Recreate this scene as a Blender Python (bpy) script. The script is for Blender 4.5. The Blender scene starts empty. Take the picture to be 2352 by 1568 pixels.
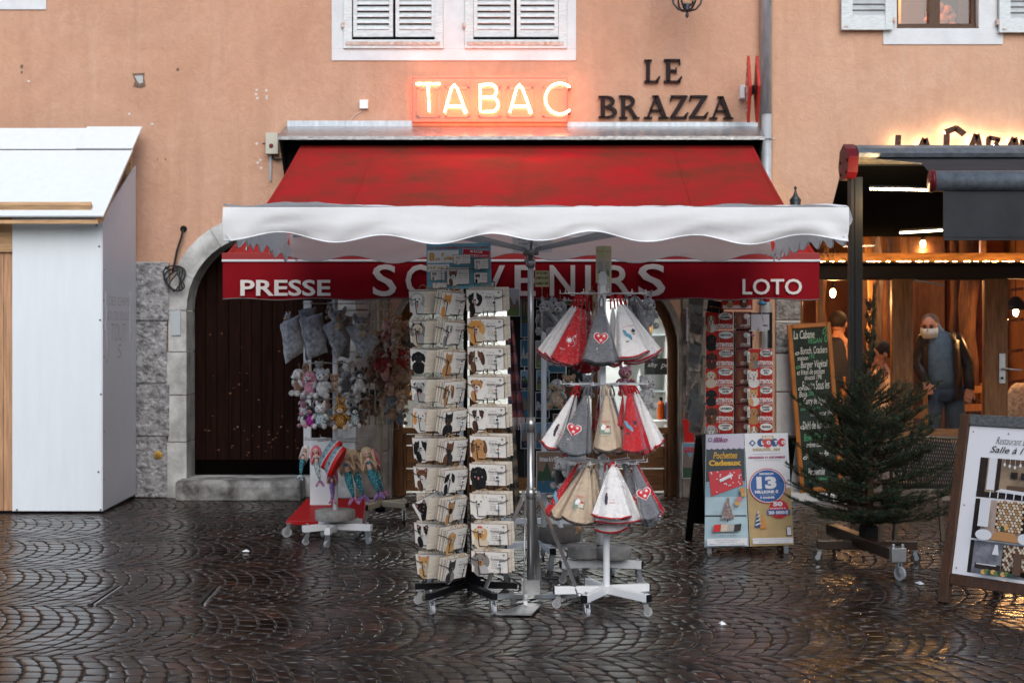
import bpy, bmesh, math, random
from mathutils import Vector, Matrix, Euler, noise as mnoise
from mathutils.geometry import tessellate_polygon
random.seed(7)
R = math.radians
scene = bpy.context.scene
col = bpy.data.collections.new("street_scene"); scene.collection.children.link(col)

# ---------------------------------------------------------------- camera, world, sun, exposure
F, CX, HY, CH = 3200.0, 1176.0, 750.0, 1.53
cam_d = bpy.data.cameras.new("camera"); cam = bpy.data.objects.new("camera", cam_d); col.objects.link(cam)
cam.location = (0, 0, CH); cam.rotation_euler = (R(90), 0, 0)
cam_d.sensor_width = 36; cam_d.lens = 36*F/2352; cam_d.shift_y = (HY-784)/2352
cam_d.clip_end = 500
cam_d.dof.use_dof = True; cam_d.dof.focus_distance = 7.7; cam_d.dof.aperture_fstop = 3.5
scene.camera = cam

world = bpy.data.worlds.new("World"); scene.world = world; world.use_nodes = True
nt = world.node_tree
sky = nt.nodes.new("ShaderNodeTexSky"); sky.sky_type = 'NISHITA'; sky.sun_disc = False
SUN_EL, SUN_ROT = 36, 174
sky.sun_elevation = R(SUN_EL); sky.sun_rotation = R(SUN_ROT); sky.altitude = 400
sky.air_density = 1.0; sky.dust_density = 3.0; sky.ozone_density = 1.0
bg = nt.nodes["Background"]; bg.inputs[1].default_value = 0.15
nt.links.new(sky.outputs[0], bg.inputs[0])
sun_d = bpy.data.lights.new("overcast_sun", 'SUN'); sun_d.energy = 1.5; sun_d.angle = R(60); sun_d.color = (0.93, 0.97, 1.0)
sun = bpy.data.objects.new("overcast_sun", sun_d); col.objects.link(sun)
sd = Vector((math.sin(R(SUN_ROT))*math.cos(R(SUN_EL)), math.cos(R(SUN_ROT))*math.cos(R(SUN_EL)), math.sin(R(SUN_EL))))
sun.rotation_euler = sd.to_track_quat('Z', 'Y').to_euler()
scene.view_settings.view_transform = 'Standard'; scene.view_settings.look = 'None'
scene.view_settings.exposure = 0.20; scene.view_settings.gamma = 1
scene.cycles.max_bounces = 7; scene.cycles.transparent_max_bounces = 24
scene.cycles.sample_clamp_indirect = 4.0; scene.cycles.use_denoising = True

# ---------------------------------------------------------------- helpers
def P(x, y, D):
    "a point at depth D seen at (x, y) of a 2352 px wide picture"
    return Vector(((x-CX)*D/F, D, CH+(HY-y)*D/F))
def PX(x, D): return (x-CX)*D/F
def PZ(y, D): return CH+(HY-y)*D/F
BASE = Matrix(((1,0,0,0),(0,0,-1,0),(0,1,0,0),(0,0,0,1)))   # local x right, y up, z towards the camera
def FR(o, yaw=0, tilt=0, roll=0):
    return Matrix.Translation(o) @ Matrix.Rotation(R(yaw),4,'Z') @ BASE @ Matrix.Rotation(R(tilt),4,'X') @ Matrix.Rotation(R(roll),4,'Z')
def TR(o, rz=0, rx=0, ry=0, s=(1,1,1)):
    return Matrix.Translation(o) @ Euler((R(rx),R(ry),R(rz))).to_matrix().to_4x4() @ Matrix.Diagonal((s[0],s[1],s[2],1))

_glyph = {}
def glyphs(s, ext=0.0, off=0.0, shear=0.0, space=1.0):
    key = (s, ext, off, shear, space)
    if key not in _glyph:
        cu = bpy.data.curves.new("lettering", 'FONT'); cu.body = s; cu.size = 1; cu.extrude = ext; cu.offset = off
        cu.shear = shear; cu.space_character = space; cu.resolution_u = 3; cu.fill_mode = 'BOTH' if ext else 'FRONT'
        o = bpy.data.objects.new("lettering", cu); scene.collection.objects.link(o)
        dg = bpy.context.evaluated_depsgraph_get(); ev = o.evaluated_get(dg); me = ev.to_mesh()
        vs = [v.co.copy() for v in me.vertices]; fs = [tuple(p.vertices) for p in me.polygons]
        ev.to_mesh_clear(); bpy.data.objects.remove(o); bpy.data.curves.remove(cu)
        xs = [v.x for v in vs]; ys = [v.y for v in vs]
        _glyph[key] = (vs, fs, min(xs), min(ys), max(xs), max(ys))
    return _glyph[key]

class MB:
    def __init__(s): s.v=[]; s.f=[]; s.m=[]; s.sm=[]; s.mats=[]; s.M=Matrix(); s.z=0.0
    def mi(s, mat):
        if mat not in s.mats: s.mats.append(mat)
        return s.mats.index(mat)
    def add(s, vs, fs, mat, smooth=False):
        b = len(s.v); i = s.mi(mat)
        s.v += [s.M @ Vector(v) for v in vs]
        for f in fs: s.f.append(tuple(b+k for k in f)); s.m.append(i); s.sm.append(smooth)
        return s
    def box(s, c, d, mat, M=None, taper=1.0):
        x,y,z = d[0]/2,d[1]/2,d[2]/2; vs=[]
        for sz in (-1,1):
            k = taper if sz>0 else 1
            for sx,sy in ((-1,-1),(1,-1),(1,1),(-1,1)): vs.append(Vector((sx*x*k, sy*y*k, sz*z)))
        if M is not None: vs = [M @ v for v in vs]
        vs = [v+Vector(c) for v in vs]
        return s.add(vs, [(3,2,1,0),(4,5,6,7),(0,1,5,4),(1,2,6,5),(2,3,7,6),(3,0,4,7)], mat)
    def b2(s, a, b, mat):
        "box from two corners"
        a=Vector(a); b=Vector(b); return s.box((a+b)/2, [abs(k) for k in (b-a)], mat)
    def bar(s, p, q, w, h, mat, up=(0,0,1)):
        "rectangular bar from p to q: w across, h along up"
        p=Vector(p); q=Vector(q); d=(q-p); L=d.length; d.normalize(); up=Vector(up)
        sx = d.cross(up)
        if sx.length<1e-5: sx = d.cross(Vector((0,1,0)))
        sx.normalize(); u = sx.cross(d)
        M = Matrix((sx, d, u)).transposed()
        return s.box((p+q)/2, (w, L, h), mat, M)
    def tube(s, pts, r, mat, n=8, close=False, smooth=True, cap=True):
        pts=[Vector(p) for p in pts]; N=len(pts); rs = r if isinstance(r,(list,tuple)) else [r]*N
        vs=[]; fs=[]; ref=None
        for i,p in enumerate(pts):
            if close: t=pts[(i+1)%N]-pts[i-1]
            else: t=pts[min(i+1,N-1)]-pts[max(i-1,0)]
            t.normalize()
            if ref is None: ref = Vector((0,0,1)) if abs(t.z)<.9 else Vector((0,1,0))
            a=t.cross(ref)
            if a.length<1e-5: a=t.cross(Vector((1,0,.01)))
            a.normalize(); b=a.cross(t); ref=b
            for k in range(n):
                an=2*math.pi*k/n; vs.append(p+a*math.cos(an)*rs[i]+b*math.sin(an)*rs[i])
        for i in range(N if close else N-1):
            j=(i+1)%N
            for k in range(n): l=(k+1)%n; fs.append((i*n+k,i*n+l,j*n+l,j*n+k))
        if cap and not close: fs.append(tuple(range(n-1,-1,-1))); fs.append(tuple((N-1)*n+k for k in range(n)))
        return s.add(vs, fs, mat, smooth)
    def cyl(s, p, q, r, mat, n=12, r2=None, smooth=True): return s.tube([p,q],[r, r if r2 is None else r2],mat,n,smooth=smooth)
    def lathe(s, c, prof, mat, n=24, smooth=True):
        "prof: list of (r, z)"
        vs=[]; fs=[]; c=Vector(c)
        for r,z in prof:
            for k in range(n): a=2*math.pi*k/n; vs.append(c+Vector((r*math.cos(a), r*math.sin(a), z)))
        for i in range(len(prof)-1):
            for k in range(n): l=(k+1)%n; fs.append((i*n+k,i*n+l,(i+1)*n+l,(i+1)*n+k))
        fs.append(tuple(range(n-1,-1,-1))); fs.append(tuple((len(prof)-1)*n+k for k in range(n)))
        return s.add(vs, fs, mat, smooth)
    def ell(s, c, r, mat, rot=None, n=10, m=7, rough=0.0):
        vs=[(0,0,1)]; fs=[]
        for i in range(1,m):
            t=math.pi*i/m
            for k in range(n): a=2*math.pi*k/n; vs.append((math.sin(t)*math.cos(a), math.sin(t)*math.sin(a), math.cos(t)))
        vs.append((0,0,-1)); L=len(vs)-1
        for k in range(n): l=(k+1)%n; fs.append((0,1+k,1+l)); fs.append((L,1+(m-2)*n+l,1+(m-2)*n+k))
        for i in range(m-2):
            for k in range(n): l=(k+1)%n; fs.append((1+i*n+k,1+(i+1)*n+k,1+(i+1)*n+l,1+i*n+l))
        if not isinstance(r,(tuple,list)): r=(r,r,r)
        Rm = Euler([R(a) for a in rot]).to_matrix() if rot else Matrix.Identity(3)
        out=[]
        for v in vs:
            k=1+random.uniform(-rough,rough)
            out.append(Rm @ Vector((v[0]*r[0]*k,v[1]*r[1]*k,v[2]*r[2]*k)) + Vector(c))
        return s.add(out, fs, mat, True)
    def prism(s, pts, z0, z1, mat, smooth=False):
        "closed polygon (x,y) extruded z0..z1 in the local frame"
        n=len(pts); vs=[(p[0],p[1],z0) for p in pts]+[(p[0],p[1],z1) for p in pts]
        tri = tessellate_polygon([[Vector((p[0],p[1],0)) for p in pts]])
        fs=[(n+a,n+b,n+c) for a,b,c in tri]+[(c,b,a) for a,b,c in tri]
        s.add(vs, fs, mat)
        return s.add(vs, [(i,(i+1)%n,n+(i+1)%n,n+i) for i in range(n)], mat, smooth)
    def pg(s, pts, mat, z=None):
        if z is None: s.z+=.0005; z=s.z
        n=len(pts); tri = tessellate_polygon([[Vector((p[0],p[1],0)) for p in pts]])
        fs=[]
        for a,b,c in tri:
            A,B,Cc=[Vector(pts[k]) for k in (a,b,c)]
            cr=(B-A).x*(Cc-A).y-(B-A).y*(Cc-A).x
            fs.append((a,b,c) if cr>0 else (c,b,a))
        return s.add([(p[0],p[1],z) for p in pts], fs, mat)
    def rc(s, x0, y0, x1, y1, mat, z=None): return s.pg([(x0,y0),(x1,y0),(x1,y1),(x0,y1)], mat, z)
    def el(s, cx, cy, rx, ry, mat, rot=0, z=None, n=14, a0=0, a1=360):
        ca,sa=math.cos(R(rot)),math.sin(R(rot)); pts=[]
        full = (a1-a0)>=360; N = n if full else n+1
        for k in range(N):
            a=R(a0+(a1-a0)*k/n); x=rx*math.cos(a); y=ry*math.sin(a); pts.append((cx+x*ca-y*sa, cy+x*sa+y*ca))
        return s.pg(pts, mat, z)
    def tx(s, t, x0, y0, h, mat, w=None, bold=0.0, shear=0, ext=0, z=None, space=1.0, center=False):
        "text with its lower left corner at x0,y0, letter height h and (if given) width w"
        vs,fs,a,b,c,d = glyphs(t, 1.0 if ext else 0.0, bold, shear, space)
        ky=h/(d-b); kx = ky if w is None else w/(c-a)
        if center: x0 -= (c-a)*kx/2
        if z is None: s.z+=.0005; z=s.z
        return s.add([((v.x-a)*kx+x0,(v.y-b)*ky+y0, z+v.z*ext) for v in vs], fs, mat)

ORG = {}
def tag(o, label=None, cat=None, group=None, kind=None):
    if label: o["label"]=label
    if cat: o["category"]=cat
    if group: o["group"]=group
    if kind: o["kind"]=kind
    return o
def empty(name, loc, label=None, cat=None, group=None, rz=0):
    o=bpy.data.objects.new(name,None); o.empty_display_size=.1; col.objects.link(o)
    o.location=loc; o.rotation_euler=(0,0,R(rz)); ORG[o.name]=Vector(loc)
    return tag(o,label,cat,group)
def subthing(o,parent):
    for k in ('label','category','group'):
        if k in o: del o[k]
    o.parent=parent; o.location=ORG[o.name]-ORG[parent.name]
def build(mb, name, parent=None, loc=None, local=False, bevel=0, label=None, cat=None, group=None, kind=None, weld=False):
    org = Vector((0,0,0))
    if not local: org = ORG[parent.name] if parent is not None else Vector(loc or (0,0,0))
    me=bpy.data.meshes.new(name)
    me.from_pydata([v-org for v in mb.v],[],mb.f); me.update()
    for m in mb.mats: me.materials.append(m)
    me.polygons.foreach_set("material_index", mb.m); me.polygons.foreach_set("use_smooth", mb.sm)
    o=bpy.data.objects.new(name,me); col.objects.link(o)
    if parent is not None: o.parent=parent
    elif not local: o.location=org
    elif loc is not None: o.location=loc
    ORG[o.name]=org
    if bevel:
        b=o.modifiers.new("bevel",'BEVEL'); b.width=bevel; b.segments=2; b.limit_method='ANGLE'; b.angle_limit=R(40)
    return tag(o,label,cat,group,kind)
def copy_tree(o, parent=None):
    c=o.copy(); col.objects.link(c); ORG[c.name]=ORG[o.name]
    if parent is not None: c.parent=parent
    for ch in list(o.children): copy_tree(ch,c)
    return c

# ---------------------------------------------------------------- materials
_m={}
def mat(name, c=(.5,.5,.5), rough=.5, metal=0, var=0, vs=8, bump=0, bs=60, coat=0, emit=None, es=0, spec=.25, stretch=None, c2=None, transl=0, rvar=0, sheen=0):
    if name in _m: return _m[name]
    m=bpy.data.materials.new(name); m.use_nodes=True; t=m.node_tree; N=t.nodes; L=t.links
    b=N["Principled BSDF"]; b.inputs["Base Color"].default_value=(*c,1); b.inputs["Roughness"].default_value=rough
    b.inputs["Metallic"].default_value=metal; b.inputs["Coat Weight"].default_value=coat; b.inputs["Coat Roughness"].default_value=.1
    b.inputs["Specular IOR Level"].default_value=spec; b.inputs["Sheen Weight"].default_value=sheen
    if emit: b.inputs["Emission Color"].default_value=(*emit,1); b.inputs["Emission Strength"].default_value=es
    if var or bump or rvar:
        tc=N.new("ShaderNodeTexCoord"); mp=N.new("ShaderNodeMapping"); L.new(tc.outputs["Object"],mp.inputs[0])
        if stretch: mp.inputs["Scale"].default_value=stretch
    if var or rvar:
        n=N.new("ShaderNodeTexNoise"); n.inputs["Scale"].default_value=vs; n.inputs["Detail"].default_value=5; n.inputs["Roughness"].default_value=.62; L.new(mp.outputs[0],n.inputs[0])
        mr=N.new("ShaderNodeMapRange"); mr.inputs[1].default_value=.32; mr.inputs[2].default_value=.68; L.new(n.outputs[0],mr.inputs[0])
    if var:
        mx=N.new("ShaderNodeMix"); mx.data_type='RGBA'; L.new(mr.outputs[0],mx.inputs[0])
        a=c2 if c2 else tuple(k*(1-var) for k in c); d=tuple(min(1,k*(1+var*.6)) for k in c)
        mx.inputs[6].default_value=(*a,1); mx.inputs[7].default_value=(*d,1); L.new(mx.outputs[2],b.inputs["Base Color"])
    if rvar:
        m2=N.new("ShaderNodeMapRange"); m2.inputs[3].default_value=max(0,rough-rvar); m2.inputs[4].default_value=min(1,rough+rvar); L.new(mr.outputs[0],m2.inputs[0]); L.new(m2.outputs[0],b.inputs["Roughness"])
    if bump:
        n2=N.new("ShaderNodeTexNoise"); n2.inputs["Scale"].default_value=bs; n2.inputs["Detail"].default_value=4; L.new(mp.outputs[0],n2.inputs[0])
        bp=N.new("ShaderNodeBump"); bp.inputs["Strength"].default_value=bump; bp.inputs["Distance"].default_value=.01; L.new(n2.outputs[0],bp.inputs["Height"]); L.new(bp.outputs[0],b.inputs["Normal"])
    if transl:
        tl=N.new("ShaderNodeBsdfTranslucent"); tl.inputs[0].default_value=(*c,1); ms=N.new("ShaderNodeMixShader"); ms.inputs[0].default_value=transl
        L.new(b.outputs[0],ms.inputs[1]); L.new(tl.outputs[0],ms.inputs[2]); L.new(ms.outputs[0],N["Material Output"].inputs[0])
    _m[name]=m; return m
def filmmat(name, tint=(1,1,1), rough=.05, base=.08, fac=1.0, bump=0, bs=20, ior=1.5):
    "clear sheet: transparent with a glossy skin"
    if name in _m: return _m[name]
    m=bpy.data.materials.new(name); m.use_nodes=True; t=m.node_tree; N=t.nodes; L=t.links; N.remove(N["Principled BSDF"])
    tr=N.new("ShaderNodeBsdfTransparent"); tr.inputs[0].default_value=(*tint,1)
    gl=N.new("ShaderNodeBsdfGlossy"); gl.inputs["Roughness"].default_value=rough
    fr=N.new("ShaderNodeFresnel"); fr.inputs[0].default_value=ior
    ma=N.new("ShaderNodeMath"); ma.operation='MULTIPLY_ADD'; ma.inputs[1].default_value=fac; ma.inputs[2].default_value=base; ma.use_clamp=True
    ms=N.new("ShaderNodeMixShader"); L.new(fr.outputs[0],ma.inputs[0]); L.new(ma.outputs[0],ms.inputs[0])
    L.new(tr.outputs[0],ms.inputs[1]); L.new(gl.outputs[0],ms.inputs[2]); L.new(ms.outputs[0],N["Material Output"].inputs[0])
    if bump:
        tc=N.new("ShaderNodeTexCoord"); n2=N.new("ShaderNodeTexNoise"); n2.inputs["Scale"].default_value=bs; n2.inputs["Detail"].default_value=3; L.new(tc.outputs["Object"],n2.inputs[0])
        bp=N.new("ShaderNodeBump"); bp.inputs["Strength"].default_value=bump; bp.inputs["Distance"].default_value=.02; L.new(n2.outputs[0],bp.inputs["Height"])
        L.new(bp.outputs[0],gl.inputs["Normal"]); L.new(bp.outputs[0],fr.inputs["Normal"])
    _m[name]=m; return m

def plaster_mat(name, base, dark, pale):
    m=bpy.data.materials.new(name); m.use_nodes=True; t=m.node_tree; N=t.nodes; L=t.links; b=N["Principled BSDF"]; b.inputs["Roughness"].default_value=.9
    tc=N.new("ShaderNodeTexCoord")
    def noi(scale, stretch=(1,1,1), det=6, lo=.35, hi=.65, dist=0.0):
        mp=N.new("ShaderNodeMapping"); mp.inputs["Scale"].default_value=stretch; L.new(tc.outputs["Object"],mp.inputs[0])
        n=N.new("ShaderNodeTexNoise"); n.inputs["Scale"].default_value=scale; n.inputs["Detail"].default_value=det; n.inputs["Roughness"].default_value=.6; n.inputs["Distortion"].default_value=dist; L.new(mp.outputs[0],n.inputs[0])
        r=N.new("ShaderNodeMapRange"); r.inputs[1].default_value=lo; r.inputs[2].default_value=hi; L.new(n.outputs[0],r.inputs[0]); return r.outputs[0], n.outputs[0]
    def mix(f, a, bb):
        x=N.new("ShaderNodeMix"); x.data_type='RGBA'; L.new(f,x.inputs[0])
        for i,v in ((6,a),(7,bb)):
            if isinstance(v,tuple): x.inputs[i].default_value=(*v,1)
            else: L.new(v,x.inputs[i])
        return x.outputs[2]
    def scale(f,k):
        x=N.new("ShaderNodeMath"); x.operation='MULTIPLY'; x.inputs[1].default_value=k; L.new(f,x.inputs[0]); return x.outputs[0]
    big,_=noi(.55,dist=1.2); c=mix(scale(big,.8), base, pale)
    sw,_=noi(6,dist=2.5); c=mix(scale(sw,.26), c, dark)
    st,_=noi(1.6,(3.5,1,.35),lo=.5,hi=.75); c=mix(scale(st,.42), c, dark); lg,_=noi(.9,dist=1.6,lo=.45,hi=.72); c=mix(scale(lg,.38), c, dark)
    sp,_=noi(1.1,(5,1,.25),lo=.58,hi=.75); c=mix(scale(sp,.25), c, (.62,.50,.46))
    fn,raw=noi(70,lo=.3,hi=.7); c=mix(scale(fn,.16), c, dark)
    L.new(c,b.inputs["Base Color"])
    _,r1=noi(45,det=5,dist=1.0); _,r2=noi(9,det=3,dist=2.0)
    ad=N.new("ShaderNodeMath"); ad.operation='MULTIPLY_ADD'; ad.inputs[1].default_value=2.2; L.new(r2,ad.inputs[0]); L.new(r1,ad.inputs[2])
    bp=N.new("ShaderNodeBump"); bp.inputs["Strength"].default_value=.35; bp.inputs["Distance"].default_value=.012; L.new(ad.outputs[0],bp.inputs["Height"]); L.new(bp.outputs[0],b.inputs["Normal"])
    _m[name]=m; return m
plaster = plaster_mat("orange_plaster",(.55,.315,.205),(.36,.19,.12),(.58,.36,.26))
plaster_b = plaster_mat("pale_orange_plaster",(.60,.36,.235),(.42,.23,.15),(.63,.41,.30))

def cobble_mat():
    m=bpy.data.materials.new("wet_cobble"); m.use_nodes=True; t=m.node_tree; N=t.nodes; L=t.links; b=N["Principled BSDF"]
    g=N.new("ShaderNodeNewGeometry"); cr=N.new("ShaderNodeValToRGB"); L.new(g.outputs["Random Per Island"],cr.inputs[0])
    E=cr.color_ramp.elements; E[0].position=0; E[0].color=(.010,.007,.006,1); E[1].position=1; E[1].color=(.045,.040,.035,1)
    for p,c in ((.3,(.022,.012,.007)),(.5,(.017,.012,.009)),(.7,(.034,.016,.008)),(.8,(.020,.016,.013)),(.93,(.060,.024,.014))):
        e=E.new(p); e.color=(*c,1)
    tc=N.new("ShaderNodeTexCoord"); n=N.new("ShaderNodeTexNoise"); n.inputs["Scale"].default_value=24; n.inputs["Detail"].default_value=5; L.new(tc.outputs["Object"],n.inputs[0])
    mx=N.new("ShaderNodeMix"); mx.data_type='RGBA'; mx.blend_type='MULTIPLY'; mx.inputs[0].default_value=.8; L.new(cr.outputs[0],mx.inputs[6])
    r=N.new("ShaderNodeMapRange"); r.inputs[1].default_value=.3; r.inputs[2].default_value=.7; r.inputs[3].default_value=.35; r.inputs[4].default_value=1.2; L.new(n.outputs[0],r.inputs[0]); L.new(r.outputs[0],mx.inputs[7])
    L.new(mx.outputs[2],b.inputs["Base Color"])
    n3=N.new("ShaderNodeTexNoise"); n3.inputs["Scale"].default_value=3; n3.inputs["Detail"].default_value=4; L.new(tc.outputs["Object"],n3.inputs[0])
    rr=N.new("ShaderNodeMapRange"); rr.inputs[1].default_value=.35; rr.inputs[2].default_value=.65; rr.inputs[3].default_value=.13; rr.inputs[4].default_value=.30; L.new(n3.outputs[0],rr.inputs[0]); L.new(rr.outputs[0],b.inputs["Roughness"])
    b.inputs["Specular IOR Level"].default_value=.5
    n2=N.new("ShaderNodeTexNoise"); n2.inputs["Scale"].default_value=85; n2.inputs["Detail"].default_value=5; n2.inputs["Roughness"].default_value=.65; L.new(tc.outputs["Object"],n2.inputs[0])
    bp=N.new("ShaderNodeBump"); bp.inputs["Strength"].default_value=.28; bp.inputs["Distance"].default_value=.003; L.new(n2.outputs[0],bp.inputs["Height"]); L.new(bp.outputs[0],b.inputs["Normal"])
    return m
grout = mat("wet_sand_joint",(.050,.043,.036),.65,var=.5,vs=60,bump=.8,bs=220)
white_paint = mat("white_painted_metal",(.78,.80,.81),.35,var=.06,vs=5)
black_metal = mat("black_metal",(.008,.008,.009),.45,spec=.15)
black_wire = mat("black_wire",(.02,.02,.022),.35)
zinc = mat("zinc",(.42,.47,.52),.42,metal=.5,var=.25,vs=6,stretch=(4,1,1))
steel = mat("galvanised_steel",(.52,.53,.54),.33,metal=.9,var=.15,vs=14)
rubber = mat("dark_rubber",(.03,.03,.032),.5)
wheel_grey = mat("grey_caster_tyre",(.33,.34,.36),.4)
concrete = mat("cast_concrete",(.30,.29,.27),.85,var=.35,vs=14,bump=.5,bs=50)
black_void = mat("unlit_black",(.006,.006,.006),.9)  # flat black for shade: under the hood, behind louvres, in the cable hole
glass = filmmat("window_glass",(.95,.97,.96),.02,.03,.9)
glass_w = filmmat("restaurant_glass",(.97,.95,.92),.03,.015,.7)

# ---------------------------------------------------------------- ground
def ground():
    mb=MB(); mb.add([(-60,-40,-.0065),(60,-40,-.0065),(60,14,-.0065),(-60,14,-.0065)],[(0,1,2,3)],grout)
    build(mb,"ground",kind="structure")
    band=1.16; sp=.093; rise=.21; nj=10; rnd=random.Random(3); mb=MB(); cm=cobble_mat(); mi=mb.mi(cm); V=mb.v; Fc=mb.f
    for b in range(9):
        y0=3.0+b*band; ph=rnd.uniform(0,sp); tilt=rnd.uniform(-.05,.05)
        Y=y0+band/2
        xr=max(3.4, Y*.44+1.2)
        nk=int(2*xr/sp)
        def pt(k,v):
            v=min(max(v,0),1)
            return (-xr+ph+k*sp+rise*(1-(2*v-1)**2)-.2+.012*math.sin(k*1.7+v*5)+tilt*v, y0+v*band)
        for k in range(nk):
            off=.5*(k%2)+rnd.uniform(-.12,.12)
            vs=[0]+[(j+off)/nj for j in range(1 if off<.25 else 0,nj) if 0.03<(j+off)/nj<.97]+[1]
            vs=[vs[0]]+[v+rnd.uniform(-.012,.012) for v in vs[1:-1]]+[1]
            for v0,v1 in zip(vs[:-1],vs[1:]):
                if v1-v0<.03: continue
                c=[pt(k,v0),pt(k+1,v0),pt(k+1,v1),pt(k,v1)]
                mx=sum(p[0] for p in c)/4; my=sum(p[1] for p in c)/4
                tx,ty=rnd.gauss(0,.007),rnd.gauss(0,.009); h=rnd.gauss(0,.0010)
                i0=len(V)
                cj=[(p[0]+rnd.uniform(-.004,.004),p[1]+rnd.uniform(-.004,.004)) for p in c]
                # eight-sided outline: corners cut
                ol=[]
                for q in range(4):
                    a=cj[q]; pr=cj[q-1]; nx=cj[(q+1)%4]; cut=.14
                    ol.append((a[0]+(pr[0]-a[0])*cut,a[1]+(pr[1]-a[1])*cut)); ol.append((a[0]+(nx[0]-a[0])*cut,a[1]+(nx[1]-a[1])*cut))
                g=rnd.uniform(.0025,.005)
                for ins,z in ((g,-.018),(g+.001,-.0020),(g+.009,-.0004),(g+.020,.0)):
                    for p in ol:
                        dx,dy=mx-p[0],my-p[1]; d=math.hypot(dx,dy) or 1; q=min(.8,ins/d)
                        x=p[0]+dx*q; y=p[1]+dy*q
                        V.append(Vector((x,y,z+h+(x-mx)*tx+(y-my)*ty)))
                for rr in range(3):
                    for e in range(8):
                        e2=(e+1)%8; Fc.append((i0+rr*8+e,i0+rr*8+e2,i0+rr*8+8+e2,i0+rr*8+8+e)); mb.m.append(mi); mb.sm.append(True)
                Fc.append(tuple(i0+24+e for e in range(8))); mb.m.append(mi); mb.sm.append(True)
    build(mb,"cobblestone_paving",kind="structure")
    # inspection cover set into the paving and its steel rims
    for nm,(xa,ya),(xb,yb),lb in (("paving_cover_rim",(205,1390),(268,1348),"thin steel edge of the paved cover nearer the white kiosk"),("paving_cover_rim",(458,1388),(495,1348),"thin steel edge of the paved cover farther from the white kiosk")):
        D1=F*CH/(ya-HY); D2=F*CH/(yb-HY); a=P(xa,ya,D1); b2=P(xb,yb,D2); m2=MB(); m2.bar(a+Vector((0,0,.002)),b2+Vector((0,0,.002)),.022,.02,mat("rim_steel",(.05,.05,.05),.35,metal=.6))
        m2.bar(a+Vector((.03,0,.001)),b2+Vector((.03,0,.001)),.012,.016,steel)
        build(m2,nm,loc=a,label=lb,cat="cover rim",group="steel rims of the paved inspection cover")
ground()
# ---------------------------------------------------------------- the two house fronts
WD=12.5                                  # distance of the house fronts
WF=FR((0,WD,CH))                         # frame on the wall: x right, y up from eye level, z towards the street
def wx(x): return (x-CX)*WD/F
def wy(y): return (HY-y)*WD/F
GZ=-CH                                   # street level in that frame
trim = mat("white_lime_trim",(.66,.69,.72),.85,var=.12,vs=4,bump=.25,bs=40)
shut = mat("white_shutter_paint",(.62,.67,.69),.6,var=.18,vs=18,stretch=(1,1,4),bump=.1,bs=40)
shut_g = mat("grey_shutter_slat",(.40,.43,.45),.6,var=.15,vs=12)
rust = mat("rusty_iron",(.32,.17,.11),.8,var=.6,vs=30,c2=(.6,.58,.56))
stone = mat("pale_stone",(.50,.51,.51),.85,var=.4,vs=4,bump=.5,bs=30,c2=(.24,.24,.23))
stone_r = mat("rough_grey_stone",(.40,.40,.41),.9,var=.5,vs=16,bump=1.0,bs=30,c2=(.15,.15,.155))
for n_ in stone_r.node_tree.nodes:
    if n_.type=="BUMP": n_.inputs["Distance"].default_value=.05
stone_d = mat("brown_grey_stone",(.24,.20,.17),.88,var=.45,vs=6,bump=.6,bs=30)
stone_w = mat("white_washed_stone",(.60,.60,.60),.85,var=.15,vs=6,bump=.3,bs=25)
plank = mat("dark_brown_plank",(.014,.0055,.004),.8,spec=.06,var=.5,vs=5,stretch=(6,6,.6),bump=.2,bs=40)
plank_gap = mat("plank_gap",(.003,.002,.002),.9,spec=.0)
oak = mat("varnished_oak",(.24,.105,.038),.42,var=.45,vs=5,stretch=(1.2,1.2,9),bump=.15,bs=30,coat=.2)
oak_v = mat("varnished_oak_upright",(.20,.085,.03),.42,var=.45,vs=5,stretch=(9,9,1.0),bump=.15,bs=30,coat=.2)
walnut = mat("dark_window_wood",(.075,.035,.018),.4,var=.3,vs=6,stretch=(8,8,1))

def arch_pts(x0,x1,ys,top,yb,n=22,e=1.0):
    "outline (closed) of an arched opening in the wall frame"
    cx=(x0+x1)/2; rx=(x1-x0)/2; ry=top-ys
    pts=[(x0,yb)]+[(cx-rx*math.cos(math.pi*k/n), ys+ry*math.sin(math.pi*k/n)) for k in range(n+1)]+[(x1,yb)]
    return pts
D_IN=arch_pts(wx(430),wx(772),wy(712),wy(540),GZ)              # old plank door
S_IN=arch_pts(wx(900),wx(1560),wy(800),wy(560),GZ,n=30)        # shop front
def holed(mb, outer, holes, m, z=0.0):
    loops=[[Vector((p[0],p[1],0)) for p in outer]]+[[Vector((p[0],p[1],0)) for p in h] for h in holes]
    flat=[v for l in loops for v in l]; tri=tessellate_polygon(loops); fs=[]
    for a,b,c in tri:
        A,B,Cc=flat[a],flat[b],flat[c]
        fs.append((a,b,c) if (B-A).cross(Cc-A).z>0 else (c,b,a))
    mb.add([(v.x,v.y,z) for v in flat],fs,m)
def reveal(mb, pts, z0, z1, m, smooth=False, close=False):
    n=len(pts); vs=[(p[0],p[1],z0) for p in pts]+[(p[0],p[1],z1) for p in pts]
    mb.add(vs,[(i,(i+1)%n,n+(i+1)%n,n+i) for i in range(n if close else n-1)],m,smooth)
def rectp(x0,y0,x1,y1): return [(x0,y0),(x1,y0),(x1,y1),(x0,y1)]
XS=wx(1776); TOP=5.6
W1=rectp(wx(806),wy(92),wx(1004),4.2); W2=rectp(wx(1084),wy(92),wx(1286),4.2)
houseA=empty("town_house",(0,WD,0),"orange plastered house with the red awning, the arched plank door and closed white shutters","building")
mb=MB(); mb.M=WF
holed(mb,rectp(-9.5,GZ-.05,XS,TOP),[D_IN,S_IN,W1,W2],plaster)
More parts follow.
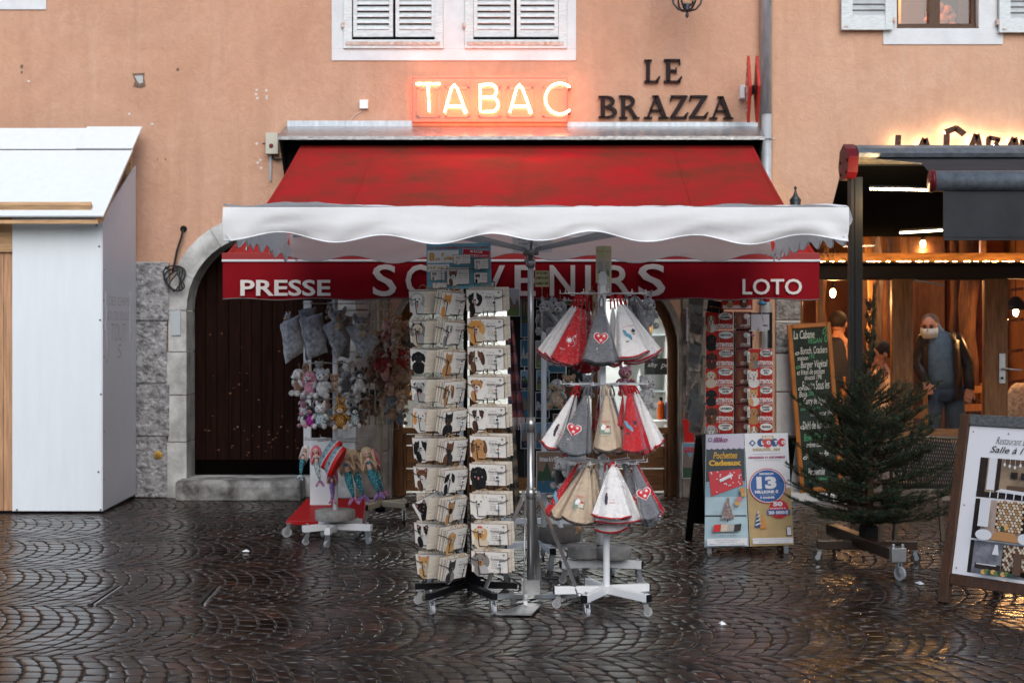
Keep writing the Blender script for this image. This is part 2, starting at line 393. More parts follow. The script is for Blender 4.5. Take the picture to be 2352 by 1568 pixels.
reveal(mb,[(-9.5,GZ),(-9.5,TOP),(XS,TOP)],0,-5,plaster)
build(mb,"plaster_wall",houseA)
# marks on the plaster
mb=MB(); mb.M=WF
dark_mark=mat("dark_plaster_mark",(.20,.13,.10),.95,var=.5,vs=20); pale=mat("filler_spot",(.62,.56,.53),.9)  # flat dark tone; in the holes it stands for their inner shade
rs=random.Random(5)
def blob(mb,x,y,rx,ry,m,n=11,z=.004):
    mb.pg([(wx(x)+rx*math.cos(2*math.pi*k/n)*rs.uniform(.7,1.2), wy(y)+ry*math.sin(2*math.pi*k/n)*rs.uniform(.7,1.2)) for k in range(n)],m,z)
mb.pg([(wx(304),wy(169)),(wx(333),wy(168)),(wx(331),wy(178)),(wx(335),wy(199)),(wx(322),wy(203)),(wx(306),wy(200)),(wx(310),wy(186))],dark_mark,.004)
mb.pg([(wx(309),wy(175)),(wx(328),wy(174)),(wx(329),wy(190)),(wx(320),wy(193)),(wx(314),wy(184))],mat("grey_filler",(.42,.44,.44),.9),.006)
build(mb,"open_patch",houseA,label="broken open patch with grey filler in the plaster")
for k_,(x,y,rx,ry,m_) in enumerate([(50,154,.015,.02,dark_mark),(50,166,.012,.014,dark_mark),(408,160,.016,.016,dark_mark),(362,366,.008,.008,dark_mark),(380,366,.008,.008,dark_mark)]+[(x,y,.014,.012,pale) for x,y in ((590,207),(612,208),(589,217),(613,222),(591,226),(613,226),(592,374),(600,386),(598,368),(620,378),(590,330),(66,187),(350,285),(297,262))]):
    mb=MB(); mb.M=WF; blob(mb,x,y,rx,ry,m_,9 if m_ is dark_mark else 7); build(mb,"plaster_hole" if m_ is dark_mark else "filler_spot",houseA)
# soft grime bands, thin washes in the plaster
for (x0_,x1_,y0_,y1_) in ((0,330,134,141),(0,200,205,209)):
    pass
# white trim round the two upper windows
mb=MB(); mb.M=WF
x0,x1,y0=wx(762),wx(1323),wy(140)
for a,b,c,d in ((x0,y0,x1,wy(113)),(x0,wy(113),wx(790),TOP-.3),(wx(1018),wy(113),wx(1068),TOP-.3),(wx(1302),wy(113),x1,TOP-.3)): mb.b2((a,b,.001),(c,d,.012),trim)
build(mb,"window_surround",houseA,bevel=.003)
mb=MB(); mb.M=WF; mb.b2((-6,wy(23),.001),(wx(107),TOP-.3,.014),trim); build(mb,"window_surround",houseA,bevel=.003)
def louvre_leaf(mb,x0,x1,yb,yt,pitch,z,rail=.045,foot=.06,slat=None,ang=38,slats_m=None):
    w=.026
    mb.b2((x0,yb,z),(x0+rail,yt,z+w),shut); mb.b2((x1-rail,yb,z),(x1,yt,z+w),shut)
    mb.b2((x0+rail,yb,z),(x1-rail,yb+foot,z+w-.004),slats_m or shut)
    y=yb+foot+pitch*.5
    while y<yt:
        c=Vector(((x0+x1)/2,y,z+.012)); Mx=Matrix.Rotation(R(-ang),3,'X')
        mb.box(c,(x1-x0-2*rail+.004,.006,pitch*1.02),slats_m or shut,Matrix.Rotation(R(90-ang),3,'X')@Matrix.Identity(3)); y+=pitch
for (fa,fb,l1,l2) in ((790,1018,(812,903),(909,1000)),(1068,1302,(1088,1181),(1187,1282))):
    win=MB(); win.M=WF
    win.b2((wx(fa),wy(113),.013),(wx(fa)+.075,4.3,.035),shut); win.b2((wx(fb)-.075,wy(113),.013),(wx(fb),4.3,.035),shut)
    win.b2((wx(fa)+.075,wy(113),.013),(wx(fb)-.075,wy(93),.034),shut)
    win.b2((wx(fa)+.02,wy(106),.036),(wx(fb)-.03,wy(98),.045),rust)
    for hx in (fa-5,): win.b2((wx(hx),wy(66),.01),(wx(hx)+.03,wy(54),.045),rust)
    wo=build(win,"window",houseA,bevel=.003)
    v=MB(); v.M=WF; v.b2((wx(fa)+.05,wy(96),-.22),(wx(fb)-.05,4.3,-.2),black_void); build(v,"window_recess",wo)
    for l in (l1,l2):
        m2=MB(); m2.M=WF; louvre_leaf(m2,wx(l[0]),wx(l[1]),wy(86),4.25,.0555,.0,rail=.034,ang=35)
        build(m2,"shutter",wo)
# arched stone surround of the plank door
def ring(mb,inner,outer,z0,z1,m,joints=8,gap=.004):
    n=len(inner)
    for i in range(n-1):
        a,b,c,d=inner[i],inner[i+1],outer[i+1],outer[i]
        vs=[(p[0],p[1],z) for z in (z0,z1) for p in (a,b,c,d)]
        fs=[(4,5,6,7),(0,1,5,4),(2,3,7,6)]
        if i==0 or i%joints==0: fs+=[(3,0,4,7)]
        mb.add(vs,fs,m)
di=D_IN; do=arch_pts(wx(384),wx(818),wy(712),wy(492),GZ)
mb=MB(); mb.M=WF
n=len(di); 
# voussoirs and jamb blocks, each slightly different in height
segs=[(0,.30),(.30,.55),(.55,.78),(.78,1)]
for side in (0,1):
    for q,(a,b) in enumerate(segs):
        ya=GZ+(wy(712)-GZ)*a; yb=GZ+(wy(712)-GZ)*b-.008
        xi=di[0][0] if side==0 else di[-1][0]; xo=do[0][0]+(.02 if q%2 else -.015)*(1 if side==0 else -1) if side==0 else do[-1][0]+.02*(q%2)
        mb.b2((xi,ya,-.30),(xo,yb,.028+.006*(q%2)),stone)
for i in range(1,n-2):
    gap=(i%4==0)
    a,b,c,d=Vector(di[i]),Vector(di[i+1]),Vector(do[i+1]),Vector(do[i])
    if gap: a=a.lerp(b,.03); d=d.lerp(c,.03)
    z1=.030+(.005 if (i//4)%2 else 0)
    vs=[(p[0],p[1],z) for z in (-.30,z1) for p in (a,b,c,d)]
    mb.add(vs,[(4,5,6,7)[::-1],(0,1,5,4),(2,3,7,6),(3,0,4,7),(1,2,6,5)],stone)
build(mb,"door_surround",houseA,label="pale stone surround of the arched plank door")
mb=MB(); mb.M=WF                                      # rough stone wall foot
ys=[GZ,GZ+.55,GZ+1.02,GZ+1.58,wy(603)]
for i in range(4):
    mb.b2((wx(312)+.0,ys[i]+.006,.0),(do[0][0]+.006+.02*(i%2),ys[i+1]-.006,.042+.006*(i%2)),stone_r)
    mb.b2((-9.4,ys[i]+.006,.0),(wx(312)-.01,ys[i+1]-.006,.045),stone_r)
    mb.b2((wx(312),ys[i+1]-.006,.0),(do[0][0]+.02,ys[i+1]+.006,.024),stone)
o=build(mb,"stone_base",houseA,bevel=.012)
mb=MB(); mb.M=WF
for i in range(6):                                    # pier between the two arches and right of the shop
    ya=GZ+i*.42; yb=ya+.41
    mb.b2((wx(778)+.15,ya,.0),(wx(893),yb,.03+.006*(i%2)),stone_d)
build(mb,"stone_pier",houseA,bevel=.01)
mb=MB(); mb.M=WF
for i in range(6): ya=GZ+i*.42; mb.b2((wx(1566),ya,.0),(wx(1640)+.02*(i%2),ya+.41,.03+.006*(i%2)),stone_d)
build(mb,"stone_pier",houseA,bevel=.01)
mb=MB(); mb.M=WF                                      # doorstep, worn rounded top
pr=[(0,0),(.27,0),(.275,.10),(.26,.145),(.22,.155),(0,.16)]
xa,xb=wx(418),wx(700)
vs=[];
for x in [xa+(xb-xa)*k/10 for k in range(11)]:
    for (zz,yy) in pr: vs.append((x,GZ+yy+ (0.006*math.sin(x*9) if yy>.1 else 0)+.02*(yy>0.05),zz-.02))
k=len(pr); fs=[(i*k+j,(i+1)*k+j,(i+1)*k+(j+1)%k,i*k+(j+1)%k) for i in range(10) for j in range(k)]
mb.add(vs,fs+[tuple(range(k)),tuple(10*k+j for j in range(k))[::-1]],mat('worn_step_stone',(.30,.30,.29),.8,var=.6,vs=6,bump=.5,bs=30,c2=(.07,.065,.06))); mb.b2((wx(418),GZ,-.34),(wx(772),GZ+.17,-.02),stone)
build(mb,"doorstep",houseA,bevel=.01)
mb=MB(); mb.M=WF                                      # plank door
mb.b2((wx(425),GZ+.10,-.36),(wx(778),wy(535),-.30),plank_gap)
x=wx(430)
while x<wx(770):
    w=rs.uniform(.085,.115); mb.b2((x+.003,GZ+.31,-.30),(min(x+w,wx(776))-.003,wy(536),-.285-rs.uniform(0,.004)),plank); x+=w
for q in range(40): blobx=rs.uniform(440,760); mb.rc(wx(blobx),wy(rs.uniform(780,1040)),wx(blobx)+rs.uniform(.004,.02),wy(rs.uniform(780,1040))*0+wy(0),plank,-5) if False else None
for q in range(46):
    xx=rs.uniform(440,700); yy=rs.choice([rs.uniform(760,1060),rs.uniform(990,1050)]); mb.rc(wx(xx),wy(yy),wx(xx)+rs.uniform(.004,.022),wy(yy)+rs.uniform(.004,.012),mat("chipped_wood",(.16,.07,.035),.7),-.282)
for xx in (532,583,634): mb.cyl((wx(xx),wy(985),-.29),(wx(xx),wy(985),-.27),.006,steel)
build(mb,"plank_door",houseA)
# small things fixed to it
mb=MB(); mb.M=WF; mb.b2((wx(396),wy(770),.042),(wx(417),wy(713),.05),mat("grey_plate",(.42,.47,.50),.5)); build(mb,"wall_plate",loc=P(406,742,12.4),bevel=.002,label="small blank grey plate on the stone jamb left of the plank door",cat="plate")
mb=MB(); mb.M=WF; mb.cyl((wx(367),wy(1043),.05),(wx(367),wy(1043),.062),.034,mat("yellow_disc",(.62,.36,.05),.5),n=16); mb.cyl((wx(367),wy(1043),.062),(wx(367),wy(1043),.064),.022,mat("ochre",(.35,.2,.04),.5),n=16)
build(mb,"marker_disc",loc=P(367,1043,12.4),label="round yellow survey disc on the rough stone base",cat="marker")
mb=MB(); mb.M=WF                                      # coiled cable
cab=mat("black_cable",(.02,.022,.026),.5)
mb.cyl((wx(422),wy(526),.0),(wx(422),wy(526),.01),.03,black_void)
pp=[(422,527),(418,545),(408,575),(402,605),(398,625)]
for k in range(3): mb.tube([(wx(a)+.006*k,wy(b),.035+.01*k) for a,b in pp],.0065,cab)
for k in range(4):
    c=(404+3*k,640+2*k); mb.tube([(wx(c[0])+(.085-.012*k)*math.sin(t)+.03*math.sin(2*t+k),wy(c[1])+(.115-.01*k)*math.cos(t),.06+.015*k) for t in [2*math.pi*i/18 for i in range(18)]],.0065,cab,close=True)
mb.tube([(wx(383),wy(612),.06),(wx(395),wy(622),.07),(wx(410),wy(612),.07)],.006,cab)
build(mb,"cable_coil",loc=P(402,630,12.4),label="loose black cable coil hanging beside the stone arch",cat="cable")
mb=MB(); mb.M=WF; mb.b2((wx(827),wy(251),0),(wx(846),wy(231),.04),mat("white_plastic",(.75,.78,.80),.4)); mb.tube([(wx(832),wy(252),.01),(wx(828),wy(258),.01),(wx(815),wy(265),.008),(wx(806),wy(276),.008),(wx(805),wy(282),.008)],.004,mat("cream_wire",(.6,.5,.45),.5))
build(mb,"junction_box",loc=P(836,241,12.45),bevel=.005,label="small white junction box left of the neon sign",cat="junction box")
mb=MB(); mb.M=WF; mb.b2((wx(614),wy(356),.0),(wx(642),wy(308),.09),mat("cream_plastic",(.50,.48,.40),.5)); mb.cyl((wx(627),wy(338),.09),(wx(627),wy(338),.096),.02,mat("dark_red_knob",(.12,.012,.012),.4),n=14)
mb.tube([(wx(626),wy(356),.03),(wx(628),wy(364),.03),(wx(636),wy(368),.03),(wx(648),wy(366),.03)],.008,cab); mb.tube([(wx(622),wy(358),.012),(wx(622),wy(416),.012)],.012,mat("grey_conduit",(.42,.45,.48),.5)); mb.tube([(wx(603),wy(330),.006),(wx(614),wy(330),.006)],.004,cab)
build(mb,"switch_box",loc=P(627,335,12.45),bevel=.006,label="cream switch box with a round red spot left of the awning hood",cat="switch box")
# drainpipe
mb=MB(); mb.M=WF; X=wx(1756)
mb.tube([(X,TOP,.075),(X,wy(265),.075)],.050,zinc,n=16); mb.tube([(X+.003,wy(265),.075),(X+.003,GZ+.35,.075)],.045,mat("pale_zinc",(.55,.60,.64),.4,metal=.4,var=.15,vs=8),n=16)
pipe=build(mb,"drainpipe",loc=P(1756,1140,12.43),label="zinc drainpipe running down between the two orange house fronts",cat="drainpipe")
mb=MB(); mb.M=WF; mb.tube([(X+.055*math.cos(a),wy(322),.075+.055*math.sin(a)) for a in [2*math.pi*i/14 for i in range(14)]],.007,zinc,close=True); mb.cyl((X+.05,wy(322),.075),(X+.08,wy(322),.085),.008,steel); build(mb,"pipe_clamp",pipe)
# LE BRAZZA in raised serif letters
blk=mat("chipped_black_letter",(.008,.007,.008),.5,spec=.1,var=.6,vs=40,c2=(.028,.014,.016))
def strokes(mb,M,W,H,segs,dep,m):
    "segs: polygons in a unit box"
    for poly in segs: mb.prism([(M[0]+p[0]*W,M[1]+p[1]*H) for p in poly],.012,dep,m)
SL=.09
L_=[[(.12,.04),(.34,.04),(.34,.96),(.12,.96)],[(0,.92),(.46,.92),(.46,1),(0,1)],[(0,0),(.85,0),(.85,.09),(0,.09)],[(.80,0),(.98,.24),(.90,.30),(.66,.09)]]
E_=[[(.12,.04),(.34,.04),(.34,.96),(.12,.96)],[(0,0),(.88,0),(.88,.09),(0,.09)],[(0,.91),(.84,.91),(.84,1),(0,1)],[(.76,.98),(.86,.98),(.88,.76),(.82,.76)],[(.34,.47),(.66,.47),(.66,.56),(.34,.56)],[(.62,.40),(.68,.40),(.68,.64),(.62,.64)],[(.82,0),(.99,.24),(.93,.28),(.70,.09)]]
def bowl(cx,cy,rx,ry,t,a0=-90,a1=90,n=10):
    o=[(cx+rx*math.cos(R(a0+(a1-a0)*k/n)),cy+ry*math.sin(R(a0+(a1-a0)*k/n))) for k in range(n+1)]
    i=[(cx+(rx-t)*math.cos(R(a0+(a1-a0)*k/n)),cy+(ry-t*.45)*math.sin(R(a0+(a1-a0)*k/n))) for k in range(n+1)]
    return o+i[::-1]
B_=[[(.12,.04),(.34,.04),(.34,.96),(.12,.96)],[(0,0),(.5,0),(.5,.08),(0,.08)],[(0,.92),(.48,.92),(.48,1),(0,1)],bowl(.46,.755,.40,.245,.20),bowl(.48,.265,.50,.265,.22),[(.34,.49),(.48,.49),(.48,.55),(.34,.55)]]
R_=[[(.12,.04),(.32,.04),(.32,.96),(.12,.96)],[(0,0),(.44,0),(.44,.07),(0,.07)],[(0,.92),(.46,.92),(.46,1),(0,1)],bowl(.44,.74,.38,.26,.19),[(.32,.47),(.44,.47),(.44,.54),(.32,.54)],[(.42,.50),(.60,.50),(.96,.03),(.74,.03)],[(.70,0),(1.05,0),(1.05,.06),(.70,.06)]]
A_=[[(.44,.98),(.62,1),(.98,.04),(.76,.04)],[(.47,.98),(.54,.88),(.22,.04),(.12,.04)],[(0,0),(.36,0),(.36,.07),(0,.07)],[(.62,0),(1.06,0),(1.06,.07),(.62,.07)],[(.26,.32),(.74,.32),(.74,.39),(.26,.39)],[(.36,.93),(.60,.93),(.62,1),(.36,1)]]
Z_=[[(.06,.91),(.95,.91),(.95,1),(.06,1)],[(.02,0),(.9,0),(.9,.09),(.02,.09)],[(.68,.93),(.95,.93),(.30,.07),(.03,.07)],[(.02,.76),(.09,.74),(.18,.93),(.08,1)],[(.84,0),(1.02,.24),(.94,.28),(.74,.09)]]
sgn=empty("wall_lettering",P(1525,250,12.48),"raised black serif letters LE over BRAZZA on the plaster","lettering")
for ch,xa,xb,yb,yt in (("L",1479,1517,192,139),("E",1524,1567,192,138),("B",1374,1418,273,222),("R",1421,1466,274,221),("A",1478,1532,274,221),("Z",1537,1580,274,221),("Z",1581,1626,273,221),("A",1628,1680,275,223)):
    m2=MB(); m2.M=WF; strokes(m2,(wx(xa),wy(yb)),wx(xb)-wx(xa),wy(yt)-wy(yb),{"L":L_,"E":E_,"B":B_,"R":R_,"A":A_,"Z":Z_}[ch],.045,blk)
    build(m2,"letter",sgn)
# TABAC neon
neon=mat("neon_tube",(1,.8,.7),.3,emit=(1.0,.27,.13),es=80)
board=filmmat("neon_backing_panel",(1.0,.84,.76),.3,.03,.4)
tab=empty("neon_sign",P(1125,285,12.35),"lit neon sign reading TABAC on a clear panel","neon sign")
m2=MB(); m2.M=WF; m2.b2((wx(948),wy(284),.100),(wx(1303),wy(182),.106),board); m2.b2((wx(948),wy(285.5),.048),(wx(1303),wy(283),.075),mat("red_edge",(.5,.08,.05),.4)); m2.b2((wx(948),wy(184),.048),(wx(1303),wy(182),.075),mat("red_edge")); 
for xx in (948,1301): m2.b2((wx(xx),wy(284),.048),(wx(xx)+.01,wy(182),.07),mat("red_edge"))
build(m2,"backing_panel",tab)
m2=MB(); m2.M=WF
ltb=mat("faded_letter_box",(.50,.30,.22),.6)
for xa,xb in ((958,1012),(1022,1078),(1100,1150),(1165,1225),(1246,1300)): 
    for (a,b,c,d) in ((xa,270,xb,266),(xa,206,xb,200),(xa,270,xa+5,200),(xb-5,270,xb,200)): m2.b2((wx(a),wy(b),.0),(wx(c),wy(d),.02),ltb)
build(m2,"letter_mount",tab)
def tubel(name,paths):
    for p in paths: pass
def arc(cx,cy,rx,ry,a0,a1,n=14): return [(cx+rx*math.cos(R(a0+(a1-a0)*k/n)),cy-ry*math.sin(R(a0+(a1-a0)*k/n))) for k in range(n+1)]
T_=[[(958,199),(1013,199)],[(985,199),(988,262)]]
A1=[[(1023,264),(1038,210),(1045,201),(1052,210),(1072,265)],[(1030,250),(1060,250),(1066,256),(1070,266)]]
Bn=[[(1104,200),(1104,262),(1128,262)]+arc(1128,246,17,16,-90,90)+[(1108,230)],[(1104,202),(1124,200)]+arc(1126,215,15,15,80,-90)]
A2=[[(p[0]+148,p[1]) for p in q] for q in A1]
C_=[arc(1285,233,33,35,48,312,20)]
for q in (T_,A1,Bn,A2,C_):
    m2=MB(); m2.M=WF
    for pth in q: m2.tube([(wx(a),wy(b),.150) for a,b in pth],.0072,neon,n=8)
    build(m2,"neon_letter",tab)
m2=MB(); m2.M=WF
for yy in (205,262): m2.cyl((wx(1306),wy(yy),.02),(wx(1306),wy(yy),.07),.016,mat("red_insulator",(.3,.05,.03),.4),n=10)
build(m2,"insulator",tab)
# the diamond sign seen almost edge-on
redp=mat("red_enamel",(.42,.035,.025),.45,var=.2,vs=15)
dia=empty("hanging_sign",P(1700,215,12.42),"thin red double diamond sign seen edge-on beside the drainpipe","sign")
for dx,dz in ((0,.0),(.075,.02)):
    m2=MB(); c=Vector((wx(1706)+dx,WD-.30,PZ(207,12.2)))
    m2.M=Matrix.Translation(c)@Matrix.Rotation(R(-94),4,'Z')@BASE
    m2.prism([(-.19,0),(0,-.285),(.19,0),(0,.30)],-.012,.012,redp)
    if dx==0:
        for i,ch in enumerate("TABAC"): m2.tx(ch,0,.15-.085*i,.06,mat("sign_white",(.8,.8,.8),.5),w=.10,bold=.03,center=True,z=.0135)
    build(m2,"sign_blade",dia)
m2=MB(); m2.M=WF; m2.b2((wx(1697),wy(229),0),(wx(1712),wy(200),.10),mat("white_plastic")); m2.b2((wx(1706),wy(226),.10),(wx(1722),wy(206),.24),black_metal); build(m2,"bracket_box",dia)

# ---------------------------------------------------------------- house on the right
houseB=empty("town_house",(XS,WD,0),"paler orange house right of the drainpipe holding the glazed restaurant front","building")
OX0,OX1,OYB,OYT=wx(1838),4.95,wy(1008),wy(540)
WB=rectp(wx(2060),wy(64),wx(2246),4.1)
mb=MB(); mb.M=WF; holed(mb,rectp(XS,GZ-.05,9.5,TOP),[rectp(OX0,OYB,OX1,OYT),WB],plaster_b); reveal(mb,[(XS,TOP),(9.5,TOP),(9.5,GZ)],0,-5,plaster_b)
reveal(mb,WB,0,-.2,trim,close=True); reveal(mb,rectp(OX0,OYB,OX1,OYT),0,-.15,oak,close=True)
build(mb,"plaster_wall",houseB)
mb=MB(); mb.M=WF
cols=[stone_w,stone_w,stone_r,stone_r,stone_w]
ya=[GZ+.02,GZ+.40,wy(905),wy(816),wy(742),wy(640)]
mb.b2((wx(1781),GZ+.0,0),(wx(1850),GZ+.42,.10),stone_w)
for (a,b,m_) in ((GZ+.42,wy(900),stone_w),(wy(900)+.008,wy(812),stone_w),(wy(812)+.008,wy(742),stone_r),(wy(734),wy(640),stone_r),(wy(742),wy(735),stone_w)): mb.b2((wx(1781),a,0),(OX0-.003,b-.003,.035),m_)
mb.b2((wx(1850),GZ,0),(6.0,OYB-.02,.04),mat("dark_wall_foot",(.16,.13,.11),.85,var=.4,vs=6,bump=.4))  # wall foot in one dark mottled tone
mb.b2((wx(1780),GZ,.04),(wx(1935),GZ+.075,.30),stone_w); mb.b2((wx(1936),GZ,.04),(6.0,GZ+.06,.28),_m['dark_wall_foot'])
build(mb,"stone_base",houseB,bevel=.008)
mb=MB(); mb.M=WF; a,b=wx(2028),wx(2303)
mb.b2((a,wy(103),.001),(b,wy(66),.012),trim); mb.b2((wx(2040),wy(66),.001),(wx(2059),4.3,.011),trim); mb.b2((wx(2247),wy(66),.001),(wx(2290),4.3,.011),trim); build(mb,"window_surround",houseB,bevel=.003)
mb=MB(); mb.M=WF
for x0_,x1_ in ((2058,2068),(2138,2164),(2236,2247)): mb.b2((wx(x0_),wy(60),-.12),(wx(x1_),4.2,-.06),walnut)
mb.b2((wx(2058),wy(65),-.12),(wx(2247),wy(52),-.05),walnut); mb.b2((wx(2058),wy(67),-.05),(wx(2248),wy(62),.01),walnut)
wo=build(mb,"window",houseB,bevel=.003)
m2=MB(); m2.M=WF; m2.b2((wx(2060),wy(60),-.10),(wx(2246),4.2,-.094),glass_w); build(m2,"pane",wo)
def open_shutter(x0_,x1_,yb,sl=.0):
    m2=MB(); m2.M=WF@Matrix.Translation((0,0,.03))
    X0,X1=wx(x0_),wx(x1_); m2.b2((X0,wy(yb)-sl,0),(X0+.10,4.3,.035),shut); m2.b2((X1-.07,wy(yb),0),(X1,4.3,.035),shut); m2.b2((X0+.10,wy(yb),.0),(X1-.07,wy(yb)+.13,.03),shut)
    y=wy(yb)+.155
    while y<4.3: m2.box(((X0+X1)/2+.015,y,.012),(X1-X0-.165,.012,.062),shut_g,Matrix.Rotation(R(68),3,'X')); y+=.052
    m2.b2((X0+.02,wy(yb)+.02,.035),(X0+.06,wy(yb)+.035,.04),rust)
    return build(m2,"shutter",wo,bevel=.002)
open_shutter(1929,2047,72); open_shutter(2290,2400,78)
m2=MB(); m2.M=WF; m2.b2((wx(2046),wy(56),.0),(wx(2052),wy(44),.07),rust); m2.b2((wx(2284),wy(60),.0),(wx(2290),wy(48),.07),rust); build(m2,"shutter_hinge",wo)
# lit log-end wall behind the upper window
m2=MB(); m2.M=WF; wall_l=mat("upstairs_wall",(.35,.16,.05),.8); m2.b2((wx(2020),wy(95),-1.25),(wx(2290),4.3,-1.2),wall_l)
m2.b2((wx(2020),wy(95),-1.2),(wx(2290),wy(92),-.2),wall_l); m2.b2((wx(2015),wy(95),-1.2),(wx(2020),4.3,-.2),wall_l); m2.b2((wx(2290),wy(95),-1.2),(wx(2295),4.3,-.2),wall_l); m2.b2((wx(2015),4.3,-1.2),(wx(2295),4.32,-.2),wall_l)
m2.b2((wx(2160),wy(66),-.5),(wx(2240),4.2,-.48),mat("dark_panel_hole",(.02,.01,.006),.9))
m2.b2((wx(2075),wy(95),-.6),(wx(2105),4.2,-.5),mat("lit_curtain",(.6,.35,.12),.8)); build(m2,"room_shell",wo)
m2=MB(); m2.M=WF
for (x_,y_,r_) in ((2176,4,.05),(2196,22,.06),(2176,42,.062),(2205,46,.052),(2220,14,.045),(2222,36,.04),(2190,62,.045),(2165,22,.035),(2210,0,.05),(2228,58,.04),(2190,-8,.05)):
    m2.cyl((wx(x_),wy(y_),-.48),(wx(x_),wy(y_),-.42),r_,mat("log_end",(.42,.13,.035),.7),n=14)
build(m2,"log_wall",wo)
def plight(name,loc,e,c=(1,.50,.16),r=.05,parent=None):
    d=bpy.data.lights.new(name,'POINT'); d.energy=e; d.color=c; d.shadow_soft_size=r; o=bpy.data.objects.new(name,d); col.objects.link(o); o.location=loc; return o
plight("upstairs_lamp",(wx(2110),WD+.3,PZ(-40,12.8)),9)
# unseen houses across the street, added to shade the low sky
mb=MB(); mb.M=Matrix.Translation((0,-7,0))@Matrix(((-1,0,0,0),(0,1,0,0),(0,0,1,0),(0,0,0,1)))
for i in range(7): mb.b2((-24+7*i,-6,0),(-17.2+7*i,-.2*(i%2),4.6-.4*(i%3)),mat('shaded_render',(.20,.18,.165),.9,var=.3,vs=2))
build(mb,'town_house',loc=(0,-7,0),label='row of dull grey house fronts across the street, unseen behind the viewer',cat='building')
# ---------------------------------------------------------------- white market kiosk on the left
wpan = mat("white_laminate_panel",(.70,.755,.79),.32,var=.035,vs=3,stretch=(5,5,.7),bump=.05,bs=8)
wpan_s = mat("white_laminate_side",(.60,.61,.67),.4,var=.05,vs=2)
pine = mat("raw_pine",(.52,.32,.17),.65,var=.35,vs=4,stretch=(1,3,12))
pine_v = mat("pine_door_board",(.48,.27,.15),.6,var=.35,vs=4,stretch=(14,3,.8))
screwm = mat("screw_head",(.08,.08,.08),.5)
KX=-3.355; KD=11.42; KB=12.43
kiosk=empty("market_kiosk",(KX,KD,0),"white panelled wooden kiosk with a sloping white roof at the far left","kiosk")
zt=PZ(500,KD)
mb=MB(); mb.b2((PX(28,KD),KD,.02),(KX-.012,KD+.012,zt),wpan); build(mb,"front_panel",kiosk,bevel=.002)
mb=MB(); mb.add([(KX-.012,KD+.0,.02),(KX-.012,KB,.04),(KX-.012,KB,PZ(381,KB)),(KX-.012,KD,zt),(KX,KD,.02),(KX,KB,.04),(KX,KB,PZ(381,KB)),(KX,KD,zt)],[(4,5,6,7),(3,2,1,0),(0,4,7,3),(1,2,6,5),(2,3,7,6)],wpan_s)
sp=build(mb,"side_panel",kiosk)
mb=MB(); mb.M=Matrix.Translation((KX+.001,KD,0))@Matrix(((0,0,1,0),(1,0,0,0),(0,1,0,0),(0,0,0,1)))      # x along the depth, y up, z to +X
gr=mat("grey_felt_pen",(.42,.42,.44),.8)
def gz(y,t): return PZ(y,KD+t)
for tline,y0,h,w,x in (("DES CHIPS",702,.075,.62,.16),("OU DU BULLE",735,.075,.66,.14),("TOUT!",783,.15,.46,.24),("S",822,.12,.12,.42)):
    mb.tx(tline,x,PZ(y0,KD+.45),h,gr,w=w,bold=-.012,shear=.1,z=.001)
for pth in ([(.10,672),(.06,690),(.12,720),(.07,745),(.13,790),(.10,830)],[(.80,668),(.84,690),(.78,725),(.84,760),(.78,800)]):
    q=[Vector((a,PZ(b,KD+.45),.001)) for a,b in pth]; mb.tube(q,.004,gr,n=4)
build(mb,"graffiti",sp)
mb=MB()
for (x,y) in ((39,1170),(231,1170),(232,905),(230,735),(228,566),(226,1083),(222,517)): mb.cyl(P(x,y,KD-.001),P(x,y,KD-.001)+Vector((0,-.004,0)),.008,screwm,n=8)
for yy in (620,690,760,820,990,1100): mb.cyl(P(238,yy,KD+.03)*1+Vector((.0,0,0)),P(238,yy,KD+.03)+Vector((.006,0,0)),.006,screwm,n=6)
build(mb,"screw",kiosk,label="small dark screw heads on the white panels")
mb=MB(); x=-5.6
while x<PX(26,KD)-.02:
    mb.b2((x,KD+.03,.02),(x+.085,KD+.055,zt-.25),pine_v); x+=.089
mb.b2((-5.6,KD+.0,zt-.28),(PX(28,KD)-.002,KD+.03,zt-.22),pine); mb.b2((-5.6,KD+.02,zt-.22),(PX(28,KD)-.002,KD+.05,zt+.02),pine)
build(mb,"board_door",kiosk)
mb=MB(); RD0,RZ0=11.2,PZ(499,11.2); RD1,RZ1=12.38,PZ(297,12.38); XR=-3.283
def rp(t): return (RD0+(RD1-RD0)*t, RZ0+(RZ1-RZ0)*t)
nrm=Vector((0,-(RZ1-RZ0),(RD1-RD0))).normalized()*.016
def roofq(t0,t1,xa,xb,lift=0.0):
    a=rp(t0); b=rp(t1); o=Vector(nrm)*(lift/.016)
    vs=[Vector((xa,a[0],a[1]))+o,Vector((xb,a[0],a[1]))+o,Vector((xb,b[0],b[1]))+o,Vector((xa,b[0],b[1]))+o]; vs+=[v+nrm for v in vs]
    mb.add(vs,[(3,2,1,0),(4,5,6,7),(0,1,5,4),(1,2,6,5),(2,3,7,6),(3,0,4,7)],wpan)
roofq(0,.73,-5.8,XR); roofq(.735,.99,-5.8,PX(187,12.2)-.005,.004); roofq(.735,1.0,PX(187,12.2),XR,.012)
mb.bar((-5.8,rp(.732)[0]-.01,rp(.732)[1]+.008),(XR-.01,rp(.732)[0]-.01,rp(.732)[1]+.008),.02,.012,mat("rusty_hinge",(.09,.06,.05),.7,var=.6,vs=60))
build(mb,"roof_panel",kiosk,bevel=.002)
mb=MB()
a=rp(.03); b=rp(.98); mb.bar((XR-.05,a[0],a[1]-.04),(XR-.05,b[0],b[1]-.04),.045,.07,pine); mb.bar((XR-.11,12.35,2.3),(XR-.11,12.35,rp(.97)[1]-.06),.045,.045,pine)
mb.bar((-5.6,RD0+.03,RZ0-.035),(XR-.05,RD0+.03,RZ0-.035),.03,.03,pine)
build(mb,"rafter",kiosk)
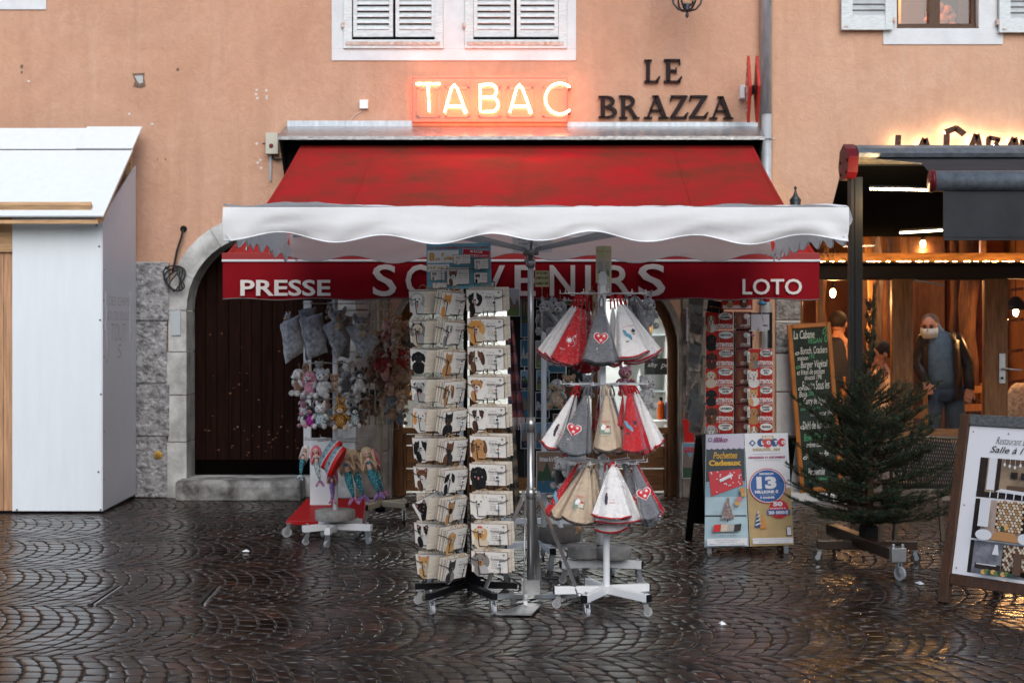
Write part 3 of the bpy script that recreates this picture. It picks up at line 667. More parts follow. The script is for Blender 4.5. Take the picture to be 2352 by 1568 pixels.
mb=MB(); a=rp(.075); v=Vector((0,a[0],a[1]))+nrm*2.2; mb.bar((-5.6,v.y,v.z),(PX(212,a[0]),v.y,v.z),.05,.055,pine,up=nrm); build(mb,"roof_batten",kiosk,bevel=.003)

# ---------------------------------------------------------------- awning over the shop
def fabric_mat():
    m=mat("red_awning_fabric",(.33,.010,.014),.9,spec=.1,var=.22,vs=2.4,bump=.3,bs=180,c2=(.17,.030,.018))
    return m
redf=fabric_mat()
redv=mat("red_valance_fabric",(.20,.003,.008),.7,spec=.1,var=.15,vs=1.5,bump=.15,bs=140,transl=.06)
seam=mat("awning_seam",(.37,.016,.016),.8)
hoodm=mat("wet_zinc_hood",(.30,.30,.31),.22,metal=.55,var=.4,vs=22,bump=.3,bs=60)
aw=empty("awning",(0.1,WD,0),"wide red shop awning lettered PRESSE, SOUVENIRS and LOTO on its front","awning")
mb=MB(); xa,xb=wx(660),wx(1740); ha=(WD-.001,PZ(290,WD)); hb=(12.05,PZ(313,12.05)); HX0,HX1=PX(637,12.05),PX(1757,12.05)
mb.add([(xa-.02,ha[0],ha[1]),(xb+.02,ha[0],ha[1]),(HX1,hb[0],hb[1]),(HX0,hb[0],hb[1])]+[(xa-.02,ha[0],ha[1]-.02),(xb+.02,ha[0],ha[1]-.02),(HX1,hb[0],hb[1]-.03),(HX0,hb[0],hb[1]-.03)],[(3,2,1,0),(4,5,6,7),(7,6,2,3),(5,1,2,6),(0,4,7,3)],hoodm)
mb.b2((xa,WD-.012,ha[1]-.01),(wx(948),WD-.002,PZ(278,WD)),zinc); mb.b2((wx(1303),WD-.012,ha[1]-.01),(xb,WD-.002,PZ(281,WD)),zinc)
build(mb,"hood",aw)
mb=MB()
for X in (HX0+.01,HX1-.03):
    mb.add([(X,12.08,hb[1]-.03),(X,12.48,ha[1]-.03),(X,12.48,2.86),(X,12.36,2.86),(X+.02,12.08,hb[1]-.03),(X+.02,12.48,ha[1]-.03),(X+.02,12.48,2.86),(X+.02,12.36,2.86)],[(0,1,2,3),(7,6,5,4),(0,3,7,4),(3,2,6,7)],black_metal)
mb.b2((HX0+.03,12.40,2.95),(HX1-.03,12.46,3.28),black_void)  # black sheet put in for the shade under the hood
build(mb,"bracket",aw)
mb=MB(); FD=8.96; FX0,FX1,FZ=PX(514,FD),PX(1879,FD),PZ(590,FD)
TX0,TX1,TD,TZ=PX(689,12.16),PX(1731,12.16),12.16,PZ(338,12.16)
nu,nv=48,24; vs=[]
for j in range(nv+1):
    v=j/nv
    for i in range(nu+1):
        u=i/nu; x=(TX0+(TX1-TX0)*u)*(1-v)+(FX0+(FX1-FX0)*u)*v; sag=-.05*math.sin(math.pi*v)*(1+.25*math.cos(u*9.0))-.006*math.sin(u*40)*v
        vs.append((x,TD+(FD-TD)*v,TZ+(FZ-TZ)*v+sag))
fs=[(j*(nu+1)+i,(j+1)*(nu+1)+i,(j+1)*(nu+1)+i+1,j*(nu+1)+i+1) for j in range(nv) for i in range(nu)]
mb.add(vs,fs,redf,True)
mb.tube([(TX0,TD+.04,TZ-.03),(TX1,TD+.04,TZ-.03)],.05,redf,n=14)
canopy=build(mb,"canopy",aw)
mb=MB()
for u in (.0035,.165,.487,.826,.9965):
    q=[]
    for j in range(nv+1):
        v=j/nv; x=(TX0+(TX1-TX0)*u)*(1-v)+(FX0+(FX1-FX0)*u)*v; sag=-.05*math.sin(math.pi*v)*(1+.25*math.cos(u*9.0))-.006*math.sin(u*40)*v
        q.append((x,TD+(FD-TD)*v-.001,TZ+(FZ-TZ)*v+sag+.004))
    vs=[]; 
    for p in q: vs+= [(p[0]-.012,p[1],p[2]),(p[0]+.012,p[1],p[2])]
    mb.add(vs,[(2*i,2*i+2,2*i+3,2*i+1) for i in range(nv)],redf,True)
build(mb,"seam",canopy)
mb=MB(); mb.b2((FX0-.005,FD-.04,FZ-.02),(FX1+.005,FD+.03,FZ+.025),mat("red_front_bar",(.25,.02,.02),.4)); mb.b2((FX0-.005,FD-.046,FZ-.034),(FX1+.005,FD-.02,FZ-.018),mat("pale_bar",(.55,.55,.56),.4)); build(mb,"front_bar",aw,bevel=.004)
mb=MB(); VB=PZ(687,FD-.03); vs=[]; nu,nv=140,8
def vy(u,v): return FD-.035+.010*v*math.sin(u*37)+.007*v*math.sin(u*83+1)
for j in range(nv+1):
    for i in range(nu+1):
        u=i/nu; v=j/nv; vs.append((FX0+(FX1-FX0)*u, vy(u,v), FZ-.034+(VB+.006*math.sin(u*50)*(v)-FZ+.034)*v))
fs=[(j*(nu+1)+i,(j+1)*(nu+1)+i,(j+1)*(nu+1)+i+1,j*(nu+1)+i+1) for j in range(nv) for i in range(nu)]
mb.add(vs,fs,redv,True)
mb.tube([(vs[nv*(nu+1)+i][0],vs[nv*(nu+1)+i][1],vs[nv*(nu+1)+i][2]) for i in range(nu+1)],.0045,mat("valance_hem",(.13,.10,.10),.7),n=5)
val=build(mb,"valance",aw)
mb=MB(); letw=mat("cream_lettering",(.66,.62,.58),.7,transl=.1); mb.M=FR((0,FD-.056,CH))
def vt(t,xa,xb,yt,yb,b=.03):
    k=FD/F; mb.tx(t,(xa-CX)*k,(HY-yb)*k,(yb-yt)*k,letw,w=(xb-xa)*k,bold=b,z=.001)
vt("PRESSE",556,762,643,680,.022); build(mb,"lettering",val); mb=MB(); mb.M=FR((0,FD-.056,CH)); vt("LOTO",1702,1838,641,677,.015); build(mb,"lettering",val); mb=MB(); mb.M=FR((0,FD-.056,CH))
for ch,xa,xb,yt,yb in (("S",858,912,608,681),("O",933,1002,608,681),("U",1018,1074,610,681),("V",1095,1160,610,680),("E",1182,1230,610,680),("N",1262,1320,610,680),("I",1343,1356,610,680),("R",1390,1450,610,680),("S",1464,1526,607,681)): vt(ch,xa,xb,yt,yb,.012)
build(mb,"lettering",val)
mb=MB()
for sx in (-1,1):
    a=Vector((.1+sx*1.75,12.3,2.75)); e=Vector((.1+sx*.95,10.9,2.35)); f=Vector((.1+sx*1.7,FD+.05,1.95)); mb.bar(a,e,.04,.05,black_metal); mb.bar(e,f,.035,.045,black_metal)
build(mb,"folding_arm",aw)

# ---------------------------------------------------------------- market parasol
canv=mat("white_canvas",(.90,.905,.91),.9,spec=.1,var=.05,vs=3,bump=.7,bs=5,transl=.24)
galv=mat("dull_aluminium",(.42,.43,.44),.32,metal=.85,var=.1,vs=10)
PD=7.7; PXc=PX(1219,PD); para=empty("market_parasol",(PXc,PD,0),"big white rectangular market parasol with a scalloped edge on a metal pole","parasol")
CXp=.115; HXp,HYp=1.505,1.0; ZE=2.10; ZC=2.185; DROP=.165
mb=MB(); rnd=random.Random(4)
def wr(x,y): return .012*mnoise.noise(Vector((x*3.1,y*3.1,.3)))+.006*mnoise.noise(Vector((x*9,y*9,1.7)))
nu,nv=60,40; vs=[]
for j in range(nv+1):
    for i in range(nu+1):
        x=-1+2*i/nu; y=-1+2*j/nv; r=max(abs(x),abs(y)); ridge=.018*(1-abs(abs(x)-abs(y)))*r
        sag=-.02*math.sin(math.pi*r)*(abs(abs(x)-abs(y)))
        e=.006*math.sin(x*9+2)*(abs(y)>.97)+.004*math.sin(x*23)*(abs(y)>.97)
        vs.append((CXp+x*HXp,PD+y*HYp,ZE+(ZC-ZE)*(1-r)+sag+ridge+e+wr(x*2,y*2)*1.1))
mb.add(vs,[(j*(nu+1)+i,j*(nu+1)+i+1,(j+1)*(nu+1)+i+1,(j+1)*(nu+1)+i) for j in range(nv) for i in range(nu)],canv,True)
build(mb,"canopy",para)
def valance(p,q,nsc,out,ph=0.0,seed=1):
    mb=MB(); p=Vector(p); q=Vector(q); L=(q-p).length; d=(q-p).normalized(); o=Vector(out); N=nsc*14; K=7; vs=[]
    for j in range(K+1):
        v=j/K
        for i in range(N+1):
            u=i/N; sc=(.5-.5*math.cos(2*math.pi*(u*nsc+ph)))          # scallop: 0 at the dips
            bot=DROP*(.76+.26*sc) if True else DROP
            pos=p+d*(L*u); edge=min(u,1-u)*L
            f=.045*mnoise.noise(Vector((u*L*1.6,v*.9,seed*7.1)))+.022*mnoise.noise(Vector((u*L*5+v*3,v*2.5,seed*3.3)))+.018*math.exp(-(edge/.14)**2)*math.sin(v*5+edge*30)
            pos=pos+o*(v*(f-.020)+.016*math.sin(v*math.pi*.8)+.010*mnoise.noise(Vector((u*L*11+v*4,v*3,seed*1.7)))*v); pos.z=pos.z-bot*v+ (.010*math.sin(u*L*4+seed))*(v>.0)*v
            vs.append(pos)
    mb.add(vs,[(j*(N+1)+i,(j+1)*(N+1)+i,(j+1)*(N+1)+i+1,j*(N+1)+i+1) for j in range(K) for i in range(N)],canv,True)
    mb.tube([vs[K*(N+1)+i] for i in range(N+1)],.0035,mat("canvas_binding",(.8,.83,.86),.5),n=5)
    return build(mb,"valance",para)
za=ZE+.004
valance((CXp-HXp,PD-HYp,za),(CXp+HXp,PD-HYp,za),6,(0,-1,0),.45,1)
valance((CXp-HXp,PD+HYp,za),(CXp+HXp,PD+HYp,za),6,(0,1,0),.2,2)
valance((CXp-HXp,PD-HYp,za),(CXp-HXp,PD+HYp,za),8,(-1,0,0),.3,3)
valance((CXp+HXp,PD-HYp,za),(CXp+HXp,PD+HYp,za),8,(1,0,0),.1,4)
mb=MB(); mb.cyl((PXc,PD,.10),(PXc,PD,1.02),.0205,galv,n=16); mb.cyl((PXc,PD,1.0),(PXc,PD,ZC-.02),.0170,galv,n=16)
mb.cyl((PXc,PD,.95),(PXc,PD,1.03),.025,galv,n=16); mb.cyl((PXc,PD,1.86),(PXc,PD,1.90),.026,galv,n=16); mb.cyl((PXc,PD,.58),(PXc,PD,.64),.026,galv,n=16); mb.cyl((PXc-.03,PD-.02,1.88),(PXc-.03,PD-.02,1.93),.006,galv,n=6)
build(mb,"pole",para)
mb=MB(); hub=Vector((PXc,PD,1.955)); mb.cyl(hub-Vector((0,0,.03)),hub+Vector((0,0,.03)),.045,galv,n=16); mb.cyl((PXc,PD,ZC-.06),(PXc,PD,ZC-.02),.05,galv,n=16); build(mb,"hub",para)
for sx,sy in ((-1,-1),(0,-1),(1,-1),(1,0),(1,1),(0,1),(-1,1),(-1,0)):
    e=Vector((CXp+sx*HXp*.98,PD+sy*HYp*.98,ZE-.005)); c=Vector((PXc,PD,ZC-.03)); mid=c.lerp(e,.52)-Vector((0,0,.006))
    m2=MB(); m2.bar(c,e,.014,.020,galv); m2.bar(hub+Vector((sx*.03,sy*.03,0)),mid,.012,.018,galv); build(m2,"rib",para)
mb=MB(); mb.M=FR((PXc,PD+HYp-.25,2.0),0,0); mb.rc(-.10,-.02,.14,.10,mat("sign_white"),0); mb.tx("WUNDERSON",-.07,.05,.02,mat("ink_black",(.02,.02,.02),.6)); mb.tx("Longin",-.06,.022,.02,mat("ink_black")); mb.tx("43 29 29",-.08,-.005,.02,mat("ink_red",(.5,.02,.03),.6))
for i in range(4): mb.rc(.03+.022*i,.0,.047+.022*i,.018,mat("ink_black"))
build(mb,"printed_patch",para)
# folding foot of the parasol
mb=MB()
for a in (205,335,80): 
    d=Vector((math.cos(R(a)),math.sin(R(a)),0)); top=Vector((PXc,PD,.60))+d*.045; bot=Vector((PXc,PD,.07))+d*.29
    mb.bar(top,bot,.008,.034,galv,up=d.cross((0,0,1))); mb.box(top,(.02,.02,.05),galv)
    mb.bar(bot,Vector((PXc,PD,.045))+d*.03,.03,.022,galv); mb.cyl(bot+Vector((0,-.015,0)),bot+Vector((0,.015,0)),.016,galv)
mb.tube([(PXc-.03,PD-.04,.58),(PXc-.035,PD-.10,.3),(PXc-.04,PD-.16,.05)],.004,galv,n=6)
build(mb,"foot_strut",para)
mb=MB(); q=[(PXc-.02,PD-.08,.022),(PXc+.06,PD-.09,.018),(PXc+.0,PD-.36,.018),(PXc-.19,PD-.34,.018),(PXc-.17,PD-.30,.018)]
q=[Vector((x,y,z)) for x,y,z in q]; mb.add(q+[v-Vector((0,0,.008)) for v in q],[(0,4,3,2,1),(5,6,7,8,9)]+[(i,(i+1)%5,5+(i+1)%5,5+i) for i in range(5)],steel)
mb.bar((PXc-.03,PD-.06,.05),(PXc-.03,PD-.14,.03),.02,.03,galv); mb.box((PXc,PD,.09),(.10,.05,.09),galv); mb.bar((PXc-.12,PD+.02,.05),(PXc+.30,PD+.02,.05),.03,.02,galv)
build(mb,"foot_plate",para)
# ---------------------------------------------------------------- shop front and shop interior
sf=empty("shop_front",(wx(1230),WD+.15,0),"arched varnished wood shop front with a brightly lit glazed bay","shop front")
ZB=wy(986)                                                 # bottom of the glass
mb=MB(); mb.M=WF@Matrix.Translation((0,0,-.22))
inner=arch_pts(wx(922),wx(1538),wy(800),wy(592),GZ,n=30); outer=arch_pts(wx(901),wx(1559),wy(800),wy(561),GZ,n=30)
for i in range(len(inner)-1):
    a,b,c,d=inner[i],inner[i+1],outer[i+1],outer[i]; vs=[(p[0],p[1],z) for z in (0,.07) for p in (a,b,c,d)]
    mb.add(vs,[(4,5,6,7)[::-1],(0,1,5,4),(2,3,7,6)],oak_v)
fr=build(mb,"arched_frame",sf)
mb=MB(); mb.M=WF@Matrix.Translation((0,0,-.22))
for xx in (1088,1370): mb.b2((wx(xx)-.035,GZ,.005),(wx(xx)+.035,wy(610),.065),oak_v)
mb.b2((wx(922),ZB-.05,.0),(wx(1538),ZB+.005,.075),oak)
build(mb,"mullion",sf)
mb=MB(); mb.M=WF@Matrix.Translation((0,0,-.22))
pb=[GZ+.03,GZ+.24,GZ+.45,ZB-.055]
for xa_,xb_ in ((wx(922),wx(1088)-.035),(wx(1088)+.035,wx(1370)-.035),(wx(1370)+.035,wx(1538))):
    for i in range(3): mb.b2((xa_+.03,pb[i]+.006,.012),(xb_-.03,pb[i+1]-.006,.035),oak)
    mb.b2((xa_,GZ,.0),(xa_+.03,ZB-.05,.05),oak_v); mb.b2((xb_-.03,GZ,.0),(xb_,ZB-.05,.05),oak_v)
build(mb,"base_panel",sf,bevel=.004)
mb=MB(); mb.M=WF; n=len(inner); q=[p for p in inner if True]
mb.pg([(p[0],max(p[1],ZB)) for p in inner],glass,-.19); build(mb,"pane",sf)
mb=MB(); mb.M=WF; reveal(mb,S_IN,-.30,0,stone_d,close=False); reveal(mb,S_IN,-.02,.02,stone_d)
ring(mb,S_IN,arch_pts(wx(888),wx(1572),wy(800),wy(548),GZ,n=30),.0,.02,stone_d)
build(mb,"shop_reveal",houseA)
shopw=mat("shop_white_wall",(.80,.80,.78),.7)
mb=MB(); x0,x1,y0,y1,zt_=wx(860),wx(1600),12.76,15.6,2.75
mb.add([(x0,y0,0),(x1,y0,0),(x1,y1,0),(x0,y1,0),(x0,y0,zt_),(x1,y0,zt_),(x1,y1,zt_),(x0,y1,zt_)],[(2,3,7,6),(3,0,4,7),(1,2,6,5),(7,4,5,6)],shopw)
mb.add([(x0,y0,.01),(x1,y0,.01),(x1,y1,.01),(x0,y1,.01)],[(0,1,2,3)],mat("shop_floor",(.4,.37,.33),.4))
build(mb,"shop_room",houseA)
mb=MB(); lampm=mat("shop_light_panel",(1,1,1),.5,emit=(.93,.98,1.0),es=15)
for yy in (13.2,14.4): mb.b2((x0+.25,yy,zt_-.06),(x1-.25,yy+.35,zt_-.02),lampm)
build(mb,"shop_ceiling_light",loc=(0.1,13.9,zt_),label="white strip lights under the ceiling inside the shop",cat="ceiling light")
shelfm=mat("shop_glass_shelf",(.62,.70,.72),.2); goods=[mat("goods%d"%i,c,.5) for i,c in enumerate([(.75,.75,.72),(.30,.42,.50),(.62,.30,.08),(.45,.08,.07),(.08,.09,.10),(.62,.55,.30),(.15,.28,.16),(.8,.8,.82)])]
def shelf(xa,xb,D,label,rows,seed):
    rn=random.Random(seed); r=empty("display_shelf",(xa,D,0),label,"shelf"); m2=MB()
    for x in (xa,xb): m2.b2((x-.012,D-.15,.0),(x+.012,D+.15,2.2),shopw)
    m2.b2((xa,D+.14,.0),(xb,D+.15,2.2),shopw); build(m2,"shelf_side",r)
    for z in rows:
        m2=MB(); m2.b2((xa+.012,D-.15,z-.012),(xb-.012,D+.14,z),shelfm); build(m2,"shelf_board",r)
    k=0
    for z in rows:
        x=xa+.06
        while x<xb-.08:
            w=rn.uniform(.035,.06); h=rn.uniform(.09,.24); g=rn.choice(goods); m2=MB(); y=D-.09+rn.uniform(-.02,.05)
            t=rn.random()
            if t<.45: m2.lathe((x,y,z),[(w*.5,0),(w*.55,.01),(w*.55,h*.62),(w*.22,h*.82),(w*.2,h*.97),(w*.26,h)],g,n=12)
            elif t<.8: m2.b2((x-w*.6,y-.03,z),(x+w*.6,y+.03,z+h*.8),g)
            else: m2.lathe((x,y,z),[(w*.5,0),(w*.62,h*.2),(w*.5,h*.42),(w*.1,h*.5)],g,n=12)
            build(m2,"shop_item",loc=(x,y,z),label="small item of shop stock standing on the lit shelves behind the glass",cat="shop stock",group="stock on the shelves behind the shop window"); x+=w*1.25+rn.uniform(.02,.06); k+=1
shelf(wx(1478),wx(1590),14.7,"pale display shelf of bottles behind the right of the shop window",[.86,1.16,1.45,1.75,2.02],3)
shelf(wx(885),wx(1060),14.75,"pale display shelf behind the left of the shop window",[.80,1.1,1.4,1.7,2.0],8)
for x_,c_,lb in ((1518,(.62,.10,.01),"orange metal drinking bottle at the foot of the shop window"),(1535,(.05,.10,.32),"blue metal drinking bottle at the foot of the shop window")):
    m2=MB(); b=P(x_,963,12.85); mm=mat("bottle_%d"%x_,c_,.25,metal=.3); m2.lathe(b,[(.032,0),(.034,.01),(.034,.125),(.03,.15),(.012,.17),(.012,.18)],mm,n=16); bt=build(m2,"drinking_bottle",loc=b,label=lb,cat="bottle")
    m2=MB(); m2.lathe(b,[(.016,.178),(.016,.20),(.008,.21)],black_metal,n=12); build(m2,"cap",bt)
mb=MB(); b0=P(1510,965,12.85); mb.b2((wx(1460),12.73,b0.z-.03),(wx(1540),12.98,b0.z),shopw); build(mb,"window_ledge",houseA)
mb=MB(); mb.M=FR(P(1515,845,12.95)); mb.rc(-.14,-.06,.14,.09,mat("dark_slate",(.03,.035,.035),.6),0); mb.tx("alby",-.11,.0,.05,mat("sign_white"),shear=.3); mb.tx("pers",.01,-.01,.05,mat("sign_white"),shear=.3); mb.b2((-.14,-.06,-.012),(.14,.09,-.001),mat("dark_slate"))
build(mb,"slate_sign",loc=P(1515,845,12.95),label="small dark slate sign with white script inside the shop window",cat="sign")
subthing(sf,houseA)
# ---------------------------------------------------------------- restaurant front
ro=empty("restaurant_front",(3.6,WD,0),"dark glazed restaurant front in wooden frames under a beam of warm lights","glazed front")
mb=MB(); mb.M=WF
yb1,yt1=OYB,wy(622)
for xa_,xb_,m_ in ((1838,1846,oak_v),(1880,1893,oak_v),(2051,2100,oak_v),(2264,2318,oak_v),(2480,2520,oak_v),(2700,2730,oak_v)): mb.b2((wx(xa_),yb1,-.10),(wx(xb_),yt1,-.03),m_)
build(mb,"upright",ro,bevel=.006)
mb=MB(); mb.M=WF
mb.b2((OX0,wy(640),-.10),(OX1,wy(606),-.02),mat("lintel_dark",(.018,.010,.007),.6))
mb.b2((OX0,wy(606),-.10),(OX1,wy(602),.07),walnut)
mb.b2((OX0,wy(601),-.12),(OX1,wy(580),-.07),oak)
mb.b2((wx(1893),wy(640)-.012,-.09),(wx(2264),wy(640),-.035),walnut)
m2=MB(); m2.M=WF; m2.b2((OX0,OYB,-.11),(OX1,wy(986),.0),oak); m2.b2((OX0,OYB-.03,-.05),(OX1,OYB+.005,.05),mat("pale_sill",(.34,.22,.13),.6)); build(m2,"sill",ro,bevel=.004)
for xx in (2076,2258,2400,2560): mb.b2((wx(xx),wy(580),-.11),(wx(xx)+.05,wy(540),-.06),oak_v)
build(mb,"cross_beam",ro,bevel=.004)
mb=MB(); mb.M=WF; led=mat("warm_led",(1,.8,.5),.4,emit=(1.0,.56,.17),es=110)
for k in range(26):
    xa_=1838+k*22+rs.uniform(-3,3); mb.b2((wx(xa_),wy(601),.01),(wx(xa_)+rs.choice([.03,.05,.075]),wy(600),.02),led)
build(mb,"led_strip",ro)
mb=MB(); mb.M=WF; mb.b2((OX0,OYB,-.066),(OX1,yt1,-.062),glass_w); mb.b2((OX0,wy(580),-.086),(OX1,wy(540),-.082),glass_w); build(mb,"pane",ro)
mb=MB(); mb.M=WF; mb.b2((wx(2297),wy(880),-.028),(wx(2311),wy(812),-.018),steel); mb.tube([(wx(2303),wy(846),-.02),(wx(2303),wy(846),.03),(wx(2345),wy(850),.03)],.009,steel,n=10); mb.cyl((wx(2303),wy(868),-.02),(wx(2303),wy(868),-.012),.012,black_metal); build(mb,"door_handle",ro)
mb=MB(); mb.M=WF; mb.bar((wx(2102),wy(642),-.05),(wx(2172),wy(655),-.045),.012,.03,steel); build(mb,"door_closer",ro)
subthing(ro,houseB)
# room behind it
warmw=mat("warm_room_plaster",(.38,.17,.07),.8,var=.3,vs=3); dwood=mat("dark_room_wood",(.07,.03,.014),.6,var=.5,vs=5,stretch=(6,6,.8)); bark=mat("bark_post",(.34,.17,.06),.8,var=.6,vs=8,stretch=(5,5,.7),bump=.8,bs=16)
mb=MB(); X0,X1,Y0,Y1,Z1=wx(1815),5.6,12.64,16.6,2.62
mb.add([(X0,Y0,0),(X1,Y0,0),(X1,Y1,0),(X0,Y1,0),(X0,Y0,Z1),(X1,Y0,Z1),(X1,Y1,Z1),(X0,Y1,Z1)],[(2,3,7,6),(3,0,4,7),(1,2,6,5)],warmw)
mb.add([(X0,Y0,Z1),(X1,Y0,Z1),(X1,Y1,Z1),(X0,Y1,Z1)],[(3,2,1,0)],dwood); mb.add([(X0,Y0,.02),(X1,Y0,.02),(X1,Y1,.02),(X0,Y1,.02)],[(0,1,2,3)],dwood)
mb.b2((PX(1960,15),15.0,0),(PX(2170,15),15.1,2.6),dwood); mb.b2((PX(2175,15.6),15.6,0),(5.5,15.7,2.6),mat("red_brown_wall",(.11,.028,.012),.8,var=.4,vs=2))
for k in range(6): mb.bar((PX(2290,14.6)+.0,14.9,.9+.33*k),(5.5,15.0,.95+.33*k),.03,.03,dwood)
mb.b2((X0+.005,12.66,.5),(X0+.02,13.9,2.5),mat("bulb_lit_side_wall",(.72,.45,.18),.7,var=.2,vs=3)); build(mb,"restaurant_room",houseB)  # paler gold panel: the bulb's light on the wall put into colour
def post(x,D,r,seed,label):
    rn=random.Random(seed); m2=MB(); b=Vector((PX(x,D),D,0.02)); pts=[b+Vector((rn.uniform(-.02,.02),0,2.58*k/9)) for k in range(10)]
    m2.tube(pts,[r*rn.uniform(.82,1.15) for _ in pts],bark if seed==1 else mat("shaded_bark",(.09,.04,.018),.85,var=.6,vs=8,stretch=(5,5,.7),bump=.8,bs=16),n=12); build(m2,"bark_post",loc=b,label=label,cat="wooden post")  # all but the first post darkened: lack of light put into colour
post(2008,13.3,.07,1,"gnarled bark covered post seen through the pane left of the masked man"); post(2038,13.55,.05,2,"thinner dark bark post right beside the gnarled bark post"); post(2226,14.2,.09,3,"bark covered post behind the shoulder of the masked man"); post(2190,14.3,.04,4,"slim post between the masked man and the thick bark post"); post(1888,14.8,.06,5,"bark post at the back left of the restaurant")
def pendant(x,y,D,label,drop=.9,cone=None):
    c=P(x,y,D); r=empty("pendant_lamp",c,label,"pendant lamp"); m2=MB(); m2.ell(c,(.028,.028,.042),mat("bulb_glow",(1,.9,.7),.3,emit=(1.0,.66,.28),es=60)); build(m2,"bulb",r)
    m2=MB(); m2.cyl(c+Vector((0,0,.04)),c+Vector((0,0,.085)),.018,black_metal); m2.cyl(c+Vector((0,0,.08)),(c.x,c.y,Z1),.004,black_metal)
    if cone: m2.lathe(c+Vector((0,0,.02)),[(.15,.0),(.10,.05),(.04,.12),(.02,.13)],black_metal)
    build(m2,"lamp_holder",r); plight("pendant_light",c-Vector((0,0,.07)),34,(1,.52,.20),.04)
pendant(1913,673,13.3,"bare glowing bulb hanging behind the left pane, beside the valance"); pendant(2333,716,13.6,"glowing bulb with a dark shade behind the right pane",cone=True)
pendant(2120,560,15.0,"glowing bulb high at the back of the restaurant")
pendant(2010,600,14.4,"glowing bulb near the ceiling above the seated diners")
# backlit wooden letters
lw=mat("split_wood_letter",(.09,.04,.025),.7,var=.6,vs=12,stretch=(3,3,6))
cab_s=empty("wall_lettering",P(2180,330,12.4),"rough wooden letters LA CABANE lit from behind above the black awning","lettering")
halo=mat("halo_led",(1,.8,.5),.4,emit=(1.0,.74,.44),es=24)
def stick(mb,a,b,w): mb.bar(Vector((wx(a[0]),wy(a[1]),.11)),Vector((wx(b[0]),wy(b[1]),.11)),.03,w,lw,up=(0,0,1)) if False else mb.prism(sq(a,b,w),.09,.115,lw)
def sq(a,b,w):
    A=Vector((wx(a[0]),wy(a[1]))); B=Vector((wx(b[0]),wy(b[1]))); d=(B-A).normalized(); n=Vector((-d.y,d.x))*w/2
    return [A-n*.9,B-n*1.1,B+d*.012+n*.8,A+n]
lets=[[((2056,314),(2054,356),.05),((2054,352),(2075,354),.045)],[((2100,356),(2114,324),.05),((2116,322),(2128,356),.05),((2104,345),(2126,346),.03)],
[((2163,308),(2186,298),.055),((2186,298),(2206,311),.055),((2166,312),(2166,346),.055),((2166,346),(2196,358),.05)],
[((2216,356),(2232,314),.05),((2234,312),(2246,356),.05),((2220,340),(2240,342),.03)],[((2262,318),(2260,356),.045),((2262,320),(2286,324),.04),((2284,324),(2278,336),.04),((2278,336),(2288,352),.04)],
[((2302,356),(2318,322),.05),((2320,320),(2330,356),.05)],[((2338,356),(2338,326),.045),((2340,326),(2358,356),.045),((2360,356),(2360,326),.045)],[((2374,326),(2374,356),.045),((2374,328),(2394,328),.04),((2374,342),(2390,342),.04),((2374,356),(2394,356),.04)]]
for q in lets:
    m2=MB(); m2.M=WF
    for a,b,w in q: stick(m2,a,b,w)
    lo=build(m2,"letter",cab_s,bevel=.003)
    m2=MB(); m2.M=WF
    for a,b,w in q: m2.prism(sq(a,b,w*.55),.066,.072,halo)
    build(m2,"back_light",lo)
# ---------------------------------------------------------------- black pergola awning
darkf=mat("charcoal_awning_fabric",(.035,.037,.042),.8,spec=.1,var=.2,vs=3,bump=.1,bs=120); darkr=mat("wet_grey_aluminium",(.13,.15,.17),.3,metal=.3,var=.3,vs=16,bump=.25,bs=40)
dred=mat("dark_red_cap",(.11,.006,.011),.35,var=.2,vs=18)
AD=10.9; pg_=empty("terrace_awning",(PX(1965,AD),AD,0),"black terrace awning on a slim post with a dark red end cap","awning")
mb=MB(); xa_,xb_=PX(1950,AD),PX(1978,AD); mb.b2((xa_,AD-.05,0),(xb_,AD+.05,PZ(408,AD)),mat("black_post_paint",(.008,.009,.010),.35,spec=.2)); mb.b2((xa_+.03,AD-.056,0),(xa_+.045,AD-.049,PZ(408,AD)),black_metal); build(mb,"post",pg_,bevel=.006)
X0,X1=PX(1962,AD),6.2; zt=PZ(335,AD); zb=PZ(366,AD)
mb=MB(); mb.M=Matrix.Translation((X0,AD,0))@Matrix(((0,0,1,0),(1,0,0,0),(0,1,0,0),(0,0,0,1)))
prof=[(-.14,zb),(-.155,zb+.03),(-.10,zt-.03),(-.04,zt),(.10,zt),(.16,zt-.06),(.16,zb-.02),(.05,zb-.03)]
mb.prism(prof,0,X1-X0,darkr); build(mb,"cassette",pg_)
mb=MB(); mb.M=Matrix.Translation((X0-.085,AD,0))@Matrix(((0,0,1,0),(1,0,0,0),(0,1,0,0),(0,0,0,1)))
cap=[(-.13,PZ(400,AD)),(-.17,PZ(365,AD)),(-.10,PZ(345,AD)),(0,PZ(331,AD)),(.12,PZ(345,AD)),(.17,PZ(380,AD)),(.12,PZ(412,AD)),(-.06,PZ(412,AD))]
mb.prism(cap,0,.08,dred); 
for a_,b_ in ((-.12,372),(-.09,398),(.1,372),(.08,400)): mb.cyl((a_,PZ(b_,AD),-.006),(a_,PZ(b_,AD),0),.013,black_metal,n=8)
build(mb,"end_cap",pg_,bevel=.004)
rz=PZ(416,9.6); RX0=PX(2143,9.6)
mb=MB(); 
vs=[(X0+.12,AD-.06,zb+.0),(X1,AD-.06,zb+.0),(X1,9.65,rz+.05),(RX0,9.65,rz+.05),(X0+.35,10.3,zb-.10)]
mb.add(vs,[(0,4,3,2,1)],darkf); build(mb,"fabric",pg_)
mb=MB(); mb.cyl((RX0,9.6,rz),(X1,9.6,rz),.072,darkr,n=20); build(mb,"front_roller",pg_)
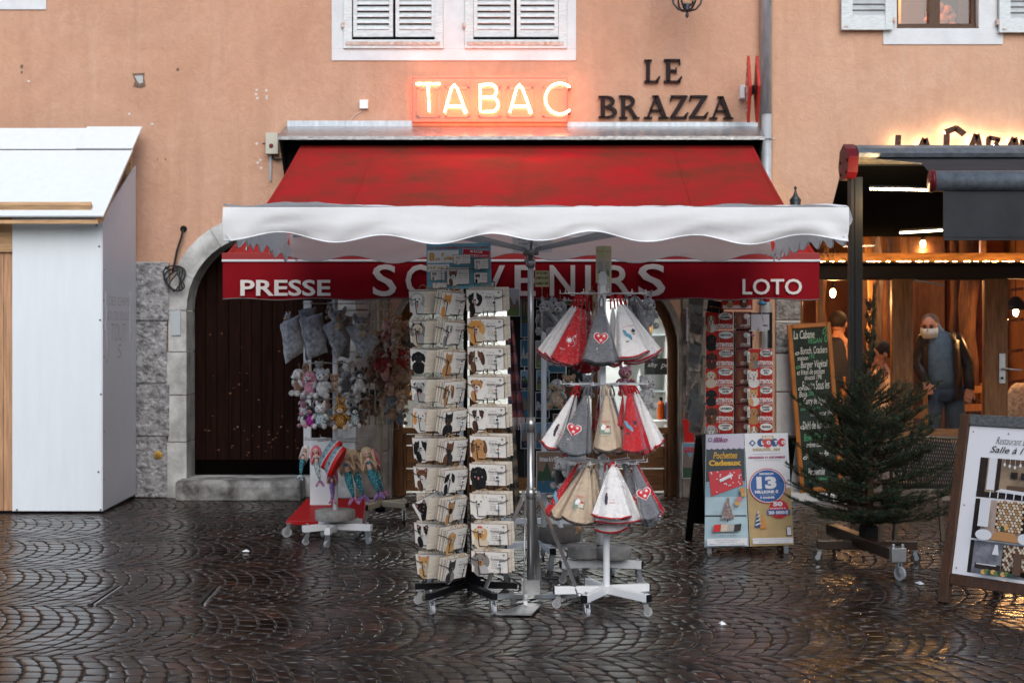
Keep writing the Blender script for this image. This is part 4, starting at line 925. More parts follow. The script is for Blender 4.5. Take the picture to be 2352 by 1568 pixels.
mb=MB(); mb.cyl((RX0-.02,9.6,rz),(RX0,9.6,rz),.078,dred,n=20); build(mb,"end_cap",pg_)
mb=MB(); mb.b2((PX(2166,9.6),9.585,PZ(552,9.6)),(X1,9.6,PZ(440,9.6)),darkf); mb.b2((PX(2166,9.6),9.582,PZ(546,9.6)),(X1,9.584,PZ(545,9.6)),black_metal); build(mb,"valance",pg_)
mb=MB()                                                    # dark cloth sloping back to the wall, with its cheek
a=Vector((X0-.05,AD+.16,PZ(420,AD))); 
q=[Vector((X0-.05,AD+.16,PZ(374,AD))),Vector((X1,AD+.16,PZ(374,AD))),Vector((X1,WD-.03,PZ(541,WD))),Vector((PX(1893,WD),WD-.03,PZ(541,WD)))]
nn=Vector((0,0,.012)); mb.add(q+[v+nn for v in q],[(0,1,2,3),(7,6,5,4),(0,3,7,4),(1,0,4,5)],darkf)
under=mat("awning_underside_shade",(.006,.006,.007),.9,spec=.0); mb.add([v-nn for v in q],[(0,1,2,3)],under)  # black sheet added below: the underside's shade put into colour
build(mb,"rear_canopy",pg_)
for (ax,ay,bx,by,D_) in ((1997,434,2140,437,10.5),(2066,535,2165,529,11.6)):
    m2=MB(); A_v=P(ax,ay,D_); B_v=P(bx,by,D_-.1); m2.bar(A_v+Vector((0,0,.02)),B_v+Vector((0,0,.02)),.03,.015,black_metal); n_=22
    for k in range(n_):
        c=A_v.lerp(B_v,(k+.5)/n_); m2.box(c,((B_v-A_v).length/n_*.62,.02,.014),mat("white_led",(1,1,1),.4,emit=(1,.78,.5),es=16))
    build(m2,"led_strip",pg_)
plight("terrace_light",P(2070,455,10.55),26,(1,.66,.32),.1)
# ---------------------------------------------------------------- display stands: shared pieces
def caster(parent, c, face, tyre=wheel_grey, r=.024, top=.075):
    "castor under point c (x,y); face = heading in degrees"
    m2=MB(); d=Vector((math.cos(R(face)),math.sin(R(face)),0)); s=Vector((-d.y,d.x,0)); ax=Vector((c[0],c[1],0))+d*.014
    m2.box(Vector((c[0],c[1],top)),(.04,.04,.004),steel,Matrix.Rotation(R(face),3,'Z')); m2.cyl((c[0],c[1],top-.012),(c[0],c[1],top),.016,steel,n=10)
    for k in (-1,1):
        a=Vector((c[0],c[1],top-.012))+s*.013*k; b=Vector((ax.x,ax.y,r))+s*.013*k; m2.bar(a,b,.003,.026,steel,up=d)
    f=build(m2,"caster",parent)
    m2=MB(); p=Vector((ax.x,ax.y,r)); m2.cyl(p-s*.009,p+s*.009,r,tyre,n=18,smooth=False); m2.cyl(p-s*.0115,p+s*.0115,r*.5,steel,n=12,smooth=False); build(m2,"wheel",f)
def base(parent, c, arms, z, m, w=.032, h=.034, cap=black_metal, tyre=wheel_grey, nut=True):
    "c: centre (x,y); arms: list of (dx,dy)"
    for i,(dx,dy) in enumerate(arms):
        m2=MB(); e=Vector((c[0]+dx,c[1]+dy,z)); m2.bar((c[0],c[1],z+.0006*i),e,w,h+.0006*i,m); L=Vector((dx,dy,0)).normalized()
        m2.bar(e,e+L*.007,w+.001,h+.001,cap)
        q=e-L*.025
        if nut: m2.cyl((q.x,q.y,z+h/2),(q.x,q.y,z+h/2+.014),.008,steel,n=8)
        build(m2,"base_arm",parent,bevel=.002)
        caster(parent,(q.x,q.y),math.degrees(math.atan2(dy,dx))+random.uniform(-70,70),tyre,top=z-h/2)
C3=lambda c:tuple(c)
# ---------------------------------------------------------------- flat drawings of dogs and cats
def ink(name,c): return mat("print_"+name,c,.6)
PAL={"white":(.72,.70,.66),"cream":(.62,.52,.40),"tan":(.42,.22,.09),"orange":(.62,.27,.07),"brown":(.14,.06,.03),"choc":(.07,.03,.02),"black":(.012,.012,.013),"grey":(.22,.21,.20),"silver":(.42,.41,.40),"dark":(.04,.035,.035),"ginger":(.58,.33,.12),"pink":(.60,.22,.22)}
for k,v in PAL.items(): ink(k,v)
K_=lambda n:_m["print_"+n]
def pet(mb,cx,cy,s,fur,muz,ear,etype,chest=None,blaze=None,tongue=False,bow=False,rim=None):
    "head about 1 unit wide scaled by s"
    E=lambda x,y,rx,ry,m,rot=0:mb.el(cx+x*s,cy+y*s,rx*s,ry*s,K_(m),rot)
    T=lambda pts,m:mb.pg([(cx+x*s,cy+y*s) for x,y in pts],K_(m))
    if rim: E(0,-.1,.78,.72,rim)
    E(0,-.85,.62,.55,chest or fur); E(-.28,-.9,.25,.5,fur,10)
    if etype=="drop": E(-.46,.0,.17,.38,ear,-14); E(.46,.0,.17,.38,ear,14)
    if etype=="long": E(-.50,-.15,.20,.58,ear,-8); E(.50,-.15,.20,.58,ear,8)
    if etype=="prick": T([(-.46,.15),(-.42,.72),(-.10,.40)],ear); T([(.46,.15),(.42,.72),(.10,.40)],ear)
    if etype=="cat": T([(-.50,.1),(-.50,.66),(-.08,.40)],ear); T([(.50,.1),(.50,.66),(.08,.40)],ear); T([(-.42,.2),(-.43,.52),(-.2,.38)],"pink"); T([(.42,.2),(.43,.52),(.2,.38)],"pink")
    if etype=="fold": T([(-.52,.36),(-.30,.50),(-.20,.30),(-.48,.12)],ear); T([(.52,.36),(.30,.50),(.20,.30),(.48,.12)],ear)
    E(0,.05,.46,.46,fur)
    if etype=="fluff": E(-.3,-.15,.28,.5,ear,15); E(.3,-.15,.28,.5,ear,-15); E(0,.1,.36,.34,fur)
    if blaze: T([(-.09,.5),(.09,.5),(.15,-.2),(-.15,-.2)],blaze)
    E(0,-.22,.27,.24,muz)
    E(-.19,.10,.065,.07,"black"); E(.19,.10,.065,.07,"black")
    if etype=="cat": E(-.19,.10,.07,.06,"ginger"); E(.19,.10,.07,.06,"ginger"); E(-.19,.10,.03,.055,"black"); E(.19,.10,.03,.055,"black"); E(0,-.14,.05,.04,"pink")
    else: E(-.18,.115,.018,.018,"white"); E(.20,.115,.018,.018,"white"); E(0,-.13,.10,.075,"black")
    T([(-.12,-.32),(0,-.27),(.12,-.32),(0,-.35)],"black")
    if tongue: E(0,-.44,.075,.14,"pink")
    if bow: E(-.1,.5,.12,.07,"red_bow",20); E(.1,.5,.12,.07,"red_bow",-20)
ink("red_bow",(.6,.03,.03))
ply=mat("cream_plywood",(.60,.545,.465),.6,var=.2,vs=14,stretch=(1,1,7)); plyp=mat("printed_plywood",(.72,.70,.66),.5,var=.10,vs=10,stretch=(1,1,8)); pedge=mat("brown_print_edge",(.16,.06,.025),.5); cord=mat("jute_cord",(.42,.29,.16),.85); txt=mat("brown_print_text",(.07,.045,.035),.6); tagm=mat("price_tag_paper",(.78,.80,.82),.5)
PW,PH,PT=.205,.120,.006
def paw(mb,x,y,s,m):
    mb.el(x,y,s,s*.8,m)
    for k in range(4): a=R(35+k*37); mb.el(x+1.7*s*math.cos(a),y+1.6*s*math.sin(a),s*.38,s*.5,m)
def loops(mb,z0,n=2):
    for k in range(n):
        cx=random.uniform(-.06,.06); w=random.uniform(.018,.035); h=random.uniform(.018,.030); ph=random.uniform(-.01,.01)
        mb.tube([(cx+w*math.cos(t)*1.0,PH/2-.004+h*max(0,math.sin(t)),z0+ph*math.sin(t)+.002) for t in [math.pi*i/9 for i in range(10)]],.0016,cord,n=5)
def plaque(M,label,spec=None,name=None,group=None,pre="Ici vit un",lines=("Il fait partie","de la famille","et il adore","les caresses")):
    o=M.translation; mb=MB(); mb.M=M
    mb.box((0,0,-PT/2),(PW,PH,PT),ply)
    if spec:
        mb.z=0; mb.rc(-PW/2,-PH/2,PW/2,PH/2,pedge,.0004); mb.z=.0004; mb.rc(-PW/2+.0028,-PH/2+.0028,PW/2-.0028,PH/2-.0028,plyp)
        pet(mb,-.050,.010,.066,**spec)
        mb.rc(-PW/2,-PH/2-.03,PW/2,-PH/2,ply,-.003) if False else None
        mb.tx(pre,.012,.032,.007,txt,w=.042)
        mb.tx(name,.006,.014,.012,txt,w=min(.078,.011*len(name)),bold=.02)
        for i,l in enumerate(lines): mb.tx(l,.014,.002-.0105*i,.006,txt,w=.0042*len(l))
        paw(mb,.083,.043,.0042,txt); paw(mb,-.002,-.043,.002,txt); paw(mb,.03,-.046,.002,txt); paw(mb,-.004,.044,.002,txt)
    else: pass
    r=build(mb,"dog_plaque" if spec else "wooden_plaque",loc=o,label=label,cat="plaque",group=group)
    m2=MB(); m2.M=M; loops(m2,-PT/2,2 if spec else 1); build(m2,"hanging_cord",r)
    if spec:
        m2=MB(); m2.M=M@Matrix.Translation((.058 if True else 0,-.012,.010)); m2.box((0,0,0),(.026,.030,.0008),tagm); m2.z=.001; m2.el(-.004,.002,.005,.007,K_(spec["fur"])); m2.rc(.004,-.004,.010,.008,K_("silver")); m2.rc(-.008,-.012,.008,-.009,K_("grey")); build(m2,"price_tag",r)
    return r
def pocket(parent,M):
    m2=MB(); m2.M=M; w=PW/2+.004; b=-PH/2-.006; r=.0023
    for s in (-1,1):
        m2.tube([(s*.058,b,-.03),(s*.058,b,.006),(s*.060,b+.045,.009),(s*.060,b+.078,.010),(s*.085,b+.080,.009),(s*w,b+.092,.008),(s*(w+.004),b+.092,-.04)],r,black_wire,n=5)
    m2.tube([(-.058,b,.006),(.058,b,.006)],r,black_wire,n=5); m2.tube([(-.058,b,-.03),(.058,b,-.03)],r,black_wire,n=5)
    build(m2,"wire_pocket",parent)
S=lambda fur,muz,ear,et,**k: dict(fur=fur,muz=muz,ear=ear,etype=et,**k)
RC=[("Shih Tzu",S("black","white","black","fluff",chest="white",blaze="white",tongue=True),"shih tzu, black and white"),
("Spitz",S("orange","cream","orange","prick",chest="cream",rim="ginger",tongue=True),"fluffy orange spitz"),
("Springer Anglais",S("brown","white","choc","long",chest="white",blaze="white"),"brown and white springer with long ears"),
("Staffordshire Terrier",S("tan","white","brown","fold",chest="white",tongue=True),"tan terrier with its tongue out"),
("Staffordshire Bull Terrier",S("choc","white","dark","fold",chest="white",blaze="white"),"dark brown bull terrier with a white chest"),
("Teckel",S("tan","tan","brown","long",chest="tan"),"light brown dachshund with long ears"),
("Terre Neuve",S("black","black","black","long",chest="black",tongue=True),"shaggy all black newfoundland"),
("West Highland White Terrier",S("white","white","cream","prick",chest="white",rim="white"),"small white terrier with pricked ears"),
("Yorkshire",S("cream","tan","ginger","fluff",chest="cream",bow=True),"long haired yorkshire with a red bow"),
("Yorkshire",S("grey","tan","brown","prick",chest="silver",rim="grey"),"grey and tan yorkshire with pricked ears")]
LC=[("Bulldog",S("white","white","cream","fold",chest="white",tongue=True,rim="silver"),"white bulldog"),
("Cairn Terrier",S("cream","grey","dark","prick",chest="silver",rim="grey",tongue=True),"scruffy grey terrier"),
("Cane Corso",S("black","dark","black","drop",chest="black"),"black mastiff"),
("Carlin",S("silver","black","black","fold",chest="silver",tongue=True),"pug with a black muzzle"),
("Cavalier King",S("white","white","orange","long",chest="white",blaze="white"),"orange and white spaniel"),
("Cavalier King",S("black","white","black","long",chest="white",blaze="white"),"black and white spaniel"),
("Chat",S("brown","white","brown","cat",chest="white"),"brown tabby cat"),
("Chat",S("black","black","black","cat",chest="black"),"all black cat, hung crooked"),
("Chat",S("black","white","black","cat",chest="white",blaze="white"),"black and white cat"),
("Chat",S("ginger","cream","orange","cat",chest="cream"),"ginger cat")]
MC=[("Akita Inu",S("orange","white","orange","prick",chest="white"),"orange akita"),
("American Staff",S("grey","white","silver","fold",chest="white",blaze="white",tongue=True),"grey and white terrier"),
("American Staff",S("tan","tan","tan","prick",chest="tan"),"plain tan terrier"),
("Beagle",S("tan","white","brown","long",chest="white",blaze="white"),"white chested beagle"),
("Beauceron",S("black","brown","black","prick",chest="black"),"black hound with pricked ears"),
("Berger Allemand",S("brown","dark","brown","prick",chest="dark"),"brown shepherd with a dark muzzle"),
("Berger Australien",S("black","white","black","drop",chest="white",blaze="white"),"black and white collie"),
("Berger Belge",S("tan","black","brown","prick",chest="cream"),"tan shepherd with a black muzzle"),
("Berger de Brie",S("ginger","cream","tan","fluff",chest="ginger"),"shaggy fawn sheepdog"),
("Berger Picard",S("dark","grey","dark","prick",chest="grey"),"dark grey shepherd")]
RX,RY=PX(1069,7.75),7.75
rack=empty("plaque_rack",(RX,RY,0),"tall black revolving wire rack of wooden pet plaques standing on castors","display rack")
mb=MB(); mb.b2((RX-.011,RY-.011,.10),(RX+.011,RY+.011,1.80),black_metal)
for dx,dy in ((.10,-.05),(-.10,-.05),(.03,-.10),(-.045,-.10),(.16,.0),(-.18,.0),(.12,.12),(-.12,.12)): mb.cyl((RX+dx,RY+dy,.24),(RX+dx,RY+dy,1.78),.0035,black_wire,n=6)
for z in [PZ(690+66.8*i,7.6)-.05 for i in range(10)]+[1.78]:
    mb.tube([(RX+.1,RY-.05,z),(RX+.16,RY,z),(RX+.12,RY+.12,z),(RX-.12,RY+.12,z),(RX-.18,RY,z),(RX-.10,RY-.05,z),(RX-.045,RY-.10,z),(RX+.03,RY-.10,z)],.002,black_wire,n=5,close=True)
build(mb,"mast",rack)
mb=MB()
for a in range(4):
    d=Vector((math.cos(R(45+90*a)),math.sin(R(45+90*a)),0)); c=Vector((RX,RY,0)); q=[c+Vector((0,0,.11)),c+d*.15+Vector((0,0,.11)),c+Vector((0,0,.24))]; s_=d.cross(Vector((0,0,1)))*.003
    mb.add([v-s_ for v in q]+[v+s_ for v in q],[(0,1,2),(5,4,3),(0,3,4,1),(1,4,5,2),(2,5,3,0)],black_metal)
build(mb,"gusset",rack)
base(rack,(RX,RY),[(-.27,-.06),(-.185,-.35),(.165,-.35),(.28,-.04),(.02,.33)],.098,black_metal,cap=black_metal)
for i in range(10):
    yc=691+66.8*i
    # right column, faces almost to the street
    c=P(1114+1.2*i+random.uniform(-1.5,1.5),yc-1+random.uniform(-2,2),7.50); M0=FR(c,-14,9,random.uniform(-1.2,1.2)); nm,sp,lb=RC[i]
    plaque(M0,"wooden plaque with a %s, right column"%lb,sp,nm,group="printed pet plaques on the black rack",pre="Ici vit un" if i%2 else "Le plus beau")
    for k in (1,2): plaque(FR(c,-14,9,0)@Matrix.Translation((.014*k,.004*k,-.013*k)),"plain plaque behind the %s, right column"%lb,group="plaques stacked behind the %s"%lb)
    plaque(FR(P(1128,yc-1,7.92),20,-5),"back of a wooden plaque on the far side of the black rack, right column",group="plaques on the far side, right column")
    pocket(rack,FR(c,-14,9))
    # left column
    c=P(978+1.6*i+random.uniform(-2,2),yc+2+random.uniform(-2,2),7.62); nm,sp,lb=LC[i]; M0=FR(c,-22,9,27 if i==7 else random.uniform(-2.5,2.5))
    plaque(M0,"wooden plaque with a%s %s, left column"%("n" if lb[0] in "ao" else "",lb),sp,nm,group="printed pet plaques on the black rack")
    pocket(rack,FR(c,-22,9))
    plaque(FR(c,-22,9,0)@Matrix.Translation((.012,.006,-.014)),"plain plaque behind the %s, left column"%lb,group="plaques stacked behind the %s"%lb)
    # middle, turned away to the right
    c=P(1040+.9*i,yc+6+.7*i,7.47); nm,sp,lb=MC[i]; M0=FR(c,56+random.uniform(-6,5),11,random.uniform(-3,3))
    plaque(M0,"wooden plaque with a%s %s, narrow middle column"%("n" if lb[0] in "ao" else "",lb),sp,nm,group="printed pet plaques on the black rack")
    for k in (1,2): plaque(FR(c,56-2*k,11)@Matrix.Translation((-.004*k,.003*k,-.011*k)),"plain plaque behind the %s, middle column"%lb,group="plaques stacked behind the %s"%lb)
    plaque(FR(c+Vector((-.055,.02,.002)),38,10)@Matrix.Translation((0,0,-.02)),"blank cream plaque just left of the %s, middle column"%lb)
    pocket(rack,FR(c,56,11))
# header poster of the rack
hb=MB(); hb.M=FR(P(1054,611,7.62),0,-3,1.2)
W_=148*7.62/F; H_=104*7.62/F; X_=lambda x:(x-1054)*7.62/F; Y_=lambda y:(611-y)*7.62/F
blu=mat("poster_blue",(.16,.42,.52),.5,var=.25,vs=6); gold=mat("gold_ink",(.62,.36,.05),.5); redi=mat("poster_red",(.50,.015,.03),.5); wht=mat("poster_white",(.76,.77,.78),.5)
hb.box((0,0,-.003),(W_,H_,.005),blu); hb.z=0
hb.tx("VOS RACES PRÉFÉRÉES DE CHATS ET CHIENS",X_(984),Y_(571),.014,redi,w=.33,bold=.03)
hb.rc(X_(982),Y_(603),X_(1054),Y_(574),wht); hb.tx("8",X_(986),Y_(598),.046,gold,bold=.04); hb.tx(",50",X_(999),Y_(599),.020,gold,bold=.03); hb.tx("€",X_(1014),Y_(587),.018,gold,bold=.03); hb.tx("pièce",X_(1021),Y_(598),.024,gold,w=.068,bold=.03)
hb.rc(X_(982),Y_(623),X_(1032),Y_(606),wht); hb.tx("15€ par 2",X_(984),Y_(619),.022,gold,w=.108,bold=.03)
for x_,y_,w_,h_,f_,rt in ((1005,632,34,22,"grey",0),(1052,634,52,40,"brown",0),(1106,608,34,24,"silver",0),(1104,640,32,24,"black",-4),(1010,656,34,14,"cream",4),(1062,598,40,22,"cream",2)):
    hb.rc(X_(x_-w_/2),Y_(y_+h_/2),X_(x_+w_/2),Y_(y_-h_/2),pedge); hb.rc(X_(x_-w_/2+1),Y_(y_+h_/2-1),X_(x_+w_/2-1),Y_(y_-h_/2+1),plyp); pet(hb,X_(x_-w_*.22),Y_(y_-2),h_*.45*7.62/F,f_,"white",f_,"cat",chest="white")
    for k in range(3): hb.tx("Chat" if k==0 else "gros calins",X_(x_+2),Y_(y_-3+5*k),.009 if k==0 else .006,txt,w=w_*.4*7.62/F)
build(hb,"header_poster",rack)
h2=MB(); h2.M=FR(P(1094,582,7.60),0,-3,-3.5); h2.box((0,0,0),(.15,.042,.002),wht); h2.z=.001; h2.rc(-.073,-.0195,.073,.0195,redi); h2.tx("80 RACES",-.034,.003,.012,wht,w=.068,bold=.03); h2.tx("IL Y A FORCÉMENT LA VÔTRE !",-.066,-.014,.009,wht,w=.132,bold=.02); build(h2,"sticker",rack)
h3=MB(); h3.tube([P(1015,660,7.58),P(1013,618,7.58),P(1087,617,7.58),P(1090,660,7.58)],.002,black_wire,n=5); h3.cyl(P(1054,570,7.64),P(1054,700,7.64),.005,black_wire); build(h3,"poster_holder",rack)
# ---------------------------------------------------------------- hooded hand towels on the white rack
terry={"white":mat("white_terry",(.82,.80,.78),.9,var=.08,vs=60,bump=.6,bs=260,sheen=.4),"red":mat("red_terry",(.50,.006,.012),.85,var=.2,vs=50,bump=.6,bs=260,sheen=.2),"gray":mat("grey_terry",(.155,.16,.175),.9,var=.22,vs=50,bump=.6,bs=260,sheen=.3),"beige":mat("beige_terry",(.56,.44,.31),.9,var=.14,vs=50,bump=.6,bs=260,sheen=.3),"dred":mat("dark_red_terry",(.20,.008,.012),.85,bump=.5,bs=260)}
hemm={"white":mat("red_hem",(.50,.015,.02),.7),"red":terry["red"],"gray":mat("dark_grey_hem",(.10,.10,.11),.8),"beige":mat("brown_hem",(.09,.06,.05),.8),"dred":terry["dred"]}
poly=filmmat("crinkled_poly_sleeve",(.985,.985,.99),.07,.0,.32,bump=1.0,bs=26)
Z3=lambda zx,zy:(1148.4+zx/3.4133,574.2+zy/3.4133)
TWX,TWY=PX(1393,7.6),7.6
def cone_surface(A,H,hw,dp,k,zone,seed,n=40,T=12,tip=.10,ext=0.0,infl=0.0):
    ax=H-A; L=ax.length*(1+ext); ax.normalize(); side=Vector((1,0,0))-ax*ax.x; side.normalize(); fw=ax.cross(side); fw.normalize()
    if fw.y>0: fw=-fw
    vs=[]
    for j in range(T+1):
        t=j/T; w=hw*(tip+(1-tip)*t**.85)+infl; d=dp*(.35+.65*t)*(.4+.6*min(1,t*3))+infl
        for i in range(n):
            th=2*math.pi*i/n; c=math.cos(th); s=math.sin(th)
            rip=1+.16*t*math.sin(3*th+seed)*abs(c)**.5+.05*t*math.sin(9*th+seed*2)
            l=L*t*(1-.075*c*c*t)
            fold=.55*math.sin(th*5+seed)*t*d*(1 if s<.2 else .3)*abs(c)
            vs.append(A+ax*l+side*(w*c*rip)+fw*(d*(-s)*1.0*-1+fold)*1.0 if False else A+ax*l+side*(w*c*(1+.04*t*math.sin(7*th+seed)))+fw*(-s*d+fold))
    return vs,ax,side,fw
def towel(apex,hl,hr,colr,D,label,print_=None,group=None,conv=Z3,hang=None,sleeve=True,hemc=None,depth=None):
    ax_,ay_=conv(*apex); lx,ly=conv(*hl); rx,ry=conv(*hr)
    cx,cy=(lx+rx)/2,(ly+ry)/2+4; A=P(ax_,ay_,D+.03); H=P(cx,cy,D-.045); hw=math.hypot(rx-lx,ry-ly)/2*D/F
    dp=depth or max(.03,min(.055,hw*.42)); n,T=40,12
    seed=random.uniform(0,6); vs,ax,side,fw=cone_surface(A,H,hw,dp,1,0,seed)
    mb=MB(); tm=terry[colr]; hm=hemc or hemm[colr]
    fs=[(j*n+i,j*n+(i+1)%n,(j+1)*n+(i+1)%n,(j+1)*n+i) for j in range(T) for i in range(n)]
    mb.add(vs,fs,tm,True); mb.add(vs[:n],[tuple(range(n))],tm); last=vs[-n:]; c=sum(last,Vector())/n-ax*.02
    mb.add(last+[c],[(i,(i+1)%n,n) for i in range(n)],tm,True)
    r=build(mb,"hand_towel",loc=A,label=label,cat="towel",group=group)
    m2=MB(); m2.tube(last,.0042,hm,n=6,close=True)
    build(m2,"hem",r)
    m2=MB(); hx,hy=hang or (ax_+(TWX*F/D+CX-ax_)*.25, ay_-24)
    hp=P(hx,hy,D+.04); lm=hemm[colr] if colr in("white","red") else tm
    for s in (-1,1): m2.tube([A+side*.012*s-ax*-.01,A.lerp(hp,.5)+side*.010*s,hp],.0045,lm,n=6)
    build(m2,"hanging_loop",r)
    if print_:
        m2=MB(); t=print_.get("t",.62); o=A+ax*((H-A).length*t)+side*(print_.get("dx",0))+fw*(dp*(.35+.65*t)*1.03+.003)
        up=-ax; zz=fw; xx=up.cross(zz); xx.normalize()
        # lean the print with the front of the cone
        sl=math.atan2(dp*.65,(H-A).length); M=Matrix((xx,up,zz)).transposed().to_4x4(); M.translation=o; m2.M=M@Matrix.Rotation(sl,4,'X')
        k=print_["k"]; wt=mat("white_thread",(.78,.78,.78),.7); rt=mat("red_thread",(.55,.02,.03),.7); nt_=mat("navy_thread",(.05,.04,.07),.7); bt=mat("blue_thread",(.12,.30,.42),.7); gt=mat("green_thread",(.20,.26,.20),.7)
        def heart(x,y,s,m_):
            m2.pg([(x+s*.062*16*math.sin(a)**3,y+s*.062*(13*math.cos(a)-5*math.cos(2*a)-2*math.cos(3*a)-math.cos(4*a))) for a in [2*math.pi*i/26 for i in range(26)]],m_)
        def star(x,y,s,m_):
            m2.pg([(x+(s if i%2==0 else s*.35)*math.cos(math.pi*i/8),y+(s if i%2==0 else s*.35)*math.sin(math.pi*i/8)) for i in range(16)],m_)
        if k=="heart":
            heart(0,0,.040,wt); heart(0,0,.036,rt); star(-.014,.012,.011,wt); star(.016,.012,.012,wt); star(0,-.012,.012,wt)
            if not print_.get("plain"): m2.tx("Annecy",0,-.066,.013,wt,w=.052,shear=.3,center=True)
        if k=="edel":
            star(-.004,.0,.022,wt); m2.tube([(.02+.010*math.sin(i*.9),-.03+.009*i,.002) for i in range(9)],.0012,wt,n=4); star(.022,.028,.008,wt); star(.0,-.03,.006,wt); m2.tx("Annecy",-.02,-.062,.012,wt,w=.045,shear=.3,center=True)
        if k=="lake":
            m2.pg([(-.035,.035),(-.018,.03),(-.012,.012),(.004,.0),(.010,-.02),(.002,-.03),(-.010,-.012),(-.024,.0),(-.030,.016)],bt); m2.tx("Lac d'Annecy",0,.042,.010,rt,w=.062,shear=.3,center=True); m2.pg([(.012,.022),(.022,.032),(.034,.018),(.028,.010),(.014,.012)],nt_); m2.pg([(-.036,-.034),(-.02,-.028),(-.006,-.034),(-.02,-.042)],nt_); m2.pg([(.012,.006),(.03,.002),(.022,-.004)],gt)
        if k=="figure":
            m2.pg([(-.010,.03),(.0,.034),(.006,.02),(.004,-.004),(.008,-.03),(-.004,-.028),(-.012,-.002)],nt_); m2.el(-.002,.036,.006,.007,mat("dark_thread",(.12,.06,.06),.7)); m2.tx("Je peux skier",.012,.004,.006,rt,w=.03,shear=.3); m2.tx("Annecy",.010,-.014,.012,rt,w=.036,shear=.3)
        if k=="chalet":
            m2.rc(-.03,-.03,.03,.016,gt); m2.pg([(-.022,-.006),(-.022,.012),(-.008,.026),(.006,.012),(.006,-.006)],wt); m2.rc(-.004,-.018,.024,.004,mat("beige_thread",(.6,.55,.45),.7)); m2.pg([(.0,.004),(.012,.018),(.026,.004)],rt); m2.tx("ANNECY",0,.034,.009,rt,w=.045,center=True); m2.tx("Palais de l'Isle",0,-.042,.006,nt_,w=.05,center=True,shear=.3)
        build(m2,"embroidery",r)
    if sleeve:
        v2,*_q=cone_surface(A,H,hw,dp,1,0,seed,ext=.05,infl=.006)
        v2=[v+Vector((mnoise.noise(v*22),mnoise.noise(v*22+Vector((5,5,5))),mnoise.noise(v*22+Vector((9,1,4)))))*.006 for v in v2]
        m2=MB(); m2.add(v2,fs,poly,True); build(m2,"plastic_sleeve",r)
    return r
rk=empty("towel_rack",(TWX,TWY,0),"white revolving rack with three tiers of hooks for the hand towels","display rack")
mb=MB(); mb.cyl((TWX,TWY,.06),(TWX,TWY,.80),.0185,white_paint,n=18); mb.b2((TWX-.016-.02,TWY-.016,.79),(TWX+.016-.02,TWY+.016,1.83),white_paint); mb.b2((TWX-.045,TWY-.02,1.76),(TWX-.0,TWY-.012,1.82),white_paint); mb.cyl((TWX,TWY,.085),(TWX,TWY,.10),.032,white_paint,n=18); build(mb,"pole",rk,bevel=.002)
base(rk,(TWX,TWY),[(-.285,-.02),(-.135,-.27),(.205,-.25),(.235,.07),(-.09,.24)],.098,white_paint,cap=black_metal,w=.036,h=.040)
def hookring(cy,x,z,r,parent,n=10,m=white_paint,hook=.02,seed=0):
    mb=MB(); c=Vector((x,cy,z)); mb.tube([c+Vector((.045*math.cos(a),.045*math.sin(a),0)) for a in [2*math.pi*i/12 for i in range(12)]],.003,m,n=5,close=True)
    for i in range(n):
        a=2*math.pi*(i+.3)/n+seed; d=Vector((math.cos(a),math.sin(a),0)); s=Vector((-d.y,d.x,0))*.007
        mb.tube([c+d*.02-s,c+d*r-s,c+d*(r+.008)+Vector((0,0,.004)),c+d*r+s,c+d*(r*.45)+s],.0022,m,n=5)
        mb.tube([c+d*r+s,c+d*(r+.004)+s+Vector((0,0,hook))],.0022,m,n=5)
    build(mb,"hook_ring",parent)
for yy in (674,881,1058): hookring(TWY,TWX-.015,PZ(yy,TWY),.235,rk,11,seed=yy)
hd=MB(); 
for yw,xx in ((-32,1379),(34,1395)):
    hd.M=FR(P(xx,607,7.6),yw,0); hd.box((0,0,0),(.055,.20,.003),mat("pale_yellow_card",(.58,.56,.33),.5)); hd.z=.002; hd.el(0,-.02,.018,.05,K_("silver")); hd.el(.002,.03,.016,.016,K_("cream")); hd.tx("MARMOTTE",-.022,.065,.010,K_("tan"),w=.044); hd.tx("du lac",-.015,-.088,.010,K_("tan"),w=.03); hd.el(.0,-.05,.012,.02,K_("grey"))
build(hd,"header_card",rk)
hd=MB(); hd.tube([P(1372,652,7.58),P(1378,632,7.56),P(1388,624,7.56),P(1396,636,7.57),P(1398,652,7.58)],.002,white_paint,n=5); build(hd,"card_clip",rk)
Z4=lambda zx,zy:(1148.4+zx/3.4133,976.2+zy/3.4133)
g1="hand towels in plastic sleeves on the white rack"
